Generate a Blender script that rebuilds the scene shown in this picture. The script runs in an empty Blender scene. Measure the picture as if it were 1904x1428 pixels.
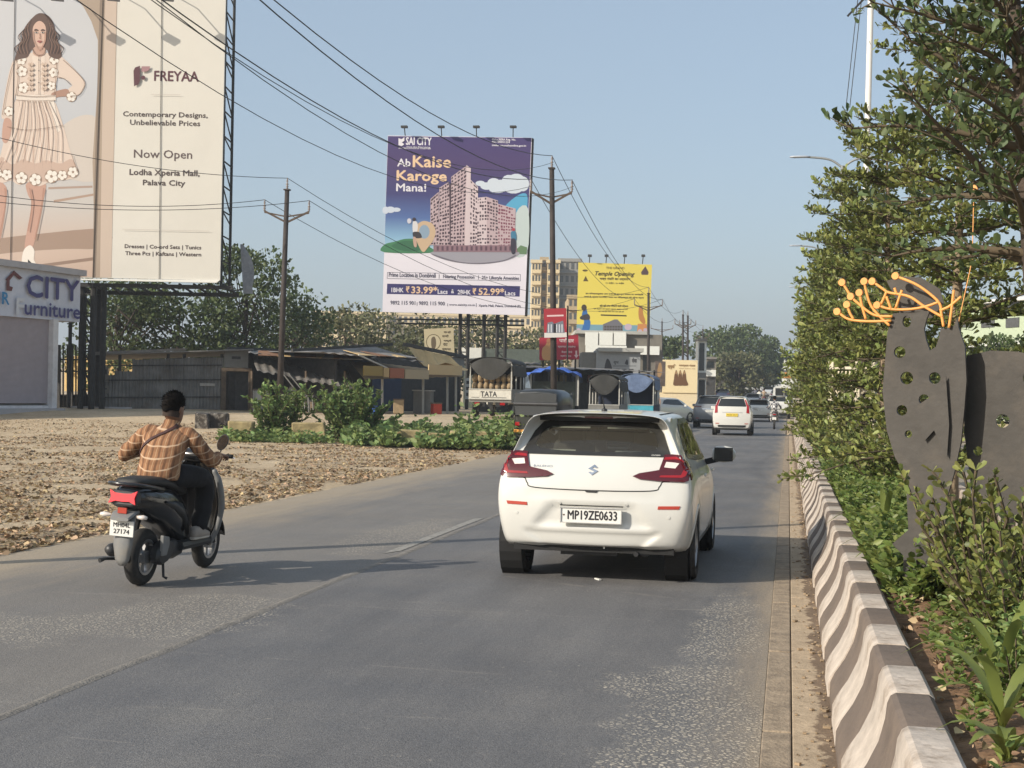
import bpy, bmesh, math, random
import numpy as np
from mathutils import Vector, Matrix, noise as mnoise
from mathutils.bvhtree import BVHTree
from mathutils.geometry import delaunay_2d_cdt
R_ = math.radians
random.seed(7)
rng = np.random.default_rng(7)
SC = bpy.context.scene
COL = SC.collection

# ------------------------------------------------------------------ camera
FPX, CX, CY, EYE = 2620., 952., 714., 1.645
def _cam_axes():
    d = Vector(((1466-CX)/FPX, (CY-739)/FPX, -1)).normalized()      # road direction seen in camera axes
    r = R_(1.1); z = Vector((math.sin(r), math.cos(r), 0)); z.z = -(z.x*d.x+z.y*d.y)/d.z; z.normalize()
    return d.cross(z), d, z
CAM_R = Matrix(_cam_axes())                                           # camera axes -> world axes
cam_d = bpy.data.cameras.new('camera'); cam_d.sensor_fit = 'HORIZONTAL'; cam_d.sensor_width = 36; cam_d.lens = 36*FPX/1904
cam_d.clip_start = .05; cam_d.clip_end = 6000
cam = bpy.data.objects.new('camera', cam_d); COL.objects.link(cam)
cam.matrix_world = Matrix.Translation((0, 0, EYE)) @ CAM_R.to_4x4()
SC.camera = cam
EYEV = Vector((0, 0, EYE))
def ray(px, py): return CAM_R @ Vector(((px-CX)/FPX, (CY-py)/FPX, -1))
def P(px, py, dep): return EYEV + ray(px, py)*dep
def G(px, py, z=0.):
    v = ray(px, py); return EYEV + v*((z-EYE)/v.z)
def onplane(px, py, p0, n):
    v = ray(px, py); return EYEV + v*((p0-EYEV).dot(n)/v.dot(n))

# ------------------------------------------------------------------ sky and sun
SUN_EL = R_(28); SUN_DIR = Vector((-.72, -.69, 0)).normalized()
w = bpy.data.worlds.new('World'); SC.world = w; w.use_nodes = True
nt = w.node_tree; bg = nt.nodes['Background']
sky = nt.nodes.new('ShaderNodeTexSky'); sky.sky_type = 'NISHITA'; sky.sun_disc = False
sky.sun_elevation = SUN_EL; sky.sun_rotation = math.atan2(SUN_DIR.x, SUN_DIR.y)
sky.air_density = 1.0; sky.dust_density = 2.2; sky.ozone_density = 1.0; sky.altitude = 50
hz = nt.nodes.new('ShaderNodeMixRGB'); hz.inputs[0].default_value = .5; hz.inputs[2].default_value = (2.75, 3.4, 4.05, 1)      # even summer haze over the whole dome
nt.links.new(sky.outputs[0], hz.inputs[1]); nt.links.new(hz.outputs[0], bg.inputs[0]); bg.inputs[1].default_value = .125
sd = bpy.data.lights.new('sun', 'SUN'); sd.energy = 4.0; sd.angle = R_(.55); sd.color = (1, .92, .8)
sun = bpy.data.objects.new('sun', sd); COL.objects.link(sun)
sun.rotation_euler = (-(SUN_DIR*math.cos(SUN_EL)+Vector((0, 0, math.sin(SUN_EL))))).to_track_quat('-Z', 'Y').to_euler()
sun.location = (-30, -30, 40)
SC.view_settings.view_transform = 'Standard'; SC.view_settings.look = 'None'
SC.view_settings.exposure = .42; SC.view_settings.gamma = 1
SC.view_settings.use_curve_mapping = False

# ------------------------------------------------------------------ materials
MATS = {}
def mat(name, col=(.5, .5, .5), rough=.6, metal=0., var=.12, scale=6., bump=0., bscale=40., col2=None, island=0., trans=0., alpha=1., spec=.5, coat=0., emit=None, dirt=None, hue=0.):
    if name in MATS: return MATS[name]
    m = bpy.data.materials.new(name); m.use_nodes = True; MATS[name] = m
    nt = m.node_tree; b = nt.nodes['Principled BSDF']; N = nt.nodes.new; L = nt.links.new
    b.inputs['Roughness'].default_value = rough; b.inputs['Metallic'].default_value = metal
    b.inputs['Specular IOR Level'].default_value = spec; b.inputs['Coat Weight'].default_value = coat
    c = tuple(col)+(1,)
    if var or col2 or island or bump or dirt:
        tc = N('ShaderNodeTexCoord')
        nz = N('ShaderNodeTexNoise'); nz.inputs['Scale'].default_value = scale; nz.inputs['Detail'].default_value = 6; nz.inputs['Roughness'].default_value = .65
        L(tc.outputs['Object'], nz.inputs['Vector'])
        rmp = N('ShaderNodeValToRGB'); rmp.color_ramp.elements[0].position = .32; rmp.color_ramp.elements[1].position = .7
        c2 = tuple(col2) if col2 else tuple(x*(1-var) for x in col)
        c1 = tuple(col) if col2 else tuple(min(1, x*(1+var)) for x in col)
        rmp.color_ramp.elements[0].color = c2+(1,); rmp.color_ramp.elements[1].color = c1+(1,)
        L(nz.outputs['Fac'], rmp.inputs[0]); out = rmp.outputs[0]
        if island:
            g = N('ShaderNodeNewGeometry'); hs = N('ShaderNodeHueSaturation')
            mr = N('ShaderNodeMapRange'); mr.inputs[3].default_value = 1-island; mr.inputs[4].default_value = 1+island
            L(g.outputs['Random Per Island'], mr.inputs[0]); L(mr.outputs[0], hs.inputs['Value'])
            if hue:
                wn = N('ShaderNodeMath'); wn.operation = 'MULTIPLY_ADD'; wn.inputs[1].default_value = 7.31; wn.inputs[2].default_value = 0
                fr = N('ShaderNodeMath'); fr.operation = 'FRACT'; L(g.outputs['Random Per Island'], wn.inputs[0]); L(wn.outputs[0], fr.inputs[0])
                mh = N('ShaderNodeMapRange'); mh.inputs[3].default_value = .5-hue; mh.inputs[4].default_value = .5+hue
                L(fr.outputs[0], mh.inputs[0]); L(mh.outputs[0], hs.inputs['Hue'])
            L(out, hs.inputs['Color']); out = hs.outputs[0]
        if dirt:
            dn = N('ShaderNodeTexNoise'); dn.inputs['Scale'].default_value = dirt[1]; dn.inputs['Detail'].default_value = 8; dn.inputs['Roughness'].default_value = .7
            L(tc.outputs['Object'], dn.inputs['Vector'])
            dr = N('ShaderNodeValToRGB'); dr.color_ramp.elements[0].position = .5; dr.color_ramp.elements[1].position = .72; dr.color_ramp.elements[1].color = (dirt[2],)*3+(1,)
            L(dn.outputs['Fac'], dr.inputs[0])
            mx = N('ShaderNodeMixRGB'); mx.inputs[2].default_value = tuple(dirt[0])+(1,); L(dr.outputs[0], mx.inputs[0]); L(out, mx.inputs[1]); out = mx.outputs[0]
        L(out, b.inputs['Base Color'])
        if bump:
            bn = N('ShaderNodeTexNoise'); bn.inputs['Scale'].default_value = bscale; bn.inputs['Detail'].default_value = 5
            L(tc.outputs['Object'], bn.inputs['Vector'])
            bp = N('ShaderNodeBump'); bp.inputs['Strength'].default_value = bump; bp.inputs['Distance'].default_value = .02
            L(bn.outputs['Fac'], bp.inputs['Height']); L(bp.outputs[0], b.inputs['Normal'])
    else:
        b.inputs['Base Color'].default_value = c
    if trans:      # thin leaf / cloth: part of the light passes through
        tr = N('ShaderNodeBsdfTranslucent'); ms = N('ShaderNodeMixShader'); ms.inputs[0].default_value = trans
        src = b.inputs['Base Color'].links
        if src: L(src[0].from_socket, tr.inputs[0])
        else: tr.inputs[0].default_value = c
        L(b.outputs[0], ms.inputs[1]); L(tr.outputs[0], ms.inputs[2]); L(ms.outputs[0], nt.nodes['Material Output'].inputs[0])
    if alpha < 1: b.inputs['Alpha'].default_value = alpha
    if emit: b.inputs['Emission Color'].default_value = tuple(emit[:3])+(1,); b.inputs['Emission Strength'].default_value = emit[3]
    return m

def srgb(r, g, b):
    return tuple(((x/255+.055)/1.055)**2.4 if x > 10 else x/255/12.92 for x in (r, g, b))

# ------------------------------------------------------------------ mesh building
class MB:
    def __init__(s): s.v = []; s.f = []; s.mi = []
    def add(s, vs, fs, mi=0):
        o = len(s.v); s.v += [Vector(v) for v in vs]; s.f += [[i+o for i in f] for f in fs]; s.mi += [mi]*len(fs); return s
    def box(s, c, size, rot=None, mi=0, taper=1.):
        x, y, z = [q/2 for q in size]; c = Vector(c)
        vs = [Vector((a*x*(taper if d > 0 else 1), b*y*(taper if d > 0 else 1), d*z)) for d in (-1, 1) for a, b in ((-1, -1), (1, -1), (1, 1), (-1, 1))]
        if rot is not None: vs = [rot @ v for v in vs]
        return s.add([c+v for v in vs], [(3, 2, 1, 0), (4, 5, 6, 7), (0, 1, 5, 4), (1, 2, 6, 5), (2, 3, 7, 6), (3, 0, 4, 7)], mi)
    def b2(s, lo, hi, mi=0):
        lo, hi = Vector(lo), Vector(hi); return s.box((lo+hi)/2, [abs(q) for q in (hi-lo)], mi=mi)
    def beam(s, a, b, w, h=None, mi=0, up=(0, 0, 1)):
        a, b = Vector(a), Vector(b); d = (b-a); l = d.length
        if l < 1e-6: return s
        d /= l; u = Vector(up)
        if abs(d.dot(u)) > .98: u = Vector((1, 0, 0))
        x = d.cross(u).normalized(); z = x.cross(d)
        return s.box((a+b)/2, (w, l, h or w), Matrix((x, d, z)).transposed(), mi)
    def tube(s, pts, r, n=8, cap=True, mi=0, closed=False):
        pts = [Vector(p) for p in pts]; k = len(pts)
        rs = [r]*k if isinstance(r, (int, float)) else list(r)
        vs = []; fs = []; prev = None
        for i, p in enumerate(pts):
            if closed: t = pts[(i+1) % k]-pts[i-1]
            else: t = (pts[min(i+1, k-1)]-pts[max(i-1, 0)])
            t = t.normalized() if t.length > 1e-9 else Vector((0, 0, 1))
            if prev is None:
                u = Vector((0, 0, 1)) if abs(t.z) < .9 else Vector((1, 0, 0))
                x = t.cross(u).normalized()
            else:
                x = (prev-t*prev.dot(t)); x = x.normalized() if x.length > 1e-6 else t.orthogonal().normalized()
            prev = x; y = t.cross(x)
            for j in range(n):
                a = 2*math.pi*j/n; vs.append(p+(x*math.cos(a)+y*math.sin(a))*rs[i])
        for i in range(k if closed else k-1):
            for j in range(n):
                i2 = (i+1) % k; fs.append((i*n+j, i*n+(j+1) % n, i2*n+(j+1) % n, i2*n+j))
        if cap and not closed: fs.append(tuple(reversed(range(n)))); fs.append(tuple((k-1)*n+j for j in range(n)))
        return s.add(vs, fs, mi)
    def prism(s, poly, fr, t0, t1, mi=0):      # poly: 2-D outline, fr: 4x4 (x,y = outline plane, z = thickness)
        n = len(poly)
        vs = [fr @ Vector((p[0], p[1], t)) for t in (t0, t1) for p in poly]
        fs = [tuple(reversed(range(n))), tuple(range(n, 2*n))]+[(i, (i+1) % n, n+(i+1) % n, n+i) for i in range(n)]
        return s.add(vs, fs, mi)
    def lathe(s, prof, fr=None, n=20, mi=0, closed=False):   # prof: (r, h) pairs round the local z axis
        fr = fr or Matrix(); k = len(prof)
        vs = [fr @ Vector((r*math.cos(2*math.pi*j/n), r*math.sin(2*math.pi*j/n), h)) for r, h in prof for j in range(n)]
        fs = [(i*n+j, i*n+(j+1) % n, ((i+1) % k)*n+(j+1) % n, ((i+1) % k)*n+j) for i in range(k if closed else k-1) for j in range(n)]
        return s.add(vs, fs, mi)
    def loft(s, rings, cap=True, mi=0, closed=True):
        n = len(rings[0]); vs = [v for r in rings for v in r]; fs = []
        for i in range(len(rings)-1):
            for j in range(n if closed else n-1): fs.append((i*n+j, i*n+(j+1) % n, (i+1)*n+(j+1) % n, (i+1)*n+j))
        if cap and closed: fs += [tuple(reversed(range(n))), tuple((len(rings)-1)*n+j for j in range(n))]
        return s.add(vs, fs, mi)
    def ball(s, c, r, n=12, m=8, mi=0):
        c = Vector(c); r = Vector((r, r, r)) if isinstance(r, (int, float)) else Vector(r)
        rings = [[c+Vector((r.x*math.sin(t)*math.cos(a), r.y*math.sin(t)*math.sin(a), r.z*math.cos(t))) for a in [2*math.pi*j/n for j in range(n)]] for t in [math.pi*(i+.02)/(m+.04) for i in range(m+1)]]
        return s.loft(list(reversed(rings)), mi=mi)
    def xf(s, M): s.v = [M @ v for v in s.v]; return s
    def mesh(s, name):
        me = bpy.data.meshes.new(name); me.from_pydata([tuple(v) for v in s.v], [], s.f); return me
    def build(s, name, mats, parent=None, smooth=False, bevel=0., sub=0, solid=0.):
        me = s.mesh(name)
        if not isinstance(mats, (list, tuple)): mats = [mats]
        for m in mats: me.materials.append(m)
        if len(mats) > 1: me.polygons.foreach_set('material_index', s.mi)
        if smooth is True: me.polygons.foreach_set('use_smooth', [True]*len(me.polygons))
        elif smooth:
            me.polygons.foreach_set('use_smooth', [True]*len(me.polygons)); me.set_sharp_from_angle(angle=R_(smooth))
        me.update()
        o = link(name, me, parent)
        if solid: md = o.modifiers.new('thickness', 'SOLIDIFY'); md.thickness = solid; md.offset = 0
        if bevel: md = o.modifiers.new('bevel', 'BEVEL'); md.width = bevel; md.segments = 2; md.limit_method = 'ANGLE'
        if sub: md = o.modifiers.new('sub', 'SUBSURF'); md.levels = sub; md.render_levels = sub
        return o

def wmat(o):
    return (wmat(o.parent) @ o.matrix_parent_inverse @ o.matrix_basis) if o.parent else o.matrix_basis.copy()
def link(name, data, parent=None, inv=True):
    o = bpy.data.objects.new(name, data); COL.objects.link(o)
    if parent is not None:
        o.parent = parent
        if inv: o.matrix_parent_inverse = wmat(parent).inverted()
    return o
def tag(o, label=None, cat=None, group=None, kind=None):
    for k, v in (('label', label), ('category', cat), ('group', group), ('kind', kind)):
        if v: o[k] = v
    return o
def thing(name, label, cat, loc=(0, 0, 0), rz=0., group=None):
    o = bpy.data.objects.new(name, None); COL.objects.link(o); o.location = loc; o.rotation_euler = (0, 0, rz)
    o.empty_display_size = .2
    return tag(o, label, cat, group)
def copy_tree(o, parent=None):
    c = o.copy(); COL.objects.link(c)
    if parent is not None: c.parent = parent; c.matrix_parent_inverse = o.matrix_parent_inverse.copy()
    for ch in [q for q in o.children]: copy_tree(ch, c)
    return c
def frame(o, x, y, z=None):
    x = Vector(x).normalized(); y = Vector(y); y = (y-x*x.dot(y)).normalized(); z = x.cross(y)
    m = Matrix((x, y, z)).transposed().to_4x4(); m.translation = Vector(o); return m
def curve(pts, n=8, closed=False):      # Catmull-Rom through the points
    pts = [Vector(p) for p in pts]; k = len(pts); out = []
    for i in range(k if closed else k-1):
        p0, p1, p2, p3 = (pts[(i-1) % k] if closed or i else pts[0]*2-pts[1]), pts[i], pts[(i+1) % k], (pts[(i+2) % k] if closed or i+2 < k else pts[-1]*2-pts[-2])
        for j in range(n):
            t = j/n; out.append(.5*((2*p1)+(p2-p0)*t+(2*p0-5*p1+4*p2-p3)*t*t+(3*p1-p0-3*p2+p3)*t**3))
    if not closed: out.append(pts[-1])
    return out
def text(s, fr, size, m, parent=None, name='lettering', bold=0., align='LEFT', width=None, height=None, depth=0., shear=0.):
    cu = bpy.data.curves.new('t', 'FONT'); cu.body = s; cu.size = 1; cu.offset = 0; cu.align_x = 'LEFT'; cu.resolution_u = 2; cu.shear = shear
    o = bpy.data.objects.new('t', cu); me = bpy.data.meshes.new_from_object(o)
    n = len(me.vertices); co = np.empty(n*3); me.vertices.foreach_get('co', co); co = co.reshape(-1, 3)
    fs = [tuple(p.vertices) for p in me.polygons]
    bpy.data.objects.remove(o); bpy.data.curves.remove(cu); bpy.data.meshes.remove(me)
    if n == 0: return None
    lo, hi = co.min(0), co.max(0); wd = hi[0]-lo[0]; ht = hi[1]-lo[1]
    sx = sy = size
    if width: sx = width/wd
    if height: sy = height/ht
    if width and not height and not size: sy = sx
    co[:, 0] = (co[:, 0]-lo[0])*sx; co[:, 1] *= sy
    if align == 'CENTER': co[:, 0] -= wd*sx/2
    mb = MB(); bold = min(bold, .035*(height or size or .1)); offs = [(0, 0), (bold, 0), (-bold, 0), (0, bold), (0, -bold)] if bold else [(0, 0)]
    for k, (a, b) in enumerate(offs):
        mb.add([fr @ Vector((c[0]+a, c[1]+b, depth+k*.0006)) for c in co], fs)
    if parent is None: return mb
    return mb.build(name, m, parent)
def fast_mesh(name, V, F, mats, parent=None, mi=None, smooth=False):   # V (n,3), F (m,k) arrays
    V = np.ascontiguousarray(V, dtype=np.float32); F = np.ascontiguousarray(F, dtype=np.int32); k = F.shape[1]
    me = bpy.data.meshes.new(name); me.vertices.add(len(V)); me.vertices.foreach_set('co', V.ravel())
    me.loops.add(F.size); me.loops.foreach_set('vertex_index', F.ravel()); me.polygons.add(len(F))
    me.polygons.foreach_set('loop_start', np.arange(0, F.size, k, dtype=np.int32))
    if mi is not None: me.polygons.foreach_set('material_index', np.asarray(mi, dtype=np.int32))
    if smooth: me.polygons.foreach_set('use_smooth', np.ones(len(F), dtype=bool))
    for m in (mats if isinstance(mats, (list, tuple)) else [mats]): me.materials.append(m)
    me.update(calc_edges=True); me.validate()
    return link(name, me, parent)
def sstep(t): t = max(0., min(1., t)); return t*t*(3-2*t)
# ------------------------------------------------------------------ terrain, roads, kerbs
def zr(Y):                      # long profile of the carriageway: level, then climbing away
    if Y < 80: return 0.
    if Y < 140: return .011/60*(Y-80)**2
    return .66+.022*(Y-140)
def zg(X, Y):                   # natural ground either side
    z = zr(Y)
    if X < -7.3: z += (.05+.57*sstep((Y-37)/15))*sstep((-7.5-X)/5)
    if X > 9.5: z += .25*sstep((X-9.5)/3)
    return z
def node_ground(name):
    m = bpy.data.materials.new(name); m.use_nodes = True; MATS[name] = m; return m, m.node_tree, m.node_tree.nodes.new, m.node_tree.links.new
def ramp(N, L, src, stops):
    r = N('ShaderNodeValToRGB'); e = r.color_ramp.elements
    e[0].position, e[0].color = stops[0][0], tuple(stops[0][1])+(1,)
    e[1].position, e[1].color = stops[-1][0], tuple(stops[-1][1])+(1,)
    for p, c in stops[1:-1]: q = e.new(p); q.color = tuple(c)+(1,)
    L(src, r.inputs[0]); return r.outputs[0]
def noi(N, L, vec, sc, det=6, ro=.6, dist=0.):
    n = N('ShaderNodeTexNoise'); n.inputs['Scale'].default_value = sc; n.inputs['Detail'].default_value = det; n.inputs['Roughness'].default_value = ro; n.inputs['Distortion'].default_value = dist
    L(vec, n.inputs['Vector']); return n.outputs['Fac']
def mixc(N, L, f, a, b, mode='MIX'):
    x = N('ShaderNodeMixRGB'); x.blend_type = mode
    for i, q in ((0, f), (1, a), (2, b)):
        if isinstance(q, (int, float)): x.inputs[i].default_value = q
        elif isinstance(q, tuple): x.inputs[i].default_value = q+(1,)
        else: L(q, x.inputs[i])
    return x.outputs[0]
def math_(N, L, op, a, b=0., c=0., clamp=False):
    x = N('ShaderNodeMath'); x.operation = op; x.use_clamp = clamp
    for i, q in enumerate((a, b, c)):
        if isinstance(q, (int, float)): x.inputs[i].default_value = q
        else: L(q, x.inputs[i])
    return x.outputs[0]
def mapr(N, L, v, a, b, c=0., d=1.):
    x = N('ShaderNodeMapRange'); x.interpolation_type = 'SMOOTHSTEP'; L(v, x.inputs[0])
    for i, q in enumerate((a, b, c, d)): x.inputs[i+1].default_value = q
    return x.outputs[0]
# dry earth
m, t_, N, L = node_ground('earth'); b = t_.nodes['Principled BSDF']; tc = N('ShaderNodeTexCoord').outputs['Object']
c = ramp(N, L, noi(N, L, tc, .35, 7, .7), [(.3, (.42, .31, .185)), (.5, (.56, .43, .275)), (.7, (.66, .53, .35))])
c = mixc(N, L, .55, c, ramp(N, L, noi(N, L, tc, 9, 5, .7), [(.35, (.4, .38, .35)), (.65, (1, 1, 1))]), 'MULTIPLY')
c = mixc(N, L, ramp(N, L, noi(N, L, tc, 38, 3, .6), [(.58, (0, 0, 0)), (.66, (1, 1, 1))]), c, (.62, .51, .36))
L(c, b.inputs[0]); b.inputs['Roughness'].default_value = .95
bp = N('ShaderNodeBump'); bp.inputs['Strength'].default_value = .8; bp.inputs['Distance'].default_value = .06; L(noi(N, L, tc, 6, 8, .75), bp.inputs['Height']); L(bp.outputs[0], b.inputs['Normal'])
# asphalt
m, t_, N, L = node_ground('asphalt'); b = t_.nodes['Principled BSDF']; tc = N('ShaderNodeTexCoord').outputs['Object']
sx = N('ShaderNodeSeparateXYZ'); L(tc, sx.inputs[0]); X_, Y_ = sx.outputs[0], sx.outputs[1]
mp = N('ShaderNodeMapping'); mp.inputs['Scale'].default_value = (1, .12, 1); L(tc, mp.inputs[0])
c = ramp(N, L, noi(N, L, tc, .55, 6, .65), [(.3, (.125, .123, .125)), (.55, (.165, .161, .16)), (.75, (.205, .197, .187))])
c = mixc(N, L, .5, c, ramp(N, L, noi(N, L, mp.outputs[0], 3.2, 5, .6), [(.3, (.62, .62, .64)), (.7, (1.1, 1.08, 1.05))]), 'MULTIPLY')
fine = noi(N, L, tc, 130, 2, .5)
c = mixc(N, L, .55, c, ramp(N, L, fine, [(.3, (.4, .4, .4)), (.7, (1.4, 1.4, 1.37))]), 'MULTIPLY')
# worn, stripped patches where the pale stone shows
vo = N('ShaderNodeTexVoronoi'); vo.feature = 'DISTANCE_TO_EDGE'; vo.inputs['Scale'].default_value = 34; L(tc, vo.inputs['Vector'])
stone = math_(N, L, 'MULTIPLY', ramp(N, L, vo.outputs['Distance'], [(.1, (0, 0, 0)), (.26, (1, 1, 1))]), ramp(N, L, noi(N, L, tc, 26, 2), [(.42, (0, 0, 0)), (.5, (1, 1, 1))]))
def around(cx_, cy_, rx, ry):
    a = math_(N, L, 'DIVIDE', math_(N, L, 'SUBTRACT', X_, cx_), rx); bq = math_(N, L, 'DIVIDE', math_(N, L, 'SUBTRACT', Y_, cy_), ry)
    q = math_(N, L, 'ADD', math_(N, L, 'MULTIPLY', a, a), math_(N, L, 'MULTIPLY', bq, bq)); return math_(N, L, 'SUBTRACT', 1., q)
worn = math_(N, L, 'MAXIMUM', around(-.36, 6.5, .55, 2.2), around(-.55, 8.0, .55, .62))
worn = math_(N, L, 'MAXIMUM', worn, around(-4.2, 9.5, .75, 1.35)); worn = math_(N, L, 'MAXIMUM', worn, around(-5.2, 8.6, 1.0, .8))
worn = math_(N, L, 'MAXIMUM', worn, around(-4.3, 15.5, .5, 2.5)); worn = math_(N, L, 'MAXIMUM', worn, around(-.4, 10, .3, 2.2))
wm = math_(N, L, 'ADD', worn, math_(N, L, 'MULTIPLY', math_(N, L, 'SUBTRACT', noi(N, L, tc, 2.2, 6, .7), .5), 2.6))
wm = mapr(N, L, wm, .05, .7)
c = mixc(N, L, math_(N, L, 'MULTIPLY', wm, math_(N, L, 'MULTIPLY', stone, 1.)), c, (.46, .41, .33))
# loose pale chips
chip = ramp(N, L, noi(N, L, tc, 21, 3, .55, .8), [(.69, (0, 0, 0)), (.72, (1, 1, 1))])
c = mixc(N, L, math_(N, L, 'MULTIPLY', chip, .6), c, (.3, .27, .23))
# dust blown in from both edges
dn = math_(N, L, 'MULTIPLY', math_(N, L, 'SUBTRACT', noi(N, L, mp.outputs[0], 2.6, 7, .7), .5), 2.4)
dl = mapr(N, L, math_(N, L, 'ADD', X_, dn), -5.6, -7.2); dr_ = mapr(N, L, math_(N, L, 'ADD', X_, math_(N, L, 'MULTIPLY', dn, .3)), -.5, .1, 0., .75)
dust = math_(N, L, 'MAXIMUM', dl, dr_)
c = mixc(N, L, math_(N, L, 'MULTIPLY', dust, .85), c, (.41, .32, .21))
# the outer lane is an older, browner layer
old = mapr(N, L, X_, -3.74, -3.78); c = mixc(N, L, math_(N, L, 'MULTIPLY', old, .38), c, (.25, .22, .18))
# cracks across the lane
mp2 = N('ShaderNodeMapping'); mp2.inputs['Scale'].default_value = (.06, .42, 1); mp2.inputs['Location'].default_value = (.3, .13, 0); L(tc, mp2.inputs[0])
v2 = N('ShaderNodeTexVoronoi'); v2.feature = 'DISTANCE_TO_EDGE'; v2.inputs['Scale'].default_value = 1.1; L(mp2.outputs[0], v2.inputs['Vector'])
ck = math_(N, L, 'MULTIPLY', ramp(N, L, v2.outputs['Distance'], [(.0, (1, 1, 1)), (.006, (0, 0, 0))]), ramp(N, L, noi(N, L, tc, 1.7, 4), [(.5, (0, 0, 0)), (.6, (1, 1, 1))]))
c = mixc(N, L, math_(N, L, 'MULTIPLY', ck, .3), c, (.32, .29, .25))
c = mixc(N, L, .5, c, ramp(N, L, noi(N, L, tc, 48, 3, .6), [(.3, (.62, .62, .63)), (.5, (1, 1, 1)), (.72, (1.45, 1.43, 1.4))]), 'MULTIPLY')
L(c, b.inputs[0]); b.inputs['Specular IOR Level'].default_value = .35
L(mapr(N, L, noi(N, L, tc, 1.1, 4), .3, .7, .62, .85), b.inputs['Roughness'])
bp = N('ShaderNodeBump'); bp.inputs['Strength'].default_value = .45; bp.inputs['Distance'].default_value = .012
L(math_(N, L, 'ADD', fine, math_(N, L, 'MULTIPLY', wm, math_(N, L, 'MULTIPLY', stone, .8))), bp.inputs['Height']); L(bp.outputs[0], b.inputs['Normal'])
# concrete, soil
m, t_, N, L = node_ground('concrete_gutter'); b = t_.nodes['Principled BSDF']; tc = N('ShaderNodeTexCoord').outputs['Object']; sx = N('ShaderNodeSeparateXYZ'); L(tc, sx.inputs[0])
c = ramp(N, L, noi(N, L, tc, 6, 7, .7), [(.3, (.33, .25, .165)), (.7, (.5, .39, .265))])
edge = math_(N, L, 'ADD', math_(N, L, 'MULTIPLY', math_(N, L, 'SUBTRACT', sx.outputs[0], .165), 9.), math_(N, L, 'MULTIPLY', math_(N, L, 'SUBTRACT', noi(N, L, tc, 3.5, 8, .72), .5), 3.4))
c = mixc(N, L, math_(N, L, 'MULTIPLY', mapr(N, L, edge, -.05, .25), .9), c, (.15, .1, .062))
c = mixc(N, L, math_(N, L, 'MULTIPLY', ramp(N, L, noi(N, L, tc, 14, 4, .6), [(.62, (0, 0, 0)), (.68, (1, 1, 1))]), .7), c, (.16, .115, .075))
L(c, b.inputs[0]); b.inputs['Roughness'].default_value = .95; bp = N('ShaderNodeBump'); bp.inputs['Strength'].default_value = .5; bp.inputs['Distance'].default_value = .02; L(noi(N, L, tc, 30, 6, .7), bp.inputs['Height']); L(bp.outputs[0], b.inputs['Normal'])
mat('kerb_stone', (.3, .235, .165), .9, var=.25, scale=9, bump=.5, bscale=50, dirt=((.13, .105, .08), 5, .8))
mat('white_paint', (.5, .43, .36), .8, var=.22, scale=7, bump=.25, bscale=30, dirt=((.2, .145, .1), 4.5, 1.))
mat('grey_paint', (.15, .115, .09), .85, var=.18, scale=5, bump=.25, bscale=30, dirt=((.24, .18, .13), 9, .35))
mat('soil', (.22, .125, .065), .95, var=.5, scale=7, bump=1., bscale=25, dirt=((.26, .17, .1), 7, .7))

def sheet(name, xs, ys, zf, m, kind='structure'):
    V = [(x, y, zf(x, y)) for y in ys for x in xs]; n = len(xs)
    F = [(j*n+i, j*n+i+1, (j+1)*n+i+1, (j+1)*n+i) for j in range(len(ys)-1) for i in range(n-1)]
    o = fast_mesh(name, V, F, m, smooth=True); tag(o, kind=kind); return o
YS = sorted(set([-60, -30, -12]+list(np.arange(0, 60, 1.5))+list(np.arange(60, 170, 5))+list(np.arange(170, 420, 25))+[420, 600, 1000, 2500]))
XS = sorted(set([-2500, -900, -300, -120, -70]+list(np.arange(-50, -7.2, 1.2))+[-7.3, -7.0, -4, -1, 2, 5, 9.4, 10.5, 11.5, 13, 18, 30, 60, 150, 500, 2000]))
def zf_ground(x, y):
    z = zg(x, y)-.012
    if x < -7.8 and 5 < y < 70: z += .07*mnoise.noise(Vector((x*.7, y*.7, 0)))+.05*mnoise.noise(Vector((x*1.7, y*1.7, 3)))
    if -7.2 < x < 9.4: z -= .03
    return z
tag(sheet('ground', XS, YS, zf_ground, MATS['earth']), 'dry tan earth beside the road')
RY = [y for y in YS if y < 500]
tag(sheet('road', [-7.45, -7.0, -5.5, -3.76, -2, -.10], RY, lambda x, y: zr(y)+.002 if x > -7.2 else zr(y)-.015, MATS['asphalt']), 'worn grey two lane asphalt road')
tag(sheet('opposite_road', [2.75, 4.5, 6.3, 9.4], RY, lambda x, y: zr(y)+.002, MATS['asphalt']), 'asphalt lanes beyond the planted divider')
# sealed joint between the lanes: a low uneven ridge of bitumen
mb = MB(); ys = np.arange(0, 60, .35); rows = []
for y in ys:
    wv = .02*mnoise.noise(Vector((0, y*.9, 5))); w_ = .045+.02*mnoise.noise(Vector((3, y*1.3, 1)))
    rows.append([Vector((-3.76+wv+q*w_, y, zr(y)+.003+h)) for q, h in ((-1.1, 0), (-.6, .006), (0, .007), (.4, .003), (.7, .0))])
mb.loft(rows, closed=False)
mat('joint_seal', (.19, .172, .148), .8, var=.3, scale=8, bump=.6, bscale=60)
tag(mb.build('road_joint', MATS['joint_seal'], smooth=True), 'raised dusty seam between the two lanes', kind='structure')
mb = MB()
for y0, y1 in ((13.6, 17.9), (24, 27), (33, 36), (42, 45)):
    mb.add([(-3.96, y0, .0065), (-3.85, y0+.3, .0065), (-3.845, y1, .0065), (-3.95, y1-.2, .0065)], [(0, 1, 2, 3)])
mat('worn_marking', (.27, .255, .225), .85, var=.3, scale=16, dirt=((.14, .13, .12), 9, 1.))
tag(mb.build('lane_marking', MATS['worn_marking']), 'worn white lane dashes along the seam', kind='structure')
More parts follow.
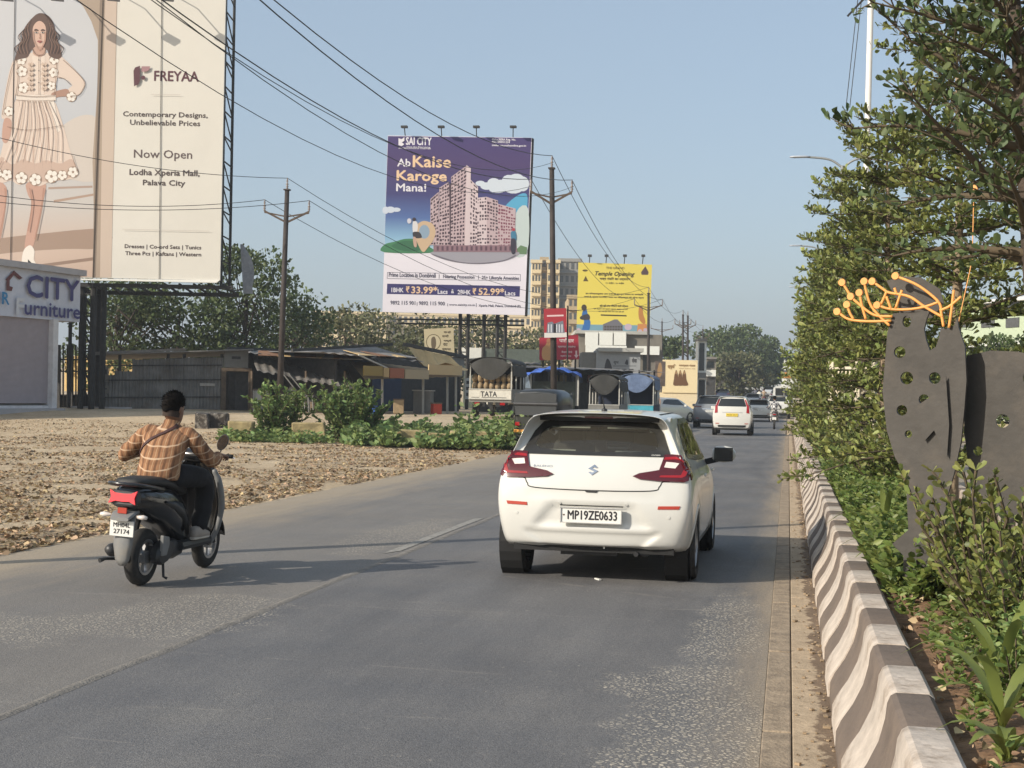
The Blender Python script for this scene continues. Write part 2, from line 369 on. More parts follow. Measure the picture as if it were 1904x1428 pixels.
# kerb strip: flush stones with drain slots, then the gutter slab
kerb = tag(link('kerb_strip', None), kind='structure'); kerb.location = (-.02, 6, 0)
stone_me = {}
y = .4; i = 0
while y < 62:
    ln = 2.22
    mb = MB(); g_ = .035
    for (a, b_) in ((0, ln-g_),):
        mb.b2((-.098, y+a, -.12), (.042, y+b_, .006+.003*random.random()))
    mb.build('kerb_stone', MATS['kerb_stone'], kerb, bevel=.008); y += ln
MB().b2((-.10, -10, -.2), (.045, 62, -.01)).build('kerb_bed', mat('slot_dark', (.05, .042, .035), .9), kerb)
gut = tag(link('gutter', None), kind='structure'); gut.location = (.15, 6, 0)
y = -.6
while y < 75:
    ln = 3.1; MB().b2((.048, y, -.15), (.46, y+ln-.012, .004+.003*random.random()+zr(y))).build('gutter_slab', MATS['concrete_gutter'], gut, bevel=.006); y += ln
# painted median kerb: flared concrete profile, alternate bands of white and grey
def bar_prof(flip=1, e=0.):
    pts = [(.245-e, -.05), (.25-e, .085), (.272-e, .135), (.325-e, .215), (.37-e, .31), (.393-e, .40), (.40-e, .46), (.412, .49+e), (.432, .502+e), (.555, .502+e), (.575, .487), (.585, .3), (.59, -.05)]
    return pts
def barrier(name, label, xoff, flip, y0, n, L_=.565):
    root = thing(name, label, 'road barrier', (xoff+flip*.4, y0+2, 0))
    mes = []
    for e, mm in ((0., 'grey_paint'), (.004, 'white_paint')):
        mb = MB(); rings = []
        for t in (0., .012, .5, .988, 1.):
            k = .002 if t in (0., 1.) else 0
            rings.append([Vector((flip*(x+k*(1 if x < .4 else -1 if x > .54 else 0)), t*L_, z-k*(z > .45))) for x, z in (bar_prof(1, e))])
        mb.loft(rings)
        me = mb.mesh('painted_band'); me.materials.append(MATS[mm]); me.polygons.foreach_set('use_smooth', [True]*len(me.polygons)); me.set_sharp_from_angle(angle=R_(28)); mes.append(me)
    for i in range(n):
        o = link('painted_band', mes[i % 2], root); yy = y0+i*L_
        o.location = (xoff+.004*math.sin(i*2.3), yy, zr(yy)+.003*math.sin(i*1.7))
    return root
barrier('median_barrier', 'flared concrete median kerb banded grey and white along the right lane', 0, 1, 5.12-2*.565*4, 150)
barrier('median_barrier', 'far side concrete median kerb behind the planted strip', 2.75, -1, 3.0, 110)
# planted soil between the kerbs
sh = sheet('planting_bed', [.56, .8, 1.2, 1.6, 2.0, 2.2], list(np.arange(1, 100, .4)), lambda x, y: zr(y)+.40+.05*mnoise.noise(Vector((x*2, y*1.5, 0)))+.03*mnoise.noise(Vector((x*6, y*6, 2)))+.05*math.sin((x-.56)/1.64*math.pi), MATS['soil'])
tag(sh, 'red brown soil of the planted median')
# ------------------------------------------------------------------ vehicles
mat('car_white', (.62, .61, .565), .28, var=.02, scale=2, coat=.6, spec=.5)
mat('car_grey', (.22, .23, .24), .3, var=.03, coat=.6)
mat('car_silver', (.5, .51, .51), .3, metal=.2, var=.03, coat=.5)
mat('car_navy', (.03, .04, .07), .25, var=.03, coat=.6)
mat('rubber', (.02, .0195, .019), .85, var=.3, scale=20, dirt=((.08, .068, .055), 8, .4))
mat('black_plastic', (.022, .022, .023), .5, var=.1)
mat('chrome', (.75, .75, .74), .15, metal=1, var=0)
mat('alloy', (.42, .42, .42), .35, metal=.8, var=.05)
mat('glass_dark', (.02, .022, .022), .08, var=0, spec=.6)
mat('frit', (.03, .029, .027), .22, var=.1, dirt=((.09, .085, .07), 4, .4))
mat('lamp_red', (.3, .006, .008), .15, var=.05, coat=.8)
mat('lamp_deep', (.075, .004, .006), .18, var=.05, coat=.8)
mat('lamp_clear', (.7, .62, .56), .2, var=.1, coat=.8)
mat('reflector_red', (.42, .05, .03), .3, var=.05)
mat('plate_white', (.72, .71, .66), .5, var=.06, scale=12)
mat('plate_yellow', (.7, .52, .06), .5, var=.06)
mat('print_black', (.015, .015, .017), .6, var=0)
mat('gap_dark', (.012, .012, .012), .8, var=0)
mat('interior', (.05, .045, .04), .85, var=.15)
mat('seat_cloth', (.09, .08, .07), .9, var=.2)
mat('grey_plastic', (.46, .45, .43), .5, var=.04)  # even mid-grey plastic for plate frame and hatch strip
def glass_pane(name, tint, al):
    m = bpy.data.materials.new(name); m.use_nodes = True; MATS[name] = m; nt = m.node_tree; N = nt.nodes.new; L = nt.links.new
    tr = N('ShaderNodeBsdfTransparent'); tr.inputs[0].default_value = tint+(1,)
    gl = N('ShaderNodeBsdfGlossy'); gl.inputs['Roughness'].default_value = .03
    df = N('ShaderNodeBsdfDiffuse'); df.inputs[0].default_value = (.34, .31, .25, 1)
    fr = N('ShaderNodeFresnel'); fr.inputs[0].default_value = 1.5
    m1 = N('ShaderNodeMixShader'); m1.inputs[0].default_value = al; L(tr.outputs[0], m1.inputs[1]); L(df.outputs[0], m1.inputs[2])
    m2 = N('ShaderNodeMixShader'); L(fr.outputs[0], m2.inputs[0]); L(m1.outputs[0], m2.inputs[1]); L(gl.outputs[0], m2.inputs[2])
    L(m2.outputs[0], nt.nodes['Material Output'].inputs[0]); return m
glass_pane('glass_dusty', (.55, .58, .53), .10); glass_pane('glass_clear', (.8, .85, .82), .05)

def subdiv(V, F, lv, crease=None):
    me = bpy.data.meshes.new('c'); me.from_pydata([tuple(v) for v in V], [], F)
    if crease:
        at = me.attributes.new('crease_edge', 'FLOAT', 'EDGE')
        vals = np.zeros(len(me.edges)); ek = {tuple(sorted(e.vertices)): i for i, e in enumerate(me.edges)}
        for k, v in crease.items():
            if k in ek: vals[ek[k]] = v
        at.data.foreach_set('value', vals)
    o = bpy.data.objects.new('c', me); COL.objects.link(o); md = o.modifiers.new('s', 'SUBSURF'); md.levels = lv; md.render_levels = lv
    dg = bpy.context.evaluated_depsgraph_get(); me2 = bpy.data.meshes.new_from_object(o.evaluated_get(dg))
    V2 = [v.co.copy() for v in me2.vertices]; F2 = [tuple(p.vertices) for p in me2.polygons]
    bpy.data.objects.remove(o); bpy.data.meshes.remove(me); bpy.data.meshes.remove(me2); return V2, F2

def inside(p, poly):
    x, y = p; r = False; n = len(poly); j = n-1
    for i in range(n):
        xi, yi = poly[i][0], poly[i][1]; xj, yj = poly[j][0], poly[j][1]
        if (yi > y) != (yj > y) and x < (xj-xi)*(y-yi)/(yj-yi)+xi: r = not r
        j = i
    return r
def tri_poly(poly, step, holes=()):
    pts = []; edges = []
    for ring in (poly,)+tuple(holes):
        dense = []; n = len(ring)
        for i in range(n):
            a, b = Vector(ring[i][:2]), Vector(ring[(i+1) % n][:2]); k = max(1, int((b-a).length/step))
            dense += [a+(b-a)*j/k for j in range(k)]
        o = len(pts); pts += dense; edges += [(o+i, o+(i+1) % len(dense)) for i in range(len(dense))]
    xs = [p[0] for p in poly]; ys = [p[1] for p in poly]
    gx = np.arange(min(xs)+step*.5, max(xs), step); gy = np.arange(min(ys)+step*.5, max(ys), step)
    for a in gx:
        for b in gy:
            if inside((a, b), poly) and not any(inside((a, b), h) for h in holes): pts.append(Vector((a, b)))
    v, e, f, *_ = delaunay_2d_cdt(pts, edges, [], 1, 1e-5)
    f = [q for q in f if inside((sum(v[i].x for i in q)/len(q), sum(v[i].y for i in q)/len(q)), poly) and not any(inside(((v[q[0]].x+v[q[1]].x+v[q[2]].x)/3, (v[q[0]].y+v[q[1]].y+v[q[2]].y)/3), h) for h in holes)]
    return v, f
def decal(bvh, poly, fr, off, step=.03, holes=(), skirt=.012, dist=6., pull=None):
    """lay a flat outline on a body surface: fr maps (u,v,0) to the start of the rays, which run along fr's -z"""
    v2, f = tri_poly(poly, step, holes); d = -(fr.to_3x3() @ Vector((0, 0, 1))).normalized(); mb = MB(); vs = []; nr = []
    for p in v2:
        o = fr @ Vector((p.x, p.y, 0)); h, n, i, _ = bvh.ray_cast(o, d, dist)
        if h is None:
            h, n, i, _ = bvh.find_nearest(o+d*(dist*.35)); 
        if n.dot(d) > 0: n = -n
        vs.append(h+n*off); nr.append(n)
    f = [tuple(q) for q in f]; a, b, c = [vs[k] for k in f[0][:3]]
    if sum((vs[q[1]]-vs[q[0]]).cross(vs[q[2]]-vs[q[0]]).dot(d) for q in f) > 0: f = [tuple(reversed(q)) for q in f]
    mb.add(vs, f)
    if skirt:
        cnt = {}
        for q in f:
            for i in range(len(q)):
                e = (q[i], q[(i+1) % len(q)]); k = tuple(sorted(e)); cnt.setdefault(k, []).append(e)
        n0 = len(vs); low = [v-n*(off+skirt) for v, n in zip(vs, nr)]
        mb.v += low
        for k, es in cnt.items():
            if len(es) == 1: a, b = es[0]; mb.f.append([b, a, n0+a, n0+b]); mb.mi.append(0)
    return mb
def ribbon(pts, w):      # outline of a thin line
    pts = [Vector(p).to_2d() if len(p) > 2 else Vector(p) for p in pts]; l = []; r = []
    for i, p in enumerate(pts):
        t = (pts[min(i+1, len(pts)-1)]-pts[max(i-1, 0)]).normalized(); n = Vector((-t.y, t.x)); l.append(p+n*w/2); r.append(p-n*w/2)
    return l+list(reversed(r))
def wheel(parent, x, y, rad, wid, side, rimr=.68, spokes=5, full=True, name='wheel', rim_mat='alloy'):
    fr = Matrix.Translation((x, y, rad)) @ Matrix.Rotation(side*math.pi/2, 4, 'Y')      # local z points outwards
    h = wid/2
    prof = [(rad*rimr, -h), (rad*.93, -h), (rad*.985, -h*.8), (rad, -h*.62)]
    if full:
        for q in (-.42, 0., .42): prof += [(rad, (q-.13)*h), (rad-.014, (q-.1)*h), (rad-.014, (q+.1)*h), (rad, (q+.13)*h)]
    prof += [(rad, h*.62), (rad*.985, h*.8), (rad*.93, h), (rad*rimr, h*.95)]
    ty = MB().lathe(prof, fr, 44, closed=True).build('tyre', MATS['rubber'], parent, smooth=35)
    if name == 'wheel':
        rm = MB().lathe([(rad*rimr, -h*.9), (rad*rimr, h*.88), (rad*(rimr-.05), h*.9), (rad*(rimr-.07), h*.5), (rad*(rimr-.09), -h*.2), (0.001, -h*.25)], fr, 24)
        for k in range(spokes):
            a = 2*math.pi*k/spokes
            rm.add([fr @ (Matrix.Rotation(a, 4, 'Z') @ Vector(p)) for p in ((.02, -.032, h*.78), (rad*(rimr-.04), -.026, h*.82), (rad*(rimr-.04), .026, h*.82), (.02, .032, h*.78), (.02, -.04, h*.2), (rad*(rimr-.04), -.036, h*.3), (rad*(rimr-.04), .036, h*.3), (.02, .04, h*.2))],
                   [(0, 1, 2, 3), (4, 7, 6, 5), (0, 4, 5, 1), (1, 5, 6, 2), (2, 6, 7, 3), (3, 7, 4, 0)])
        rm.lathe([(.001, h*.86), (.05, h*.84), (.06, h*.5)], fr, 12)
        rm.build('rim', MATS[rim_mat], ty, smooth=35)
    return ty

def car_body(st, rear, front, lv=2, cap_cols=(.0, .5, .86), creases=(), bulge=.07):
    """st: stations (y, [(x,z)*9]) back to front; rear/front: y per profile point of the end caps"""
    NP = len(st[0][1]); V = []; F = []; idx = {}
    def vid(key, co):
        if key not in idx: idx[key] = len(V); V.append(Vector(co))
        return idx[key]
    def side(s, k, sg):
        x, z = st[s][1][k]; y = st[s][0]
        if s == 0: y = rear[k]
        if s == len(st)-1: y = front[k]
        if abs(x) < 1e-6: return vid((s, k, 0), (0, y, z))
        return vid((s, k, sg), (sg*x, y, z))
    for s in range(len(st)-1):
        for k in range(NP-1):
            for sg in (1, -1):
                q = [side(s, k, sg), side(s+1, k, sg), side(s+1, k+1, sg), side(s, k+1, sg)]
                q = list(dict.fromkeys(q))
                if len(q) > 2: F.append(tuple(q if sg > 0 else reversed(q)))
    # caps: columns across
    for s, yy, sgn in ((0, rear, -1), (len(st)-1, front, 1)):
        fr_ = [-1]+[-c for c in reversed(cap_cols) if c > 0]+([0] if 0. in cap_cols else [])+[c for c in cap_cols if c > 0]+[1]
        def capv(k, c):
            x, z = st[s][1][k]
            if abs(x) < 1e-6: return side(s, k, 1)
            if abs(c) == 1: return side(s, k, 1 if c > 0 else -1)
            return vid((s, k, 'c', c), (x*c, yy[k]+sgn*bulge*(1-abs(c)**2.2)*(1 if k > 0 else .3), z))
        for k in range(NP-1):
            for a, b in zip(fr_[:-1], fr_[1:]):
                q = list(dict.fromkeys([capv(k, a), capv(k, b), capv(k+1, b), capv(k+1, a)]))
                if len(q) > 2: F.append(tuple(q) if sgn < 0 else tuple(reversed(q)))
    cr = {}
    for (s, k0, k1, v) in creases:
        pass
    return subdiv(V, F, lv, cr)
def split_build(V, F, test, names, parent):
    """send each face to the part that test(centre) names"""
    grp = {}
    for f in F:
        c = sum((V[i] for i in f), Vector())/len(f); k = test(c)
        if k: grp.setdefault(k, []).append(f)
    out = {}
    for k, fs in grp.items():
        used = sorted({i for f in fs for i in f}); mp = {i: j for j, i in enumerate(used)}
        mb = MB(); mb.add([V[i] for i in used], [[mp[i] for i in f] for f in fs]); out[k] = mb
    return out
# profile points: 0 floor centre, 1 floor edge, 2 sill, 3 widest, 4 shoulder, 5 belt, 6 window top, 7 roof rail, 8 roof centre
def station(y, zf, zs, ws, wm, zm, wsh, zsh, wb, zb, wt, zt, wr, zr_, zc):
    return (y, [(0, zf), (ws-.06, zf), (ws, zs), (wm, zm), (wsh, zsh), (wb, zb), (wt, zt), (wr, zr_), (0, zc)])
HATCH = [station(-2.0, .33, .37, .70, .835, .62, .83, .93, .72, 1.10, .60, 1.405, .52, 1.455, 1.465),
         station(-1.86, .30, .345, .80, .865, .60, .855, .94, .735, 1.105, .615, 1.41, .535, 1.465, 1.478),
         station(-1.55, .24, .30, .835, .872, .58, .865, .93, .755, 1.09, .63, 1.42, .55, 1.475, 1.49),
         station(-1.0, .2, .25, .84, .872, .56, .865, .90, .775, 1.05, .645, 1.43, .565, 1.485, 1.502),
         station(-.3, .2, .24, .84, .868, .55, .86, .875, .785, 1.01, .655, 1.435, .575, 1.49, 1.508),
         station(.4, .2, .24, .84, .868, .55, .86, .86, .785, .985, .645, 1.40, .565, 1.465, 1.485),
         station(.95, .2, .24, .84, .87, .55, .86, .855, .775, .975, .69, 1.15, .62, 1.19, 1.22),
         station(1.25, .2, .25, .84, .87, .55, .85, .84, .74, .955, .68, 1.0, .6, 1.02, 1.045),
         station(1.75, .22, .28, .80, .83, .52, .79, .74, .66, .84, .58, .87, .5, .88, .895),
         station(2.0, .26, .3, .62, .66, .5, .64, .66, .56, .74, .5, .76, .42, .765, .77)]
def baleno():
    root = thing('hatchback_car', 'white hatchback in the right lane nearest the camera, seen from behind', 'car')
    W_ = MATS['car_white']
    rear = [-1.90, -1.90, -1.915, -1.945, -1.90, -1.80, -1.485, -1.47, -1.45]; front = [1.86, 1.86, 1.88, 1.9, 1.87, 1.8, 1.78, 1.76, 1.75]
    V, F = car_body(HATCH, rear, front, lv=3)
    for i, v in enumerate(V):      # plate recess and the concave lower valance pressed into the bumper
        if v.y < -1.7:
            hw = .50-.16*(v.z-.50)/.2; f_ = sstep((hw-abs(v.x))/.07+.5)*sstep((v.z-.495)/.05+.5)*sstep((.69-v.z)/.04+.5)
            g_ = sstep((.455-v.z)/.03+.5)*sstep((.56-abs(v.x)+(v.z-.4)*1.2)/.08)
            c_ = .010*math.exp(-((v.z-.775)/.02)**2)*sstep((.62-abs(v.x))/.1)
            V[i] = Vector((v.x, v.y+.034*f_+.028*g_+c_, v.z))
    bv = BVHTree.FromPolygons(V, F)
    # --- openings
    RW = [(-.50, 1.395), (.50, 1.395), (.575, 1.30), (.655, 1.115), (.62, 1.105), (-.62, 1.105), (-.655, 1.115), (-.575, 1.30)]
    rw_in = [(-.42, 1.345), (0, 1.352), (.42, 1.345), (.5, 1.30), (.545, 1.19), (.5, 1.155), (.3, 1.14), (0, 1.135), (-.3, 1.14), (-.5, 1.155), (-.545, 1.19), (-.5, 1.30)]
    SW = [(-1.42, 1.13), (-1.30, 1.10), (-.6, 1.06), (.15, 1.035), (.80, 1.03), (.62, 1.15), (.25, 1.375), (-.1, 1.405), (-.9, 1.40), (-1.15, 1.34)]
    WC = [(-.55, 1.06), (.55, 1.06), (.50, 1.40), (-.50, 1.40)]
    def test(c):
        ax = abs(c.x)
        if c.y < -1.3 and ax < .7 and inside((c.x*1.0, c.z), rw_in): return None
        if ax > .56 and inside((c.y, c.z), SW) and c.z > 1.02: return None
        if c.y > .3 and inside((c.x, c.z), WC): return None
        if ax > .5 and c.z < .66 and (math.hypot(c.y+1.28, c.z-.31) < .335 or math.hypot(c.y-1.24, c.z-.31) < .335): return None
        return 'body'
    body = split_build(V, F, test, None, root)['body'].build('body', W_, root, smooth=True)
    FR = Matrix.Translation((0, -4, 0)) @ Matrix(((1, 0, 0), (0, 0, -1), (0, 1, 0))).to_4x4()      # u=x, v=z, rays along +y
    def rear_decal(name, poly, m, off, par=root, step=.035, holes=(), sk=.012): return decal(bv, poly, FR, off, step, holes, sk).build(name, MATS[m], par, smooth=40)
    gl = rear_decal('rear_window', RW, 'glass_dusty', .004, step=.06, sk=0)
    gl.data.polygons.foreach_set('use_smooth', [True]*len(gl.data.polygons))
    rear_decal('window_border', RW, 'frit', .007, gl, holes=(rw_in,), sk=0)
    rear_decal('defroster_line', ribbon([(-.42, 1.31), (.1, 1.315), (.42, 1.31)], .004), 'frit', .009, gl, sk=0)
    # spoiler with the high brake lamp
    mb = MB(); rings = []
    for x in np.linspace(-.62, .62, 15):
        q = abs(x)/.62; yb = -1.63+.10*q**2.4; zt = 1.462-.03*q**2; dz = .0+.05*q**6
        rings.append([Vector((x, yb+.22, zt+.012)), Vector((x, yb+.05, zt+.004)), Vector((x, yb, zt-.012-dz*.3)), Vector((x, yb+.004, zt-.03-dz)), Vector((x, yb+.04, zt-.038-dz)), Vector((x, yb+.2, zt-.03))])
    mb.loft(rings).build('spoiler', W_, root, smooth=50)
    MB().box((0, -1.598, 1.419), (1.06, .05, .035)).build('spoiler_underside', MATS['gap_dark'], root)
    MB().box((0, -1.632, 1.436), (.25, .02, .02)).build('brake_lamp', MATS['lamp_deep'], root, bevel=.004)
    # tail lamps
    for sg in (-1, 1):
        m_ = lambda pl: [(sg*a, b) for a, b in pl] if sg > 0 else [(sg*a, b) for a, b in reversed(pl)]
        FRd = Matrix.Translation((sg*.0, -4, 0)) @ Matrix(((1, 0, 0), (0, 0, -1), (0, 1, 0))).to_4x4()
        outer = [(.885, 1.055), (.80, 1.115), (.70, 1.128), (.60, 1.118), (.585, 1.06), (.565, .995), (.40, .965), (.345, .94), (.40, .918), (.56, .905), (.78, .90), (.862, .912), (.885, .95)]
        outer = [(min(a, .812), b) for a, b in outer]
        lamp = decal(bv, m_(outer), FRd, .016, .03, (), .03).build('tail_lamp', MATS['lamp_deep'], root, smooth=40)
        decal(bv, m_([(.78, 1.095), (.70, 1.106), (.605, 1.096), (.60, 1.075), (.70, 1.082), (.758, 1.072), (.772, 1.0), (.75, .955), (.58, .95), (.57, .935), (.76, .935), (.79, .95), (.802, 1.0)]), FRd, .0185, .03, (), 0).build('lamp_band', MATS['lamp_red'], lamp)
        decal(bv, m_([(.735, 1.052), (.62, 1.06), (.605, 1.015), (.70, 1.008)]), FRd, .0185, .03, (), 0).build('clear_lens', MATS['lamp_clear'], lamp)
        # side wrap of the lamp
        FS = Matrix.Translation((sg*3, 0, 0)) @ Matrix(((0, 0, sg), (1, 0, 0), (0, 1, 0))).to_4x4()
        if sg < 0: FS = Matrix.Translation((-3, 0, 0)) @ Matrix(((0, 0, -1), (1, 0, 0), (0, 1, 0))).to_4x4()
        decal(bv, [(-1.81, .915), (-1.68, .94), (-1.60, 1.02), (-1.62, 1.06), (-1.77, 1.09)], FS, .012, .04, (), .02).build('lamp_side', MATS['lamp_deep'], lamp, smooth=40)
        decal(bv, m_([(.755, .70), (.57, .695), (.565, .668), (.745, .672)]), FRd, .006, .04, (), .01).build('reflector', MATS['reflector_red'], root)
        # side glass, door lines, handles, mirror
        g = decal(bv, SW, FS, .002, .08, (), 0).build('side_window', MATS['glass_clear'], root, smooth=True)
        for x0, x1 in (((-.72, 1.06), (-.80, 1.41)), ((-1.2, 1.08), (-1.12, 1.38))):
            decal(bv, ribbon([x0, x1], .055), FS, .004, .06, (), 0).build('window_pillar', MATS['frit'], g)
        decal(bv, ribbon([(p[0], p[1]) for p in SW+[SW[0]]], .045), FS, .005, .06, (), 0).build('window_seal', MATS['frit'], g)
        for ln in ([(-.78, 1.02), (-.80, .5), (-.72, .33)], [(.32, 1.0), (.30, .3)], [(-.72, .31), (.95, .3)], [(-1.42, 1.08), (-1.36, .8), (-1.0, .62)]):
            decal(bv, ribbon(curve([(a, b, 0) for a, b in ln], 6), .008), FS, .002, .05, (), 0).build('door_gap', MATS['gap_dark'], root)
        for yh in (-.62, .42):
            MB().beam((sg*.885, yh-.09, .905), (sg*.885, yh+.09, .90), .025, .03).build('door_handle', W_, root, bevel=.01)
        mr = MB(); rg = []
        for t, s_ in ((0, .6), (.04, .95), (.12, 1.), (.2, .85), (.235, .35)):
            rg.append([Vector((sg*(.87+t), .62+.05*s_*math.cos(a), 1.05+.088*s_*math.sin(a))) for a in [k*math.pi/5 for k in range(10)]])
        mirror = mr.loft(rg).build('mirror', W_, root, smooth=50)
        MB().box((sg*.985, .567, 1.05), (.19, .012, .14)).build('mirror_glass', MATS['glass_dark'], mirror, bevel=.02)
        MB().beam((sg*.80, .66, .965), (sg*.93, .63, 1.0), .06, .06).build('mirror_stalk', MATS['black_plastic'], mirror)
        # wheel arch lips and liners
        for yw in (-1.28, 1.24):
            pts = [Vector((yw+.345*math.cos(a), .31+.345*math.sin(a), 0)) for a in np.linspace(-.12, math.pi+.12, 22)]
            decal(bv, ribbon(pts, .05), FS, .005, .05, (), .01).build('wheel_arch', W_, root, smooth=True)
            MB().lathe([(.352, -.14), (.35, .06)], Matrix.Translation((sg*.74, yw, .31)) @ Matrix.Rotation(math.pi/2, 4, 'Y'), 24).build('arch_liner', MATS['gap_dark'], root)
    # hatch shut line, latch, bumper creases, plate recess
    hl = curve([(-.66, .905, 0), (-.60, .90, 0), (-.575, .86, 0), (-.50, .822, 0), (0, .812, 0), (.50, .822, 0), (.575, .86, 0), (.60, .90, 0), (.66, .905, 0)], 6)
    rear_decal('hatch_gap', ribbon(hl, .009), 'gap_dark', .002, step=.05, sk=0)
    rear_decal('hatch_handle', [(-.07, .815), (.06, .815), (.04, .795), (-.05, .797)], 'black_plastic', .006)
    rc = [(-.49, .52), (-.34, .702), (.34, .702), (.49, .52), (.36, .495), (-.36, .495)]
    rear_decal('recess_step', [(-.275, .692), (.275, .692), (.272, .682), (-.272, .682)], 'gap_dark', .012, sk=0)
    for x in (-.66, -.28, .30, .66): rear_decal('parking_sensor', [(x+.014*math.cos(a), .60+.02*(abs(x) < .5)*5+.014*math.sin(a)) for a in [k*math.pi/4 for k in range(8)]], 'car_white', .004)
    pl = MB().box((0, -2.005, .60), (.52, .022, .135)).build('number_plate', MATS['plate_white'], root, bevel=.004)
    mb = MB()
    for z in (.664, .536): mb.box((0, -2.017, z), (.53, .02, .007))
    for x in (-.262, .262): mb.box((x, -2.017, .6), (.008, .02, .134))
    mb.build('plate_frame', MATS['grey_plastic'], pl)
    text('MP19ZE0633', frame((.012, -2.0172, .565), (1, 0, 0), (0, 0, 1)), 0, MATS['print_black'], pl, width=.425, height=.076, align='CENTER', bold=.0022)
    MB().box((-.235, -2.017, .60), (.018, .002, .012)).build('plate_mark', MATS['grey_paint'], pl)
    # maker's emblem: two nested angular strokes
    s = .045
    for pts in ([(-1, .45), (.15, 1.0), (.55, .62), (-.1, .25), (.55, -.12), (.98, .15), (.62, .45), (.35, .3), (.2, .45), (1.05, .5)],):
        pass
    em1 = [(.9, .42), (.2, 1.0), (-1, .18), (.28, -.32), (-.22, -.52), (-.42, -.36), (-.95, -.42), (-.2, -1.0), (1.0, -.18), (-.28, .32), (.22, .52), (.42, .36)]
    rear_decal('emblem', [(p[0]*s, .985+p[1]*s) for p in em1], 'chrome', .008, step=.03)
    mbt = text('BALENO', Matrix.Translation((-.53, 1.0, 0)), 0, None, None, width=.17, height=.018)
    vs = []
    for v in mbt.v:
        h, n, i, _ = bv.ray_cast(Vector((v.x, -4, v.y)), Vector((0, 1, 0))); vs.append(h+Vector((0, -.006, 0)))
    mbt.v = vs; mbt.build('lettering', MATS['chrome'], root)
    mbt = text('OO00', Matrix.Translation((.49, 1.118, 0)), 0, None, None, width=.075, height=.011); mbt.v = [bv.ray_cast(Vector((v.x, -4, v.y)), Vector((0, 1, 0)))[0]+Vector((0, -.012, 0)) for v in mbt.v]; mbt.build('window_print', MATS['plate_white'], gl)
    # aerial, roof ditches
    MB().tube([(0, -1.28, 1.48), (0, -1.28, 1.505), (0, -1.275, 1.515)], [.03, .026, .008], 10).tube([(0, -1.275, 1.51), (-.008, -1.36, 1.62)], [.007, .003], 6).build('aerial', MATS['black_plastic'], root, smooth=True)
    FT = Matrix.Translation((0, 0, 3))
    for sg in (-1, 1): decal(bv, ribbon([(sg*.515, -1.40), (sg*.52, -1.2), (sg*.535, -.9), (sg*.545, .2)], .022), FT, .003, .08, (), 0).build('roof_ditch', MATS['gap_dark'], root)
    # cabin
    MB().b2((-.78, -1.6, .52), (.78, 1.1, .60)).b2((-.74, -1.66, .6), (.74, -1.2, .98)).b2((-.76, -1.62, .55), (-.72, 1.0, 1.0)).b2((.72, -1.62, .55), (.76, 1.0, 1.0)).build('cabin_trim', MATS['interior'], root)
    for x in (-.36, .36):
        for yy in (-.75, .15):
            st_ = MB().box((x, yy, .92), (.48, .13, .56), Matrix.Rotation(-.18, 3, 'X'), taper=.8).box((x, yy+.27, .62), (.5, .5, .16)).build('seat', MATS['seat_cloth'], root, bevel=.04)
            MB().box((x, yy-.08, 1.25), (.26, .09, .16)).build('headrest', MATS['seat_cloth'], st_, bevel=.035)
    MB().box((0, .75, .92), (1.4, .4, .22)).build('dashboard', MATS['interior'], root, bevel=.05)
    MB().lathe([(.185, -.012), (.185, .012), (.16, .012), (.16, -.012)], Matrix.Translation((.36, .45, .98)) @ Matrix.Rotation(R_(68), 4, 'X'), 20, closed=True).build('steering_wheel', MATS['black_plastic'], root)
    MB().box((0, .42, 1.36), (.22, .03, .07)).build('cabin_mirror', MATS['black_plastic'], root, bevel=.01)
    FW = Matrix.Translation((0, 5, 0)) @ Matrix(((-1, 0, 0), (0, 0, 1), (0, 1, 0))).to_4x4()
    decal(bv, WC, FW, .002, .1, (), 0).build('windscreen', MATS['glass_clear'], root, smooth=True)
    # underbody and running gear
    MB().b2((-.70, -1.86, .27), (.70, 1.75, .36)).build('floor_pan', MATS['gap_dark'], root)
    MB().box((0, -1.28, .27), (1.35, .09, .07)).tube([(.45, -1.82, .29), (.45, -1.1, .30)], .05, 10).tube([(.38, -2.0+.1, .27), (.38, -1.6, .29)], .022, 8).box((-.05, -1.6, .265), (.5, .3, .07)).build('rear_axle', MATS['black_plastic'], root)
    MB().box((.1, -1.87, .335), (.012, .015, .06)).build('tow_tag', MATS['plate_white'], root)
    for x in (-1, 1):
        for yw in (-1.28, 1.24): wheel(root, x*.765, yw, .312, .19, x)
    return root
car = baleno(); car.location = (-1.63, 14.01, 0); car.rotation_euler = (0, 0, R_(-.4))
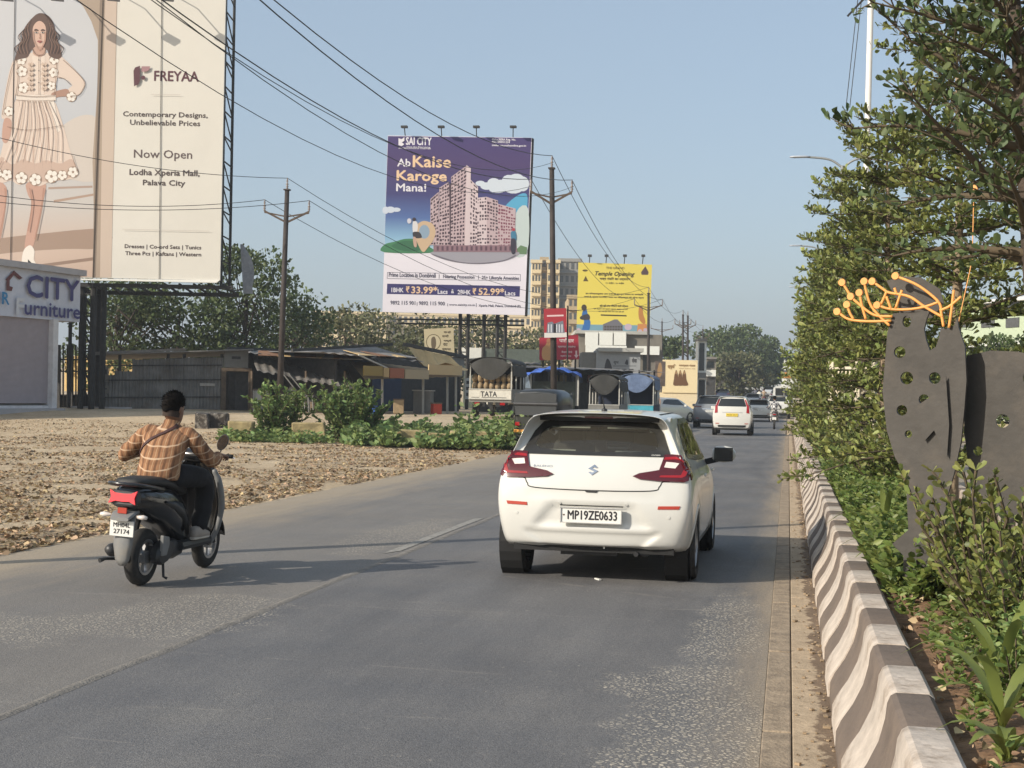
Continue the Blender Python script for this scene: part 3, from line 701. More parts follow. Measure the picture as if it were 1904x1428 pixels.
# ------------------------------------------------------------------ scooter and rider
mat('scooter_black', (.012, .012, .013), .22, var=.1, coat=.5)
mat('scooter_satin', (.035, .035, .036), .45, var=.15)
mat('scooter_grey', (.2, .2, .195), .5, var=.1, dirt=((.3, .25, .18), 5, .5))
mat('seat_black', (.02, .019, .018), .6, var=.2, bump=.15, bscale=200)
mat('tail_red', (.62, .012, .02), .25, var=.05, coat=.6, emit=(1, .02, .03, .22))
mat('skin', (.2, .105, .062), .55, var=.1, scale=10)
mat('hair', (.010, .008, .007), .9, spec=.12, var=.3, scale=60, bump=.8, bscale=150)
mat('trousers', (.012, .012, .014), .85, var=.2, scale=15, bump=.3, bscale=25)
mat('shoe_grey', (.32, .28, .24), .7, var=.15)
mat('sole', (.5, .45, .38), .7, var=.1)
mat('strap_dark', (.05, .018, .015), .7, var=.1)
def plaid():
    m, t_, N, L = node_ground('plaid'); b = t_.nodes['Principled BSDF']; tc = N('ShaderNodeTexCoord').outputs['Object']
    sx = N('ShaderNodeSeparateXYZ'); L(tc, sx.inputs[0])
    def band(v, per, ph, w_):
        q = math_(N, L, 'FRACT', math_(N, L, 'ADD', math_(N, L, 'DIVIDE', v, per), ph)); a = math_(N, L, 'ABSOLUTE', math_(N, L, 'SUBTRACT', q, .5)); return mapr(N, L, a, w_*.5+.03, w_*.5-.03)
    warp = math_(N, L, 'MULTIPLY', math_(N, L, 'SUBTRACT', noi(N, L, tc, 4, 3), .5), .05)
    u = math_(N, L, 'ADD', sx.outputs[0], warp); v = math_(N, L, 'ADD', math_(N, L, 'ADD', sx.outputs[2], math_(N, L, 'MULTIPLY', warp, .7)), math_(N, L, 'MULTIPLY', sx.outputs[1], -.55))
    c = mixc(N, L, noi(N, L, tc, 12, 4), (.25, .122, .058), (.32, .16, .078))
    c = mixc(N, L, math_(N, L, 'MULTIPLY', band(u, .062, .1, .3), .75), c, (.09, .04, .02))
    c = mixc(N, L, math_(N, L, 'MULTIPLY', band(v, .078, .3, .3), .35), c, (.16, .075, .035))
    c = mixc(N, L, math_(N, L, 'MULTIPLY', band(v, .078, .02, .12), .7), c, (.6, .44, .3))
    c = mixc(N, L, math_(N, L, 'MULTIPLY', band(u, .062, .55, .09), .6), c, (.5, .34, .2))
    L(c, b.inputs[0]); b.inputs['Roughness'].default_value = .9
    bp = N('ShaderNodeBump'); bp.inputs['Strength'].default_value = .5; bp.inputs['Distance'].default_value = .02
    mp = N('ShaderNodeMapping'); mp.inputs['Scale'].default_value = (1.2, 1, .55); L(tc, mp.inputs[0]); L(noi(N, L, mp.outputs[0], 9, 4, .55, 1.), bp.inputs['Height']); L(bp.outputs[0], b.inputs['Normal'])
plaid()
def ell(c, rx, rz, n=14, e=2.4, tilt=0.):       # superellipse ring in the x-z plane
    out = []
    for k in range(n):
        a = 2*math.pi*k/n; ca, sa = math.cos(a), math.sin(a)
        x = rx*math.copysign(abs(ca)**(2/e), ca); z = rz*math.copysign(abs(sa)**(2/e), sa)
        out.append(Vector((c[0]+x, c[1]+z*math.sin(tilt), c[2]+z*math.cos(tilt))))
    return out
def scooter_wheel(root, y, rad, wid, name):
    fr = Matrix.Translation((0, y, rad)) @ Matrix.Rotation(math.pi/2, 4, 'Y'); h = wid/2
    prof = [(rad*.62, -h*.8), (rad*.8, -h), (rad*.93, -h*.8), (rad*.985, -h*.45), (rad, 0), (rad*.985, h*.45), (rad*.93, h*.8), (rad*.8, h), (rad*.62, h*.8)]
    ty = MB().lathe(prof, fr, 36, closed=True)
    for k in range(26):
        a = 2*math.pi*k/26
        for sg in (-1, 1): ty.add([fr @ (Matrix.Rotation(a, 4, 'Z') @ Vector(p)) for p in ((rad*.985, sg*h*.15, 0)[::1], )]*0, [])
    ty = ty.build('tyre', MATS['rubber'], root, smooth=40)
    rm = MB().lathe([(rad*.63, -h*.85), (rad*.63, h*.85), (rad*.55, h*.8), (rad*.55, -h*.8)], fr, 28, closed=True).lathe([(.001, -h*.9), (.055, -h*.9), (.055, h*.9), (.001, h*.9)], fr, 14)
    for k in range(5):
        for q in (-.13, .13):
            a = 2*math.pi*k/5; d0 = fr @ (Matrix.Rotation(a+q*1.6, 4, 'Z') @ Vector((.045, 0, 0))); d1 = fr @ (Matrix.Rotation(a+q, 4, 'Z') @ Vector((rad*.57, 0, 0)))
            rm.beam(d0, d1, .022, .03, up=(1, 0, 0))
    rm.build('rim', MATS['alloy'], ty, smooth=40)
def scooter(root, detail=True):
    B = MATS['scooter_black']
    # origin: ground under the rear axle, +y forwards
    scooter_wheel(root, 0, .235, .115, 'w'); scooter_wheel(root, 1.25, .235, .1, 'w')
    # rear body
    mb = MB(); rings = []
    for y, z, rx, rz in ((-.40, .735, .05, .05), (-.37, .735, .105, .085), (-.30, .735, .145, .105), (-.12, .70, .175, .14), (.12, .655, .19, .175), (.35, .58, .175, .21), (.52, .48, .15, .2), (.62, .42, .12, .15)):
        rings.append(ell((0, y+(.03 if y < -.25 else 0), z), rx, rz, 18, 2.6))
    body = mb.loft(rings).build('rear_body', B, root, smooth=True)
    for sg in (-1, 1):      # raised side flash
        mb = MB(); a = [(.0, .70), (.16, .66), (.34, .60), (.44, .50), (.47, .40)]; rr = []
        for (y, z), w_ in zip(a, (.012, .05, .06, .04, .01)):
            x = sg*(.192-.1*max(0, y-.3)); rr.append([Vector((x-sg*.02, y, z+w_)), Vector((x+sg*.012, y, z)), Vector((x-sg*.02, y, z-w_))])
        mb.loft(rr, closed=False).build('side_flash', MATS['scooter_satin'], body, smooth=True, solid=.008)
    # seat
    rings = [ell((0, y, z), rx, rz, 16, 2.6) for y, z, rx, rz in ((-.34, .862, .06, .018), (-.31, .868, .115, .034), (-.1, .862, .14, .045), (.12, .845, .15, .048), (.26, .815, .145, .05), (.45, .775, .135, .055), (.56, .755, .1, .05), (.60, .75, .06, .035))]
    MB().loft(rings).build('seat', MATS['seat_black'], root, smooth=True)
    # grab rail
    MB().tube(curve([(.14, .05, .80), (.165, -.2, .83), (.13, -.38, .855), (0, -.43, .86), (-.13, -.38, .855), (-.165, -.2, .83), (-.14, .05, .80)], 6), .016, 8).build('grab_rail', B, root, smooth=True)
    # floorboard and tunnel
    MB().loft([ell((0, y, .29), .17, .045, 12, 4) for y in (.42, .55, .85, 1.0)]).build('floorboard', MATS['scooter_satin'], root, smooth=40)
    # leg shield and front apron
    mb = MB(); rr = []
    for z, y, wx, bow in ((.24, 1.03, .13, .05), (.4, 1.04, .19, .08), (.6, 1.03, .22, .1), (.8, .985, .205, .1), (.93, .94, .15, .08), (1.0, .92, .09, .05)):
        rr.append([Vector((wx*t, y+bow*(1-t*t)-.02, z)) for t in np.linspace(-1, 1, 11)])
    mb.loft(rr, closed=False).build('leg_shield', B, root, smooth=True, solid=.03)
    for sg in (-1, 1):
        MB().tube(curve([(sg*.135, 1.01, .25), (sg*.20, 1.02, .4), (sg*.232, 1.01, .6), (sg*.215, .965, .8), (sg*.17, .93, .92)], 6), [.02]+[.026]*10+[.03]*10+[.024]*3+[.016], 8).build('shield_trim', MATS['scooter_grey'], root, smooth=True)
    mb = MB(); rr = []
    for z, y, wx, bow in ((.42, 1.10, .1, .09), (.6, 1.10, .16, .13), (.8, 1.06, .17, .14), (.95, 1.0, .12, .1)):
        rr.append([Vector((wx*t, y+bow*(1-t*t), z)) for t in np.linspace(-1, 1, 11)])
    mb.loft(rr, closed=False).build('front_apron', B, root, smooth=True, solid=.02)
    # front fork and mudguard
    mb = MB()
    for sg in (-1, 1): mb.tube([(sg*.075, 1.25, .235), (sg*.07, 1.17, .52)], .02, 8)
    mb.tube([(0, 1.15, .5), (0, .98, .98)], .03, 8).build('front_fork', MATS['scooter_satin'], root)
    mb = MB(); rr = []
    for a in np.linspace(R_(10), R_(165), 14): rr.append([Vector((t*.075, 1.25+(.265-.02*t*t)*math.cos(a), .235+(.265-.02*t*t)*math.sin(a))) for t in (-1, -.6, 0, .6, 1)])
    mb.loft(rr, closed=False).build('front_mudguard', B, root, smooth=True, solid=.008)
    # handlebar cover, headlamp, bar, grips, levers, mirrors
    MB().loft([ell((x, .95-.06*abs(x), 1.02+.03*abs(x)), .001+.0, .0, 3) for x in (0,)] + []).v
    rings = [[Vector((x, .955-.12*abs(x)+ry*math.cos(a), 1.03+rz*math.sin(a))) for a in [2*math.pi*k/12 for k in range(12)]] for x, ry, rz in ((-.2, .02, .02), (-.16, .045, .04), (-.08, .075, .065), (0, .085, .07), (.08, .075, .065), (.16, .045, .04), (.2, .02, .02))]
    hc = MB().loft(rings).build('handlebar_cover', B, root, smooth=True)
    MB().loft([ell((0, 1.0, 1.06), .11, .06, 12), ell((0, .985, 1.10), .08, .05, 12)]).build('visor', MATS['scooter_satin'], hc, smooth=True)
    for sg in (-1, 1):
        MB().tube([(sg*.15, .94, 1.035), (sg*.34, .895, 1.05)], .013, 8).tube([(sg*.22, .922, 1.042), (sg*.35, .892, 1.051)], .019, 10).build('grip', MATS['rubber'], root, smooth=True)
        MB().tube([(sg*.19, .975, 1.03), (sg*.27, .965, 1.03), (sg*.36, .93, 1.035)], .006, 6).build('brake_lever', MATS['chrome'], root)
        st_ = MB().tube(curve([(sg*.19, .94, 1.04), (sg*.215, .945, 1.08), (sg*.225, .94, 1.11)], 5), .006, 6)
        mr = st_.build('mirror_stalk', MATS['black_plastic'], root)
        MB().loft([[Vector((sg*.235+.05*s_*math.cos(a)-.02*s_*math.sin(a)*sg*-1, yy, 1.165+.075*s_*math.sin(a))) for a in [2*math.pi*k/14 for k in range(14)]] for yy, s_ in ((.97, .4), (.955, .9), (.94, 1.), (.932, 1.))]).build('mirror_shell', MATS['black_plastic'], mr, smooth=40)
        MB().loft([[Vector((sg*.235+.045*s_*math.cos(a)+.02*s_*math.sin(a)*sg, yy, 1.165+.068*s_*math.sin(a))) for a in [2*math.pi*k/14 for k in range(14)]] for yy, s_ in ((.9325, 1.), (.930, .98))]).build('mirror_glass', MATS['chrome'], mr)
    # tail lamp: bright X-shaped lens with its dark bezel
    bz = MB().prism([(-.125, .06), (.125, .06), (.13, -.03), (.08, -.07), (-.08, -.07), (-.13, -.03)], frame((0, -.372, .745), (1, 0, 0), (0, .2, 1)), -.05, .006).build('tail_bezel', MATS['scooter_satin'], root, bevel=.02)
    MB().prism([(-.118, .058), (-.07, .034), (0, .03), (.07, .034), (.118, .058), (.1, .0), (.115, -.052), (.06, -.03), (0, -.034), (-.06, -.03), (-.115, -.052), (-.1, 0)], frame((0, -.388, .748), (1, 0, 0), (0, .2, 1)), 0, .012).build('tail_lens', MATS['tail_red'], bz)
    # tail flap with reflector, indicators, plate, inner mudguard
    fl = MB().loft([ell((0, -.26, .63), .09, .02, 10, 4), ell((0, -.36, .615), .10, .02, 10, 4), ell((0, -.43, .58), .08, .014, 10, 4)]).build('tail_flap', MATS['scooter_grey'], root, smooth=40)
    MB().box((0, -.385, .645), (.075, .015, .045)).build('reflector', MATS['reflector_red'], fl)
    for sg in (-1, 1):
        MB().loft([ell((sg*(.11+t), -.36, .60), .001+.0, r_, 8) for t, r_ in ((0, .012),)]+[[Vector((sg*(.11+t), -.36+.028*s_*math.cos(a), .60+.022*s_*math.sin(a))) for a in [2*math.pi*k/8 for k in range(8)]] for t, s_ in ((.02, .7), (.06, 1.), (.09, .6))]).build('indicator', MATS['lamp_clear'], root, smooth=True)
    mg = MB(); rr = []
    for z, y, wx in ((.60, -.30, .07), (.5, -.325, .085), (.36, -.335, .08), (.25, -.33, .06), (.2, -.32, .03)): rr.append([Vector((wx*t, y-.02*(1-t*t), z)) for t in (-1, -.5, 0, .5, 1)])
    mg.loft(rr, closed=False).build('mudguard', MATS['scooter_grey'], root, smooth=True, solid=.012)
    pl = MB().box((0, -.375, .50), (.205, .008, .125)).build('number_plate', MATS['plate_white'], root, bevel=.003)
    f_ = lambda z: frame((0, -.3798, z), (1, 0, 0), (0, 0, 1))
    text('MH04L', f_(.512), 0, MATS['print_black'], pl, width=.145, height=.036, align='CENTER', bold=.0007)
    text('27174', f_(.460), 0, MATS['print_black'], pl, width=.135, height=.036, align='CENTER', bold=.0007)
    # engine case (right) with cooling cover, exhaust (left), stand, shock
    MB().loft([[Vector((x, .02+ry*math.cos(a)+.12*(1), .27+rz*math.sin(a)*(1.0)+.03*math.cos(a)) ) for a in [2*math.pi*k/14 for k in range(14)]] for x, ry, rz in ((.07, .14, .09), (.13, .15, .1), (.155, .13, .08))]).loft([ell((.06, y, z), .07, r_, 10) for y, z, r_ in ((.1, .27, .07), (.4, .27, .09), (.5, .26, .06))]).build('engine_case', MATS['scooter_satin'], root, smooth=40)
    MB().prism([(.03, .42), (.14, .40), (.15, .34), (.11, .25), (.03, .25)], frame((.16, 0, 0), (0, 1, 0), (0, 0, 1)), -.02, .012).build('case_cover', MATS['scooter_grey'], root, bevel=.006)
    MB().tube([(-.1, .35, .2), (-.12, .1, .25), (-.125, -.02, .27), (-.125, -.28, .31), (-.12, -.34, .32)], [.018, .02, .05, .055, .035], 12).build('exhaust', MATS['scooter_satin'], root, smooth=True)
    MB().tube([(.06, .27, .2), (.09, .24, .05), (.12, .25, .035)], .012, 8).build('stand', MATS['black_plastic'], root)
    MB().tube([(-.095, 0, .28), (-.095, .08, .55)], .03, 8).build('shock_absorber', MATS['black_plastic'], root)
    MB().tube([(-.11, -.1, .22), (-.15, -.33, .24), (-.17, -.38, .23)], [.012, .012, .02], 8).build('saree_guard', MATS['black_plastic'], root)

def skin_mesh(verts, edges, radii, root_i=0, sub=2, mirror=None):
    me = bpy.data.meshes.new('sk'); me.from_pydata([tuple(v) for v in verts], edges, [])
    o = bpy.data.objects.new('sk', me); COL.objects.link(o); md = o.modifiers.new('s', 'SKIN'); md.use_smooth_shade = True
    sv = me.skin_vertices[0].data if me.skin_vertices else None
    if sv is None:
        bpy.context.view_layer.objects.active = o; bpy.ops.mesh.customdata_skin_add(); sv = me.skin_vertices[0].data
    for i, r in enumerate(radii): sv[i].radius = (r, r) if isinstance(r, (int, float)) else r; sv[i].use_root = (i == root_i)
    m2 = o.modifiers.new('ss', 'SUBSURF'); m2.levels = sub; m2.render_levels = sub
    dg = bpy.context.evaluated_depsgraph_get(); dg.update(); me2 = bpy.data.meshes.new_from_object(o.evaluated_get(dg))
    bpy.data.objects.remove(o); bpy.data.meshes.remove(me)
    mb = MB(); mb.add([v.co.copy() for v in me2.vertices], [tuple(p.vertices) for p in me2.polygons]); bpy.data.meshes.remove(me2); return mb
def chain(*parts):
    """parts: lists of (name or None, co, radius); a first entry that is a string links to a named vertex"""
    V = []; E_ = []; R = []; nm = {}
    for p in parts:
        prev = None
        for q in p:
            if isinstance(q, str): prev = nm[q]; continue
            n, co, r = q; V.append(Vector(co)); R.append(r); i = len(V)-1
            if n: nm[n] = i
            if prev is not None: E_.append((prev, i))
            prev = i
    return V, E_, R, nm
def head(root, c, yaw, tilt, s=1.):
    """head with face, ears and hair about centre c (metres), facing +y before the yaw"""
    fr = Matrix.Translation(c) @ Matrix.Rotation(yaw, 4, 'Z') @ Matrix.Rotation(tilt, 4, 'X') @ Matrix.Scale(s, 4)
    rings = []
    for z, rx, ry, oy in ((-.125, .04, .045, .03), (-.11, .055, .065, .025), (-.08, .064, .085, .015), (-.04, .071, .095, .006), (0, .075, .099, 0), (.04, .077, .1, -.004), (.075, .07, .09, -.008), (.1, .052, .068, -.01), (.117, .02, .03, -.01)):
        ring = []
        for k in range(20):
            a = 2*math.pi*k/20; p = Vector((rx*math.cos(a), oy+ry*math.sin(a), z)); ring.append(p)
        rings.append(ring)
    hd = MB().loft(rings)
    hd.loft([[Vector((w_*q, .095+d_, z)) for q in (-1, 0, 1, 0)] for z, w_, d_ in ((.02, .008, -.004), (-.01, .012, .012), (-.025, .017, .02), (-.034, .012, .004))])       # nose
    for sg in (-1, 1):
        hd.loft([[Vector((sg*(.072+t), -.005+.02*s_*math.cos(a), -.012+.032*s_*math.sin(a))) for a in [2*math.pi*k/8 for k in range(8)]] for t, s_ in ((-.005, .7), (.008, 1.), (.016, .8))])     # ears
    hd.xf(fr); o = hd.build('head', MATS['skin'], root, smooth=True)
    fm = MB()
    for sg in (-1, 1): fm.ball(fr @ Vector((sg*.032, .092, .002)), .010, 8, 6)
    fm.build('eye', MATS['print_black'], o)
    MB().add([fr @ Vector(p) for p in ((-.022, .094, -.062), (0, .1, -.058), (.022, .094, -.062), (0, .098, -.069))], [(0, 3, 2, 1)]).build('mouth', mat('lips', (.2, .07, .05), .5), o)
    # hair: cap with an uneven edge, short at the back and sides
    hr = MB(); n = 28; rg = []
    for i in range(10):
        t = i/9; ring = []
        for k in range(n):
            a = 2*math.pi*k/n; sa = math.sin(a)
            zl = -.005+.055*max(0, sa)+.012*math.sin(a*5)-.03*max(0, -sa)*.9
            z = zl+(.136-zl)*math.sin(t*math.pi/2); q = max(0., 1-abs((z+.01)/.147)**2.6)**.5
            f_ = 1.06+.15*sstep(t*1.6)+.07*mnoise.noise(Vector((math.cos(a)*3, sa*3, t*4)))+(.03*math.sin(t*3.1))
            ring.append(Vector((.0775*q*f_*math.cos(a), -.004+.101*q*f_*sa, z+.008*mnoise.noise(Vector((math.cos(a)*4, sa*4, t*5))))))
        rg.append(ring)
    fd = MB().loft([[Vector((.0775*f_*math.cos(a), (-.004 if z > -.05 else .0)+.1*f_*math.sin(a), z)) for a in np.linspace(math.pi*1.02, math.pi*1.98, 15)] for z, f_ in ((-.075, .955), (-.05, .985), (-.02, 1.02), (.02, 1.06), (.05, 1.05))], closed=False).xf(fr); fd.build('hair_fade', mat('hair_short', (.045, .03, .022), .9, var=.4, scale=120), o, smooth=True)
    hr.loft(rg).xf(fr); h = hr.build('hair', MATS['hair'], root, smooth=True)
    q = []; d_ = []; rs = random.Random(4)      # short tufts that break the outline of the hair
    for k in range(900):
        a = rs.random()*6.28; t = rs.random()**.7; i = int(a/6.2832*n) % n; r_ = min(9, int(t*9.99)); p = rg[r_][i]; p2 = rg[min(9, r_+1)][(i+1) % n]; v = p.lerp(p2, rs.random()); nrm = Vector((v.x, v.y, v.z*.8)).normalized()
        q.append(fr @ (v-nrm*.004)); d_.append((fr.to_3x3() @ (nrm*.5+Vector((rs.gauss(0, .3), -.55+rs.gauss(0, .3), .25+rs.gauss(0, .3))))).normalized())
    leaf_mesh_small(q, d_, .02, MATS['hair'], h)
    return o, h
def leaf_mesh_small(pos, dirs, size, m, parent):
    mb = MB(); rs = random.Random(9)
    for p, d in zip(pos, dirs):
        s_ = d.cross(Vector((rs.gauss(0, 1), rs.gauss(0, 1), rs.gauss(0, 1)))).normalized()*.0035; l_ = size*(.6+.8*rs.random()); mb.add([p-s_, p+s_, p+s_*.3+d*l_, p-s_*.3+d*l_], [(0, 1, 2, 3)])
    return tag(mb.build('hair_tufts', m, parent), kind='stuff')
def hand(root, wrist, grip_dir, curl_dir, thumb_dir, m, s=1.):
    """hand closed on a bar: palm, four fingers of unequal length curled round, thumb from the side of the palm"""
    w_ = Vector(wrist); g = Vector(grip_dir).normalized(); c = Vector(curl_dir).normalized(); t = Vector(thumb_dir).normalized()
    mb = MB(); pc = w_+g*.05*s
    mb.loft([[p0+(t*math.cos(a)*hw+c*math.sin(a)*hh) for a in [2*math.pi*k/10 for k in range(10)]] for p0, hw, hh in ((w_-g*.02, .026, .02), (w_+g*.01, .03, .019), (pc, .04, .016), (w_+g*.085*s, .04, .013))])
    for k, (ln, of) in enumerate(((.072, .031), (.08, .011), (.075, -.010), (.06, -.029))):
        b0 = w_+g*.082*s+t*of; p1 = b0+g*ln*.36+c*.008; p2 = p1+(g*.35+c).normalized()*ln*.36; p3 = p2+(c*.6-g).normalized()*ln*.3
        mb.tube([b0-g*.015, b0, p1, p2, p3], [.0095, .0095, .009, .0085, .006], 8)
    q0 = w_+g*.025+t*.026; q1 = q0+(t*.7+g*.6+c*.2).normalized()*.035; q2 = q1+(g*.8+c*.7-t*.2).normalized()*.03
    mb.tube([q0, q1, q2], [.012, .011, .007], 8)
    return mb.build('hand', m, root, smooth=True)
TORSO = [(0.865, 0.19, 0.172, 0.125), (0.92, 0.2, 0.182, 0.132), (0.98, 0.215, 0.18, 0.13), (1.05, 0.24, 0.184, 0.13), (1.12, 0.275, 0.198, 0.132), (1.19, 0.315, 0.212, 0.13), (1.245, 0.345, 0.208, 0.112), (1.285, 0.365, 0.16, 0.09), (1.31, 0.378, 0.1, 0.075), (1.335, 0.385, 0.068, 0.066)]
def torso_rings():
    a = curve([(q[0], q[1], q[2]) for q in TORSO], 5); b = curve([(q[3], 0, 0) for q in TORSO], 5)
    return [(p.x, p.y, p.z, q.x) for p, q in zip(a, b)]
def rider(root):
    # joints in the scooter's frame (metres): seated, leaning a little forward, hands on the grips
    S = dict
    hip = (0, .12, .90)
    body = chain([('pel', (0, .21, .93), .09), ('waist', (0, .23, 1.0), .08), ('chest', (0, .30, 1.13), .09), ('neckb', (0, .375, 1.30), .045), (None, (0, .392, 1.39), .05)],
                 ['chest', (None, (.12, .34, 1.22), .045), (None, (.19, .36, 1.2), .036), (None, (.315, .49, 1.04), .03), (None, (.316, .70, 1.07), .023)],
                 ['chest', (None, (-.12, .34, 1.22), .045), (None, (-.19, .355, 1.2), .036), (None, (-.40, .41, 1.04), .03), (None, (-.322, .70, 1.075), .023)],
                 ['pel', (None, (.1, .25, .90), .06), (None, (.19, .70, .86), .045), (None, (.155, .72, .46), .035), (None, (.15, .70, .36), .03)],
                 ['pel', (None, (-.1, .25, .90), .06), (None, (-.19, .70, .86), .045), (None, (-.155, .72, .46), .035), (None, (-.15, .70, .36), .03)])
    bo = skin_mesh(body[0], body[1], body[2]).build('body', MATS['skin'], root, smooth=True)
    shirt = MB(); rr = []
    for z, y, rx, ry in torso_rings():
        n = 40; rr.append([Vector((rx*math.copysign(abs(math.cos(a))**.86, math.cos(a)), y+ry*math.sin(a), z+(.02*math.cos(a)**2 if z > 1.25 else 0)*-1)) for a in [2*math.pi*k/n for k in range(n)]])
    shirt.loft(rr)
    for sg, pts in ((1, ((.09, .355, 1.235, .06), (.175, .36, 1.235, .07), (.235, .375, 1.185, .07), (.285, .43, 1.10, .064), (.325, .50, 1.035, .06), (.33, .56, 1.035, .056), (.322, .62, 1.05, .05), (.318, .665, 1.062, .043))),
                    (-1, ((.09, .355, 1.235, .06), (.175, .355, 1.235, .07), (.245, .36, 1.19, .07), (.33, .37, 1.11, .064), (.42, .40, 1.03, .06), (.41, .49, 1.04, .056), (.36, .60, 1.06, .05), (.325, .665, 1.07, .043)))):
        cp = curve([(q[0]*sg, q[1], q[2]) for q in pts], 6); cr = [v.x for v in curve([(q[3], 0, 0) for q in pts], 6)]
        cr = [r*(1+.05*math.sin(i*1.3)) for i, r in enumerate(cr)]
        shirt.tube(cp, cr, 16)
    for i, v in enumerate(shirt.v):      # loose folds of the cloth
        f_ = .010*mnoise.noise(Vector((v.x*7, v.y*5, v.z*9)))+.005*mnoise.noise(Vector((v.x*19, v.y*13, v.z*26)))
        d = Vector((v.x, v.y-.27, 0)); shirt.v[i] = v+(d.normalized() if d.length > .01 else d)*f_
    shirt.build('shirt', MATS['plaid'], bo, smooth=True)
    # collar
    MB().lathe([(.072, 0), (.066, .035), (.060, .035), (.062, 0)], Matrix.Translation((0, .385, 1.312)) @ Matrix.Rotation(R_(-14), 4, 'X'), 18, closed=True).build('collar', MATS['plaid'], bo, smooth=40)
    leg = lambda sg: ['pel', (None, (sg*.105, .31, .895), .11), (None, (sg*.16, .50, .885), .105), (None, (sg*.19, .70, .855), .095), (None, (sg*.185, .75, .72), .088), (None, (sg*.165, .745, .5), .08), (None, (sg*.155, .71, .395), .074)]
    tr = chain([('pel', (0, .22, .905), .13), (None, (0, .22, .975), .12)], leg(1), leg(-1))
    trs = skin_mesh(tr[0], tr[1], tr[2], sub=2)
    for i, v in enumerate(trs.v): trs.v[i] = v+Vector((1, 1, 0))*.008*mnoise.noise(v*11)
    trs.build('trousers', MATS['trousers'], bo, smooth=True)
    for sg in (-1, 1):
        shoe = MB().loft([ell((sg*.16, y+.07, z), rx, rz, 12, 3) for y, z, rx, rz in ((.53, .385, .025, .03), (.55, .39, .038, .05), (.62, .39, .042, .055), (.70, .375, .045, .04), (.78, .365, .046, .03), (.83, .36, .03, .02))]).build('shoe', MATS['shoe_grey'], bo, smooth=True)
        MB().loft([ell((sg*.16, y+.07, .34), rx, .012, 12, 3) for y, rx in ((.525, .02), (.55, .04), (.68, .046), (.78, .048), (.84, .025))]).build('sole', MATS['sole'], shoe, smooth=40)
    hand(bo, (.318, .70, 1.07), (-.02, 1, -.08), (0, .2, -1), (-1, 0, .1), MATS['skin'])
    hand(bo, (-.322, .70, 1.075), (.02, 1, -.08), (0, .2, -1), (1, 0, .1), MATS['skin'])
    head(bo, (0, .405, 1.455), R_(-14), R_(-6), 1.02)
    # sling strap across the back
    pts = curve([(-.22, .16, 1.06), (-.16, .155, 1.14), (-.05, .19, 1.23), (.06, .26, 1.30), (.08, .35, 1.325)], 8); bvs = BVHTree.FromPolygons(shirt.v, shirt.f)
    rr = []
    for i, p in enumerate(pts):
        h, n, _, _ = bvs.find_nearest(p); q = h+n*.006; tg = (pts[min(i+1, len(pts)-1)]-pts[max(0, i-1)]).normalized(); s_ = tg.cross(n).normalized()*.014; rr.append([q-s_, q+s_])
    MB().loft(rr, closed=False).build('sling_strap', MATS['strap_dark'], bo, solid=.006)
SCL = Matrix.Translation((-5.2, 10.78, 0))
sc = thing('motor_scooter', 'black scooter with lit red tail lamp in the left lane', 'scooter'); scooter(sc); sc.location = (-5.2, 10.78, .002); sc.rotation_euler = (0, R_(3), R_(-1))
rd = thing('person', 'person in orange brown plaid shirt riding the black scooter', 'person'); rider(rd); rd.location = (-5.2, 10.78, .002); rd.rotation_euler = (0, R_(3), R_(-1))
# ------------------------------------------------------------------ vegetation
mat('leaf_median', (.165, .185, .05), .5, var=.3, scale=1.2, island=.5, hue=.025, trans=.16, spec=.4)
mat('leaf_dark', (.085, .115, .042), .55, var=.25, scale=.8, island=.4, hue=.02, trans=.22, spec=.35)
mat('leaf_fresh', (.16, .21, .05), .5, var=.2, scale=2, island=.35, hue=.03, trans=.35)
mat('leaf_weed', (.17, .235, .075), .6, var=.25, scale=1.5, island=.4, hue=.03, trans=.3)
mat('leaf_olive', (.12, .125, .055), .7, var=.25, scale=.5, island=.4, hue=.02, trans=.2)
mat('leaf_dry', (.32, .23, .135), .9, var=.4, scale=2, island=.75, hue=.02, trans=.1)
mat('bark_tan', (.27, .2, .13), .9, var=.25, scale=9, bump=.6, bscale=30)
mat('bark_dark', (.075, .055, .04), .9, var=.3, scale=8, bump=.6, bscale=30)
mat('twig', (.1, .075, .045), .9, var=.2)
LEAF = np.array([(0, 0, 0), (-.2, .5, .06), (-.21, .86, .07), (0, 1.0, .0), (.21, .86, .07), (.2, .5, .06)])       # obovate, folded on the midrib
OVAL = np.array([(0, 0, 0), (-.17, .3, .05), (-.15, .7, .04), (0, 1.0, -.06), (.15, .7, .04), (.17, .3, .05)])
def leaf_mesh(name, pos, dirs, size, m, parent=None, tpl=LEAF, wide=1., up=.5, rg=rng):
    pos = np.asarray(pos, float); n = len(pos); a = np.asarray(dirs, float); a = a/np.maximum(np.linalg.norm(a, axis=1, keepdims=True), 1e-6)
    r = rg.normal(size=(n, 3)); r[:, 2] *= .35; s = np.cross(a, np.array([0, 0, 1.])*up+r*(1-up)); s /= np.maximum(np.linalg.norm(s, axis=1, keepdims=True), 1e-6)
    nn = np.cross(s, a); size = np.broadcast_to(np.asarray(size, float), (n,))
    V = pos[:, None, :]+size[:, None, None]*(tpl[None, :, 0:1]*wide*s[:, None, :]+tpl[None, :, 1:2]*a[:, None, :]+tpl[None, :, 2:3]*nn[:, None, :])
    b = np.arange(n)[:, None]*6; F = np.concatenate([b+np.array([0, 3, 2, 1]), b+np.array([0, 5, 4, 3])], axis=0)
    return fast_mesh(name, V.reshape(-1, 3), F, m, parent)
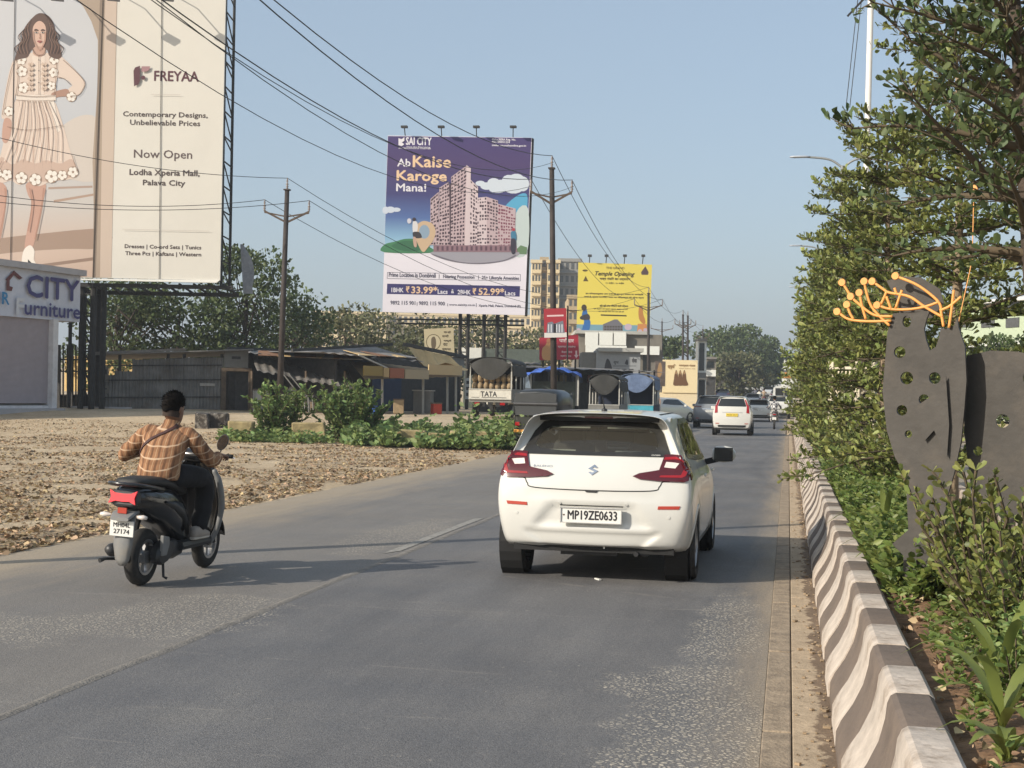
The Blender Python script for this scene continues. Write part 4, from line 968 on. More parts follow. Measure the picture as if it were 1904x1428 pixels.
def tiered_tree(name, label, base, h, rad, z0, n_tier, leaf, m, lean=(0, 0), dens=1., seed=1, trunk_r=.06, group=None, trunk_m='bark_tan', nbr=6, top=.35, step=.07, flat=1., branch_mat='twig'):
    rs = random.Random(seed); rg = np.random.default_rng(seed); base = Vector(base)
    root = thing(name, label, 'tree', base, group=group)
    tp = [base+Vector((lean[0]*t**1.3+.05*math.sin(t*5+seed)*t, lean[1]*t, h*t)) for t in np.linspace(0, 1, 9)]
    tp[0] = tp[0]-Vector((0, 0, .1))
    MB().tube(tp, [trunk_r*(1.25-t*1.05) for t in np.linspace(0, 1, 9)], 8).build('trunk', MATS[trunk_m], root, smooth=True)
    def at_trunk(z): t = max(0, min(1, (z-base.z)/h)); k = min(7, int(t*8)); f_ = t*8-k; return tp[k].lerp(tp[k+1], f_)
    br = MB(); LP = []; LD = []
    for i in range(n_tier):
        q = i/max(1, n_tier-1); z = base.z+z0+(h*.98-z0)*q; prof = (1-(1-top)*q**1.6)*(.72+.28*math.sin(q*9+seed)**2)
        for j in range(nbr):
            a = 2*math.pi*(j+.5*(i % 2)+.3*rs.random())/nbr; ln = rad*prof*(.75+.4*rs.random()); el = R_(8+26*rs.random()+18*q)
            p = at_trunk(z-.12*rs.random()); d = Vector((math.cos(a)*math.cos(el), math.sin(a)*math.cos(el), math.sin(el)*flat)); pts = [p.copy()]
            k = 7
            for s_ in range(k):
                d = (d+Vector((rs.gauss(0, .12), rs.gauss(0, .12), rs.gauss(0, .06)-.03))).normalized(); p = p+d*ln/k; pts.append(p.copy())
            br.tube(pts, [max(.004, trunk_r*.38*(1-s_/k*.85)*(1-.5*q)) for s_ in range(k+1)], 5, cap=False)
            for s_ in range(1, k+1):
                for sg in ((-1, 1) if s_ < k else (0, -1, 1)):
                    bl = ln*(.5-.34*s_/k)*(.6+.6*rs.random()) if sg else ln*.16
                    d2 = (d*(.75 if sg else 1)+Vector((-d.y, d.x, 0)).normalized()*sg*.9+Vector((0, 0, rs.gauss(.2, .22)))).normalized()
                    p2 = pts[s_].copy(); sp = [p2.copy()]; nn = max(2, int(bl/step/dens**.0))
                    for u in range(nn):
                        d2 = (d2+Vector((rs.gauss(0, .16), rs.gauss(0, .16), rs.gauss(.03, .1)))).normalized(); p2 = p2+d2*step; sp.append(p2.copy())
                        for w_ in range(max(1, int(round(4*dens)))):
                            LP.append(p2+Vector((rs.gauss(0, .012), rs.gauss(0, .012), rs.gauss(0, .01))))
                            LD.append(d2*.55+Vector((rs.gauss(0, .6), rs.gauss(0, .6), rs.gauss(.35, .45))))
                    br.tube([sp[0], sp[len(sp)//2], sp[-1]], [.005, .004, .002], 3, cap=False)
    br.build('branches', MATS[branch_mat], root, smooth=True)
    n = len(LP); leaf_mesh('crown', LP, LD, leaf*(.65+.6*rg.random(n)), MATS[m], root, rg=rg)
    return root
G_MED = 'trees in the planted median'
tiered_tree('median_tree', 'nearest median tree leaning in from the right edge, sparse dark leaves against the sky', (1.36, 7.3, .4), 3.9, .95, 2.05, 8, .062, 'leaf_dark', lean=(-.4, .1), seed=3, trunk_r=.075, trunk_m='bark_dark', group=G_MED, nbr=6, step=.075, dens=.75, top=.55)
tiered_tree('median_tree', 'dense median tree directly behind the cut metal sculpture', (1.45, 13.2, .4), 4.5, 1.3, .8, 10, .072, 'leaf_median', seed=5, trunk_r=.06, group=G_MED, nbr=8, step=.07, dens=1.0, top=.6, flat=.55)
for i, (Y, hh, lb) in enumerate(((20.1, 4.5, 'median tree with a pale bare trunk left of the metal sculpture'), (26.2, 4.7, 'median tree in front of the white scrollwork screen'), (32.5, 4.4, 'fourth median tree counted from the camera'), (40, 4.8, 'median tree below the first street lamp head'), (48, 4.5, 'median tree between the two street lamp heads'), (58, 4.8, 'median tree below the second street lamp head'), (70, 4.6, 'far median tree beside the queue of cars'), (86, 4.8, 'farthest median tree by the yellow hoarding end'))):
    tiered_tree('median_tree', lb, (1.28+.1*math.sin(i*3), Y, .4+zr(Y)), hh+.3, 1.32, .55, 10 if i < 4 else 8, .085+.012*i, 'leaf_median', seed=11+i, trunk_r=.065, group=G_MED, nbr=8 if i < 4 else 6, step=.072+.012*i, dens=1.0, top=.68, flat=.6, trunk_m='bark_tan' if i == 0 else 'bark_dark')
# herbs covering the bed
rg = np.random.default_rng(31)
def herb_cover(n, xr, yr, h, leaf, zb, seed, thin=1.):
    rg = np.random.default_rng(seed); P_ = []; D_ = []; S_ = []
    for k in range(n):
        y = yr[0]+(yr[1]-yr[0])*rg.random(); x = xr[0]+(xr[1]-xr[0])*rg.random(); q = .5+.5*mnoise.noise(Vector((x*1.4, y*.7, seed)))
        if q < thin: continue
        hh = h*(.35+.9*q*rg.random()); b = Vector((x, y, zb+zr(y))); lean = Vector((rg.normal()*.3, rg.normal()*.3, 1))
        for t in np.arange(.15, 1.01, .17):
            p = b+lean*hh*t
            for w_ in range(3): a = rg.random()*6.28; P_.append(p); D_.append((math.cos(a), math.sin(a), .25+.5*rg.random())); S_.append(leaf*(.6+.7*rg.random())*(1.2-.4*t))
    return P_, D_, S_
for nm, args, m_, lb in (('ground_cover', (3000, (.62, 1.5), (8.8, 22), .42, .07, .42, 1, .30), 'leaf_fresh', 'bright green broad leaved weeds along the median kerb'),
                         ('ground_cover', (900, (.65, 2.1), (22, 60), .5, .16, .42, 2, .3), 'leaf_weed', 'green weeds under the farther median trees'),
                         ('ground_cover', (1900, (.95, 1.8), (6.2, 12), .38, .05, .42, 3, .40), 'leaf_weed', 'low tangled green herbs round the foot of the sculpture'),
                         ('dry_litter', (60, (.62, 1.6), (4.2, 9), .03, .04, .43, 4, .3), 'leaf_dry', 'dry curled leaves on the median soil')):
    P_, D_, S_ = herb_cover(*args); o = leaf_mesh(nm, P_, D_, S_, MATS[m_], tpl=OVAL if nm == 'ground_cover' else LEAF, wide=1.5, up=.35); tag(o, lb, kind='stuff')
# shrubs with upright stems in front of the sculpture
def stem_shrub(name, label, base, n, h, spread, leaf, m, seed, group=None, cat='shrub', stem_m='twig', per=4, step=.05, tpl=LEAF, start=.12, wide=1.):
    rs = random.Random(seed); root = thing(name, label, cat, base, group=group); br = MB(); LP = []; LD = []; b = Vector(base)
    for k in range(n):
        a = 6.28*rs.random(); p = b+Vector((math.cos(a), math.sin(a), 0))*spread*.35*rs.random(); d = Vector((math.cos(a)*spread/h*.9*rs.random(), math.sin(a)*spread/h*.9*rs.random(), 1)).normalized(); ln = h*(.55+.5*rs.random()); pts = [p-Vector((0, 0, .05))]
        u = 0
        while u < ln:
            d = (d+Vector((rs.gauss(0, .1), rs.gauss(0, .1), rs.gauss(0, .05)))).normalized(); p = p+d*step; u += step; pts.append(p.copy())
            if u > ln*start:
                for w_ in range(per): LP.append(p.copy()); LD.append(d*.5+Vector((rs.gauss(0, .7), rs.gauss(0, .7), rs.gauss(.2, .35))))
        br.tube(pts[::3]+[pts[-1]], .006*h+.002, 4, cap=False)
    br.build('stems', MATS[stem_m], root)
    leaf_mesh('leaves', LP, LD, leaf*(.6+.7*np.random.default_rng(seed).random(len(LP))), MATS[m], root, tpl=tpl, wide=wide, rg=np.random.default_rng(seed)); return root
GS = 'shrubs in the median bed'
stem_shrub('median_shrub', 'loose shrub of upright leafy stems in front of the sculpture wing', (1.12, 7.9, .42), 34, .95, .6, .058, 'leaf_median', 41, GS)
stem_shrub('median_shrub', 'spreading shrub at the right edge below the sculpture', (1.14, 7.2, .42), 34, .6, .6, .055, 'leaf_median', 42, GS)
stem_shrub('median_shrub', 'small leafy shrub round the sculpture foot', (.95, 9.9, .42), 18, .5, .5, .06, 'leaf_fresh', 43, GS)
stem_shrub('median_shrub', 'leafy bush below the pale tree trunk', (1.25, 17.0, .42), 30, .95, .8, .085, 'leaf_median', 44, GS)
stem_shrub('median_shrub', 'dark green bush against the kerb below the farther trees', (.95, 24.0, .42), 26, .9, .7, .1, 'leaf_median', 45, GS)
stem_shrub('median_shrub', 'low green bush at the bottom right corner', (1.0, 6.1, .42), 20, .28, .3, .05, 'leaf_fresh', 46, GS)
# plants with long strap leaves
def strap_plant(label, base, n, ln, w_, seed, up=.8):
    rs = random.Random(seed); root = thing('strap_leaf_plant', label, 'plant', base, group='strap leaved plants in the median')
    for k in range(n):
        a = 6.28*(k+.4*rs.random())/n; d = Vector((math.cos(a), math.sin(a), 0)); rr = []; l_ = ln*(.7+.5*rs.random()); u_ = up*(.6+.6*rs.random())
        for t in np.linspace(0, 1, 8):
            c = Vector(base)+d*l_*t*(.45+.55*t)+Vector((0, 0, l_*(u_*t-.75*t*t*t))); s_ = Vector((-d.y, d.x, 0))*w_*(math.sin(math.pi*min(.98, .12+.86*t))**.8); rr.append([c-s_+Vector((0, 0, .25*s_.length)), c, c+s_+Vector((0, 0, .25*s_.length))])
        MB().loft(rr, closed=False).build('leaf', MATS['leaf_fresh'], root, smooth=True)
    return root
rg = np.random.default_rng(83); nn = 900; Yb = 3.8+rg.random(nn)**1.3*9; Xb = .6+rg.random(nn)*.16*Yb
tag(leaf_mesh('dry_litter', np.stack([Xb, Yb, .425+.05*np.sin((Xb-.56)/1.64*3.14)+.03*rg.random(nn)], 1), np.stack([rg.normal(size=nn), rg.normal(size=nn), .25*rg.normal(size=nn)], 1), .018+.05*rg.random(nn)**2, MATS['leaf_dry'], wide=1.4, up=.5, rg=rg), 'crumbled dry leaves scattered on the median soil', kind='stuff')
P_, D_, S_ = herb_cover(110, (.66, 1.05), (4.6, 8.6), .2, .05, .42, 9, .42); tag(leaf_mesh('ground_cover', P_, D_, S_, MATS['leaf_fresh'], tpl=OVAL, wide=1.1, up=.35), 'sparse fresh seedlings on the bare median soil', kind='stuff')
strap_plant('tall strap leaved plant with broad fresh leaves at the bottom right', (.80, 5.5, .43), 8, .36, .026, 1, 1.5)
strap_plant('strap leaved plant with one long leaf arching over the soil', (.90, 6.25, .43), 7, .42, .024, 2, 1.45)
strap_plant('small strap leaved plant close to the bottom edge', (.745, 5.0, .43), 7, .2, .03, 3, 1.2)
strap_plant('strap leaved plant growing beside the kerb left of the sculpture foot', (.78, 10.6, .43), 7, .45, .022, 4, 1.3)
strap_plant('strap leaved plant among the bright weeds by the kerb', (.82, 12.4, .43), 8, .5, .025, 5, 1.4)
# ---- trees behind the sheds on the left and along the road
def clump_tree(name, label, base, h, rx, m, seed, leaf=.16, n=4200, trunk_r=.18, crown0=.25, group=None, clumps=26, ry=None, trunk_m='bark_dark'):
    rs = random.Random(seed); rg = np.random.default_rng(seed); base = Vector(base); root = thing(name, label, 'tree', base, group=group); ry = ry or rx
    cz = base.z+h*(crown0+1)/2; rz = h*(1-crown0)/2
    tp = [base-Vector((0, 0, .3)), base+Vector((.1, 0, h*.25)), base+Vector((-.1, .1, h*.5)), base+Vector((.05, 0, h*.75))]
    MB().tube(tp, [trunk_r, trunk_r*.8, trunk_r*.55, trunk_r*.3], 7).build('trunk', MATS[trunk_m], root, smooth=True)
    br = MB(); C_ = []
    for k in range(clumps):
        v = Vector((rs.gauss(0, 1), rs.gauss(0, 1), rs.gauss(0, 1))).normalized()*(.45+.55*rs.random()**.5); c = Vector((base.x+v.x*rx, base.y+v.y*ry, cz+v.z*rz)); r = (.22+.2*rs.random())*min(rx, rz*1.4); C_.append((c, r))
        st_ = tp[1].lerp(tp[3], rs.random()); br.tube([st_, st_.lerp(c, .5)+Vector((0, 0, -.1)), c], [trunk_r*.3, trunk_r*.18, trunk_r*.06], 4, cap=False)
    br.build('branches', MATS[trunk_m], root)
    P_ = []; D_ = []
    per = n//clumps
    for c, r in C_:
        u = rg.normal(size=(per, 3)); u /= np.linalg.norm(u, axis=1, keepdims=True); rad = r*(.35+.7*rg.random(per)**.6)[:, None]
        p = np.array(c)+u*rad*np.array([1.15, 1.15, .8]); P_.append(p); D_.append(u+rg.normal(size=(per, 3))*.6)
    P_ = np.concatenate(P_); D_ = np.concatenate(D_); leaf_mesh('crown', P_, D_, leaf*(.6+.8*rg.random(len(P_))), MATS[m], root, wide=1.4, up=.3, rg=rg); return root
def gz(p): return zg(p.x, p.y)
def ground_at(px, dep):          # point on the terrain below an image column at a given distance
    z = .6
    for _ in range(6): v = ray(px, 714); q = EYEV+v*dep; z = zg(q.x, q.y)
    return Vector((q.x, q.y, z))
GB = 'trees behind the sheds'
for i, (px, dep, h, rx, m_, lb, n) in enumerate(((215, 70, 6.6, 3.2, 'leaf_dark', 'dark spreading tree under the fashion billboard beside the furniture shop', 5200), (330, 72, 6.4, 3.4, 'leaf_dark', 'dark tree behind the middle of the corrugated fence', 5600), (455, 72, 8.6, 2.6, 'leaf_dark', 'tallest dark tree rising right of the fashion billboard frame', 5600), (545, 76, 6.4, 2.7, 'leaf_dark', 'dark green tree behind the left electricity pole', 4200),
    (640, 88, 6.0, 3.2, 'leaf_olive', 'olive scrub tree left of the purple billboard legs', 3600), (720, 95, 6.2, 3.4, 'leaf_olive', 'olive tree below the left corner of the purple billboard', 3600), (800, 96, 5.8, 3.2, 'leaf_olive', 'olive scrub behind the small cream hoarding', 3000), (905, 100, 6.0, 4.0, 'leaf_olive', 'olive tree below the right side of the purple billboard', 3600), (985, 105, 5.4, 3.2, 'leaf_olive', 'olive bush tree left of the pole with the red sign', 3000))):
    clump_tree('background_tree', lb, ground_at(px, dep), h, rx, m_, 60+i, .2 if dep < 80 else .24, n, group=GB, crown0=.12)
GF = 'trees at the far end of the road'
for i, (px, dep, h, rx, m_, lb, n) in enumerate(((1345, 190, 9.5, 4.4, 'leaf_dark', 'far wide crowned tree with the highest top beyond the traffic', 4200), (1392, 200, 9.6, 4.2, 'leaf_dark', 'far dark tree in the middle of the clump beyond the traffic', 4200), (1425, 205, 7.2, 3.0, 'leaf_dark', 'far tree with drooping right edge beside the white office block', 3000), (1375, 165, 5.0, 3.4, 'leaf_olive', 'paler olive tree in front of the far clump', 2800), (1240, 150, 6.4, 2.2, 'leaf_dark', 'small far tree behind the twin poles', 1800))):
    clump_tree('far_tree', lb, ground_at(px, dep), h, rx, m_, 90+i, .42, n, group=GF, crown0=.2)
# ---- weeds and bushes on the left verge
stem_shrub('roadside_bush', 'pale leafy bush in front of the lean-to roof', ground_at(512, 42.5), 42, 1.7, 1.25, .15, 'leaf_weed', 51, 'bushes on the left verge', 'bush', tpl=OVAL, step=.09, per=4, wide=1.3)
stem_shrub('roadside_bush', 'largest dark green bush on the left verge beside the open shop', ground_at(655, 42.5), 80, 1.75, 1.5, .15, 'leaf_weed', 52, 'bushes on the left verge', 'bush', tpl=OVAL, step=.09, per=4, wide=1.3)
P_ = []; D_ = []; S_ = []
for k in range(2600):
    px = random.uniform(640, 958); dep = random.uniform(39.3, 45); q = ground_at(px, dep); n_ = mnoise.noise(Vector((px*.035, dep*.5, 7)))+.5*mnoise.noise(Vector((px*.11, dep*1.3, 3)))
    if n_ < -.35+.3*random.random()*(1 if px < 840 else .2): continue
    hh = (.12+1.0*max(0, n_+.3)*random.random())*(1.15 if px > 850 else .65); st_ = Vector((random.gauss(0, .25), random.gauss(0, .2), 1))
    for t in (.25, .5, .75, 1.):
        for w_ in range(3): a = random.random()*6.28; P_.append(q+st_*hh*t+Vector((.06*random.gauss(0, 1), .06*random.gauss(0, 1), 0))); D_.append((math.cos(a), math.sin(a), .3+.5*random.random())); S_.append(.08+.14*random.random()*random.random()*1.6)
for k in range(350):
    px = random.uniform(420, 620); q = ground_at(px, random.uniform(40, 43)); hh = .35*random.random()
    for t in (.3, .6, 1.):
        for w_ in range(3): a = random.random()*6.28; P_.append(q+Vector((.1*random.gauss(0, 1), 0, hh*t))); D_.append((math.cos(a), math.sin(a), .4)); S_.append(.08+.1*random.random())
tag(leaf_mesh('verge_weeds', P_, D_, S_, MATS['leaf_weed'], tpl=OVAL, wide=1.5, up=.3), 'creeping green weeds along the broken kerb blocks on the left', kind='stuff')
# leaf litter and clods on the bare lot
rg = np.random.default_rng(77); n = 125000; Y = 11+rg.random(n)**1.35*34; X = -7.4-(rg.random(n)**1.2)*(Y*.46+1.5)
keep = np.array([(.5+.5*1.1*mnoise.noise(Vector((x*.3, y*.17, 2)))+.4*mnoise.noise(Vector((x*1.1, y*.6, 5)))+.14) > (.46+.1*(x > -7.9)) for x, y in zip(X, Y)]); X, Y = X[keep], Y[keep]
Pz = np.array([zf_ground(x, y)+.012 for x, y in zip(X, Y)]); a = rg.random(len(X))*6.28
Ds = np.stack([np.cos(a), np.sin(a), .1+.2*rg.normal(size=len(X))], 1)
tag(leaf_mesh('leaf_litter', np.stack([X, Y, Pz], 1), Ds, (.022+.07*rg.random(len(X))**2.6), MATS['leaf_dry'], tpl=LEAF, wide=1.5, up=.6, rg=rg), 'dry brown leaves and scraps strewn over the bare lot', kind='stuff')
mat('clod', (.3, .22, .14), .95, var=.35, scale=6, bump=.8, bscale=15)
mb = MB()
for k in range(260):
    x = -7.7-19*random.random()**1.2; y = random.uniform(10, 40); r = .02+.07*random.random()**3
    pts = [Vector((math.cos(t)*math.sin(u), math.sin(t)*math.sin(u), math.cos(u)*.6)) for u in (.5, 1.2, 1.9) for t in [6.28*j/6+u for j in range(6)]]
    vs = [Vector((x, y, zf_ground(x, y)+r*.25))+p*r*(.8+.4*random.random()) for p in pts]
    mb.loft([vs[0:6], vs[6:12], vs[12:18]][::-1])
tag(mb.build('clods', MATS['clod'], smooth=False), 'scattered earth clods and stones on the lot', kind='stuff')
# ------------------------------------------------------------------ vertical building planes laid out from the photograph
class VPlane:
    """upright plane through two ground points (image column, distance); w() gives the point a pixel sees on it"""
    def __init__(s, pxa, da, pxb, db):
        a = EYEV+ray(pxa, 714)*da; b = EYEV+ray(pxb, 714)*db
        s.a = Vector((a.x, a.y, 0)); s.x = Vector((b.x-a.x, b.y-a.y, 0)).normalized(); s.n = Vector((s.x.y, -s.x.x, 0))
        if s.n.dot(EYEV-s.a) < 0: s.n = -s.n
        s.up = Vector((0, 0, 1))
    def w(s, px, py, off=0.): return onplane(px, py, s.a+s.n*off, s.n)
    def u(s, px, py=700): return (s.w(px, py)-s.a).dot(s.x)
    def pt(s, u, z, off=0.): return s.a+s.x*u+s.up*z+s.n*off
    def base(s, px): p = s.w(px, 730); return Vector((p.x, p.y, zg(p.x, p.y)))
    def scale(s, px, py): return (s.w(px+10, py)-s.w(px, py)).length/10      # metres per pixel along x
    def vscale(s, px, py): return (s.w(px, py+10)-s.w(px, py)).length/10
    def rect(s, mb, x0, y0, x1, y1, t0=-.03, t1=.03, mi=0):
        p, q = s.w(x1, y0), s.w(x1, y1); u0, u1 = s.u(x0), (q-s.a).dot(s.x)
        fr = Matrix((s.x, s.up, s.n)).transposed().to_4x4(); fr.translation = s.a
        return mb.prism([(u0, q.z), (u1, q.z), (u1, p.z), (u0, p.z)], fr, t0, t1, mi)
    def quad(s, mb, pts, t0=-.02, t1=.02, mi=0):
        fr = Matrix((s.x, s.up, s.n)).transposed().to_4x4(); fr.translation = s.a
        P2 = [((s.w(*p)-s.a).dot(s.x), s.w(*p).z) for p in pts]
        ar = sum(P2[i][0]*P2[(i+1) % len(P2)][1]-P2[(i+1) % len(P2)][0]*P2[i][1] for i in range(len(P2)))
        return mb.prism(P2 if ar > 0 else P2[::-1], fr, t0, t1, mi)
    def flat(s, mb, pts, off, mi=0):
        vs = [s.w(p[0], p[1])+s.n*off for p in pts]
        n = (vs[1]-vs[0]).cross(vs[2]-vs[0]); f_ = list(range(len(vs)))
        ar = sum(((vs[i]-s.a).dot(s.x)*vs[(i+1) % len(vs)].z-(vs[(i+1) % len(vs)]-s.a).dot(s.x)*vs[i].z) for i in range(len(vs)))
        ref = s.x.cross(s.up).dot(s.n)
        return mb.add(vs, [f_ if ar*ref > 0 else f_[::-1]], mi)
    def text(s, st, x0, yb, x1, hpx, m, parent, off=.02, bold=0., name='lettering', shear=0., depth=0.):
        o = s.w(x0, yb)+s.n*off; xd = s.x if (s.w(x0+20, yb)-s.w(x0, yb)).dot(s.x) > 0 else -s.x
        fr = Matrix((xd, s.up, xd.cross(s.up))).transposed().to_4x4(); fr.translation = o
        return text(st, fr, 0, m, parent, name, bold, width=abs((s.w(x1, yb)-s.w(x0, yb)).dot(xd)), height=hpx*s.vscale(x0, yb), shear=shear)
def sm(pts, n=5): return [(p.x, p.y) for p in curve([(a, b, 0) for a, b in pts], n, True)]
def circ(cx_, cy_, rx, ry=None, n=14, a0=0.): return [(cx_+rx*math.cos(a0+2*math.pi*k/n), cy_+(ry or rx)*math.sin(a0+2*math.pi*k/n)) for k in range(n)]
def ink(r, g, b, name=None): return mat(name or 'ink_%d_%d_%d' % (r, g, b), tuple(q*.8 for q in srgb(r, g, b)), .55, var=0)
def grad_ink(name, z0, z1, stops):
    m, t_, N, L = node_ground(name); b = t_.nodes['Principled BSDF']; tc = N('ShaderNodeTexCoord').outputs['Object']; sx = N('ShaderNodeSeparateXYZ'); L(tc, sx.inputs[0])
    mr = N('ShaderNodeMapRange'); L(sx.outputs[2], mr.inputs[0]); mr.inputs[1].default_value = z0; mr.inputs[2].default_value = z1
    L(ramp(N, L, mr.outputs[0], [(p, tuple(q*.8 for q in srgb(*c))) for p, c in stops]), b.inputs[0]); b.inputs['Roughness'].default_value = .5; return m
mat('steel_dark', (.035, .033, .03), .7, metal=.3, var=.3)
mat('steel_rust', (.1, .07, .05), .8, var=.3)
mat('vinyl_white', srgb(206, 201, 190), .5, var=.03, scale=.6)
mat('cloth_grey', (.3, .31, .33), .8, var=.2, trans=.3)
class Print:
    """printed sheet on a board: draws thin coloured shapes, each layer a little proud of the last"""
    def __init__(s, vp, root): s.vp = vp; s.root = root; s.k = 0
    def shape(s, pts, m, name='print', parent=None, k=None):
        s.k += 1; mb = MB(); s.vp.flat(mb, pts, .002+.0006*(k or s.k)); return mb.build(name, m, parent or s.root)
    def shapes(s, many, m, name='print', parent=None, k=None):
        s.k += 1; mb = MB()
        for pts in many: s.vp.flat(mb, pts, .002+.0006*(k or s.k))
        return tag(mb.build(name, m, parent or s.root), kind='stuff')
    def text(s, st, x0, yb, x1, h, m, bold=0., shear=0., parent=None, up=.006): return s.vp.text(st, x0, yb, x1, h, m, parent or s.root, up, bold, shear=shear)
# ================= fashion billboard
FB = VPlane(-300, 58, 409, 58)
fb = thing('billboard', 'huge pale fashion billboard with a woman in a cream dress, above the furniture shop', 'billboard', FB.base(170))
mb = MB(); FB.rect(mb, -190, -12, 409, 521, -.12, 0); board = mb.build('board', MATS['vinyl_white'], fb)
pr = Print(FB, board)
pic = pr.shape([(-190, -14), (217, -6), (207, 516), (-190, 509)], grad_ink('fashion_ground', 4, 15, [(0, (196, 164, 142)), (.3, (208, 184, 166)), (.45, (206, 198, 190)), (.75, (198, 199, 202)), (1, (206, 206, 208))]), 'photo_print')
pr.shape(sm([(-190, 440), (-60, 448), (60, 436), (196, 426), (196, 460), (120, 463), (40, 468), (-60, 478), (-190, 480)], 4), ink(166, 140, 121), 'shadow_print', pic)
pr.shape([(0, 494), (70, 492), (206, 474), (206, 480), (70, 498)], ink(150, 124, 106), 'shadow_print', pic)
pr.shape([(100, 372), (185, 358), (185, 362), (100, 377)], ink(180, 152, 132), 'shadow_print', pic); pr.shape([(90, 348), (172, 345), (172, 349), (90, 352)], ink(178, 154, 138), 'shadow_print', pic)
pr.shape(sm([(100, 250), (150, 215), (186, 230), (186, 330), (120, 330), (90, 300)], 4), ink(214, 202, 190), 'cloud_print', pic)
pr.shape([(138, -6), (218, -6), (207, 516), (178, 516), (172, 300), (182, 150), (182, 75), (170, 40), (155, 12)], ink(176, 156, 136), 'pillar_print', pic)
pr.shape([(196, -6), (217, -6), (207, 516), (186, 516), (190, 220)], ink(208, 188, 170), 'pillar_print', pic)
pr.shape([(186, -6), (192, -6), (184, 330), (178, 516), (172, 516), (176, 320)], ink(142, 124, 107), 'pillar_print', pic)
skin_i, dress, dress2, hair_i, line_i, white_i = ink(200, 158, 138), ink(226, 206, 190), ink(206, 178, 160), ink(96, 70, 58), ink(136, 110, 94), ink(240, 230, 216)
def fshape(pts, m, nm='figure_print', smooth=True): return pr.shape(sm(pts, 4) if smooth else pts, m, nm, pic)
fshape([(-14, 345), (10, 345), (12, 372), (2, 440), (-10, 470), (-24, 470)], skin_i); fshape([(50, 340), (84, 340), (81, 372), (74, 410), (60, 462), (46, 462), (52, 420), (60, 380), (52, 362)], skin_i)
fshape([(44, 466), (56, 456), (64, 466), (63, 482), (66, 492), (42, 491)], white_i); pr.shape([(52, 482), (60, 490), (52, 490)], ink(30, 26, 24), 'figure_print', pic)
fshape([(31, 184), (64, 186), (98, 185), (116, 228), (132, 285), (145, 324), (122, 335), (100, 332), (85, 342), (70, 346), (52, 338), (36, 344), (20, 336), (4, 340), (-10, 328), (2, 285), (14, 235)], dress)
fshape([(2, 292), (22, 306), (44, 296), (66, 304), (88, 298), (112, 304), (134, 296), (143, 322), (120, 333), (86, 338), (52, 335), (20, 333), (-6, 326)], dress2)
for x in (36, 48, 60, 72, 84): pr.shape([(x, 190), (x+1.2, 190), (x+4+(x-60)*.35, 320), (x+1+(x-60)*.35, 320)], dress2, 'figure_print', pic)
fshape([(30, 110), (46, 101), (60, 98), (86, 98), (102, 103), (116, 110), (108, 140), (103, 160), (101, 178), (31, 178), (34, 145)], dress)
fshape([(28, 110), (20, 124), (10, 170), (3, 214), (8, 222), (22, 224), (26, 195), (33, 150), (36, 120)], dress); fshape([(8, 222), (21, 224), (20, 250), (12, 266), (4, 258)], skin_i)
fshape([(108, 104), (122, 112), (140, 130), (156, 148), (158, 160), (148, 176), (134, 178), (126, 168), (134, 158), (120, 146), (106, 142)], dress)
fshape([(96, 174), (110, 168), (126, 166), (129, 178), (112, 180), (98, 182)], ink(176, 136, 116))
pr.shape([(30, 176), (104, 177), (104, 187), (30, 186)], ink(236, 222, 208), 'figure_print', pic); fshape([(92, 184), (100, 186), (106, 215), (112, 240), (106, 244), (98, 215)], ink(238, 226, 212))
pr.shape([(60, 104), (84, 104), (82, 176), (64, 176)], ink(234, 216, 200), 'figure_print', pic)
pet = []; cen = []
for cx_, cy_, r in ((41, 133, 10), (44, 163, 10), (100, 135, 9), (96, 160, 8), (40, 112, 9), (101, 111, 9), (17, 207, 9), (133, 180, 9), (13, 325, 10), (40, 331, 11), (66, 334, 11), (96, 328, 12), (116, 326, 9), (136, 320, 10), (-6, 322, 10)):
    for k in range(5): a = k*1.257+cx_; pet.append(circ(cx_+r*.6*math.cos(a), cy_+r*.6*math.sin(a), r*.42, n=8))
    cen.append(circ(cx_, cy_, r*1.08, n=12))
pr.shapes(cen, ink(160, 134, 114), 'flower_print', pic); pr.shapes(pet, ink(244, 236, 224), 'flower_print', pic)
fshape([(58, 36), (72, 25), (88, 28), (99, 42), (104, 62), (110, 84), (115, 104), (106, 110), (92, 104), (86, 92), (60, 92), (52, 106), (38, 110), (28, 112), (32, 96), (40, 76), (45, 54)], hair_i)
fshape([(61, 60), (64, 46), (74, 39), (84, 47), (86, 64), (83, 82), (74, 94), (66, 86)], ink(218, 182, 162)); fshape([(64, 88), (82, 88), (84, 100), (74, 106), (62, 100)], ink(198, 160, 140))
for x in (68, 80): pr.shape(circ(x, 61, 3, 1.4, 8), ink(84, 62, 54), 'figure_print', pic); pr.shape([(x-4, 56), (x+4, 56.5), (x+4, 58), (x-4, 57.5)], ink(96, 70, 60), 'figure_print', pic)
pr.shape(circ(74, 77, 4.5, 1.5, 8), ink(170, 110, 100), 'figure_print', pic); pr.shape([(73, 62), (75, 62), (77, 71), (72, 71)], ink(206, 170, 150), 'figure_print', pic)
def stroke(pts, w_, m): pr.shape([(p.x, p.y) for p in ribbon(curve([(a, b, 0) for a, b in pts], 5), w_)], m, 'figure_print', pic)
hl, hd = ink(140, 108, 90), ink(66, 46, 40)
for k in range(9):      # curls: dark and light waves down both sides of the face
    for sx_, x0 in ((-1, 58-k*.6), (1, 88+k*.6)):
        d_ = k*3.1; stroke([(x0+sx_*d_*.25, 36+k*2.2), (x0+sx_*(4+d_*.6), 52+k*2), (x0+sx_*(1.5+d_*.55), 66+k*1.6), (x0+sx_*(6+d_*.8), 82+k), (x0+sx_*(3+d_*.75), 100)], 1.2, hl if k % 2 else hd)
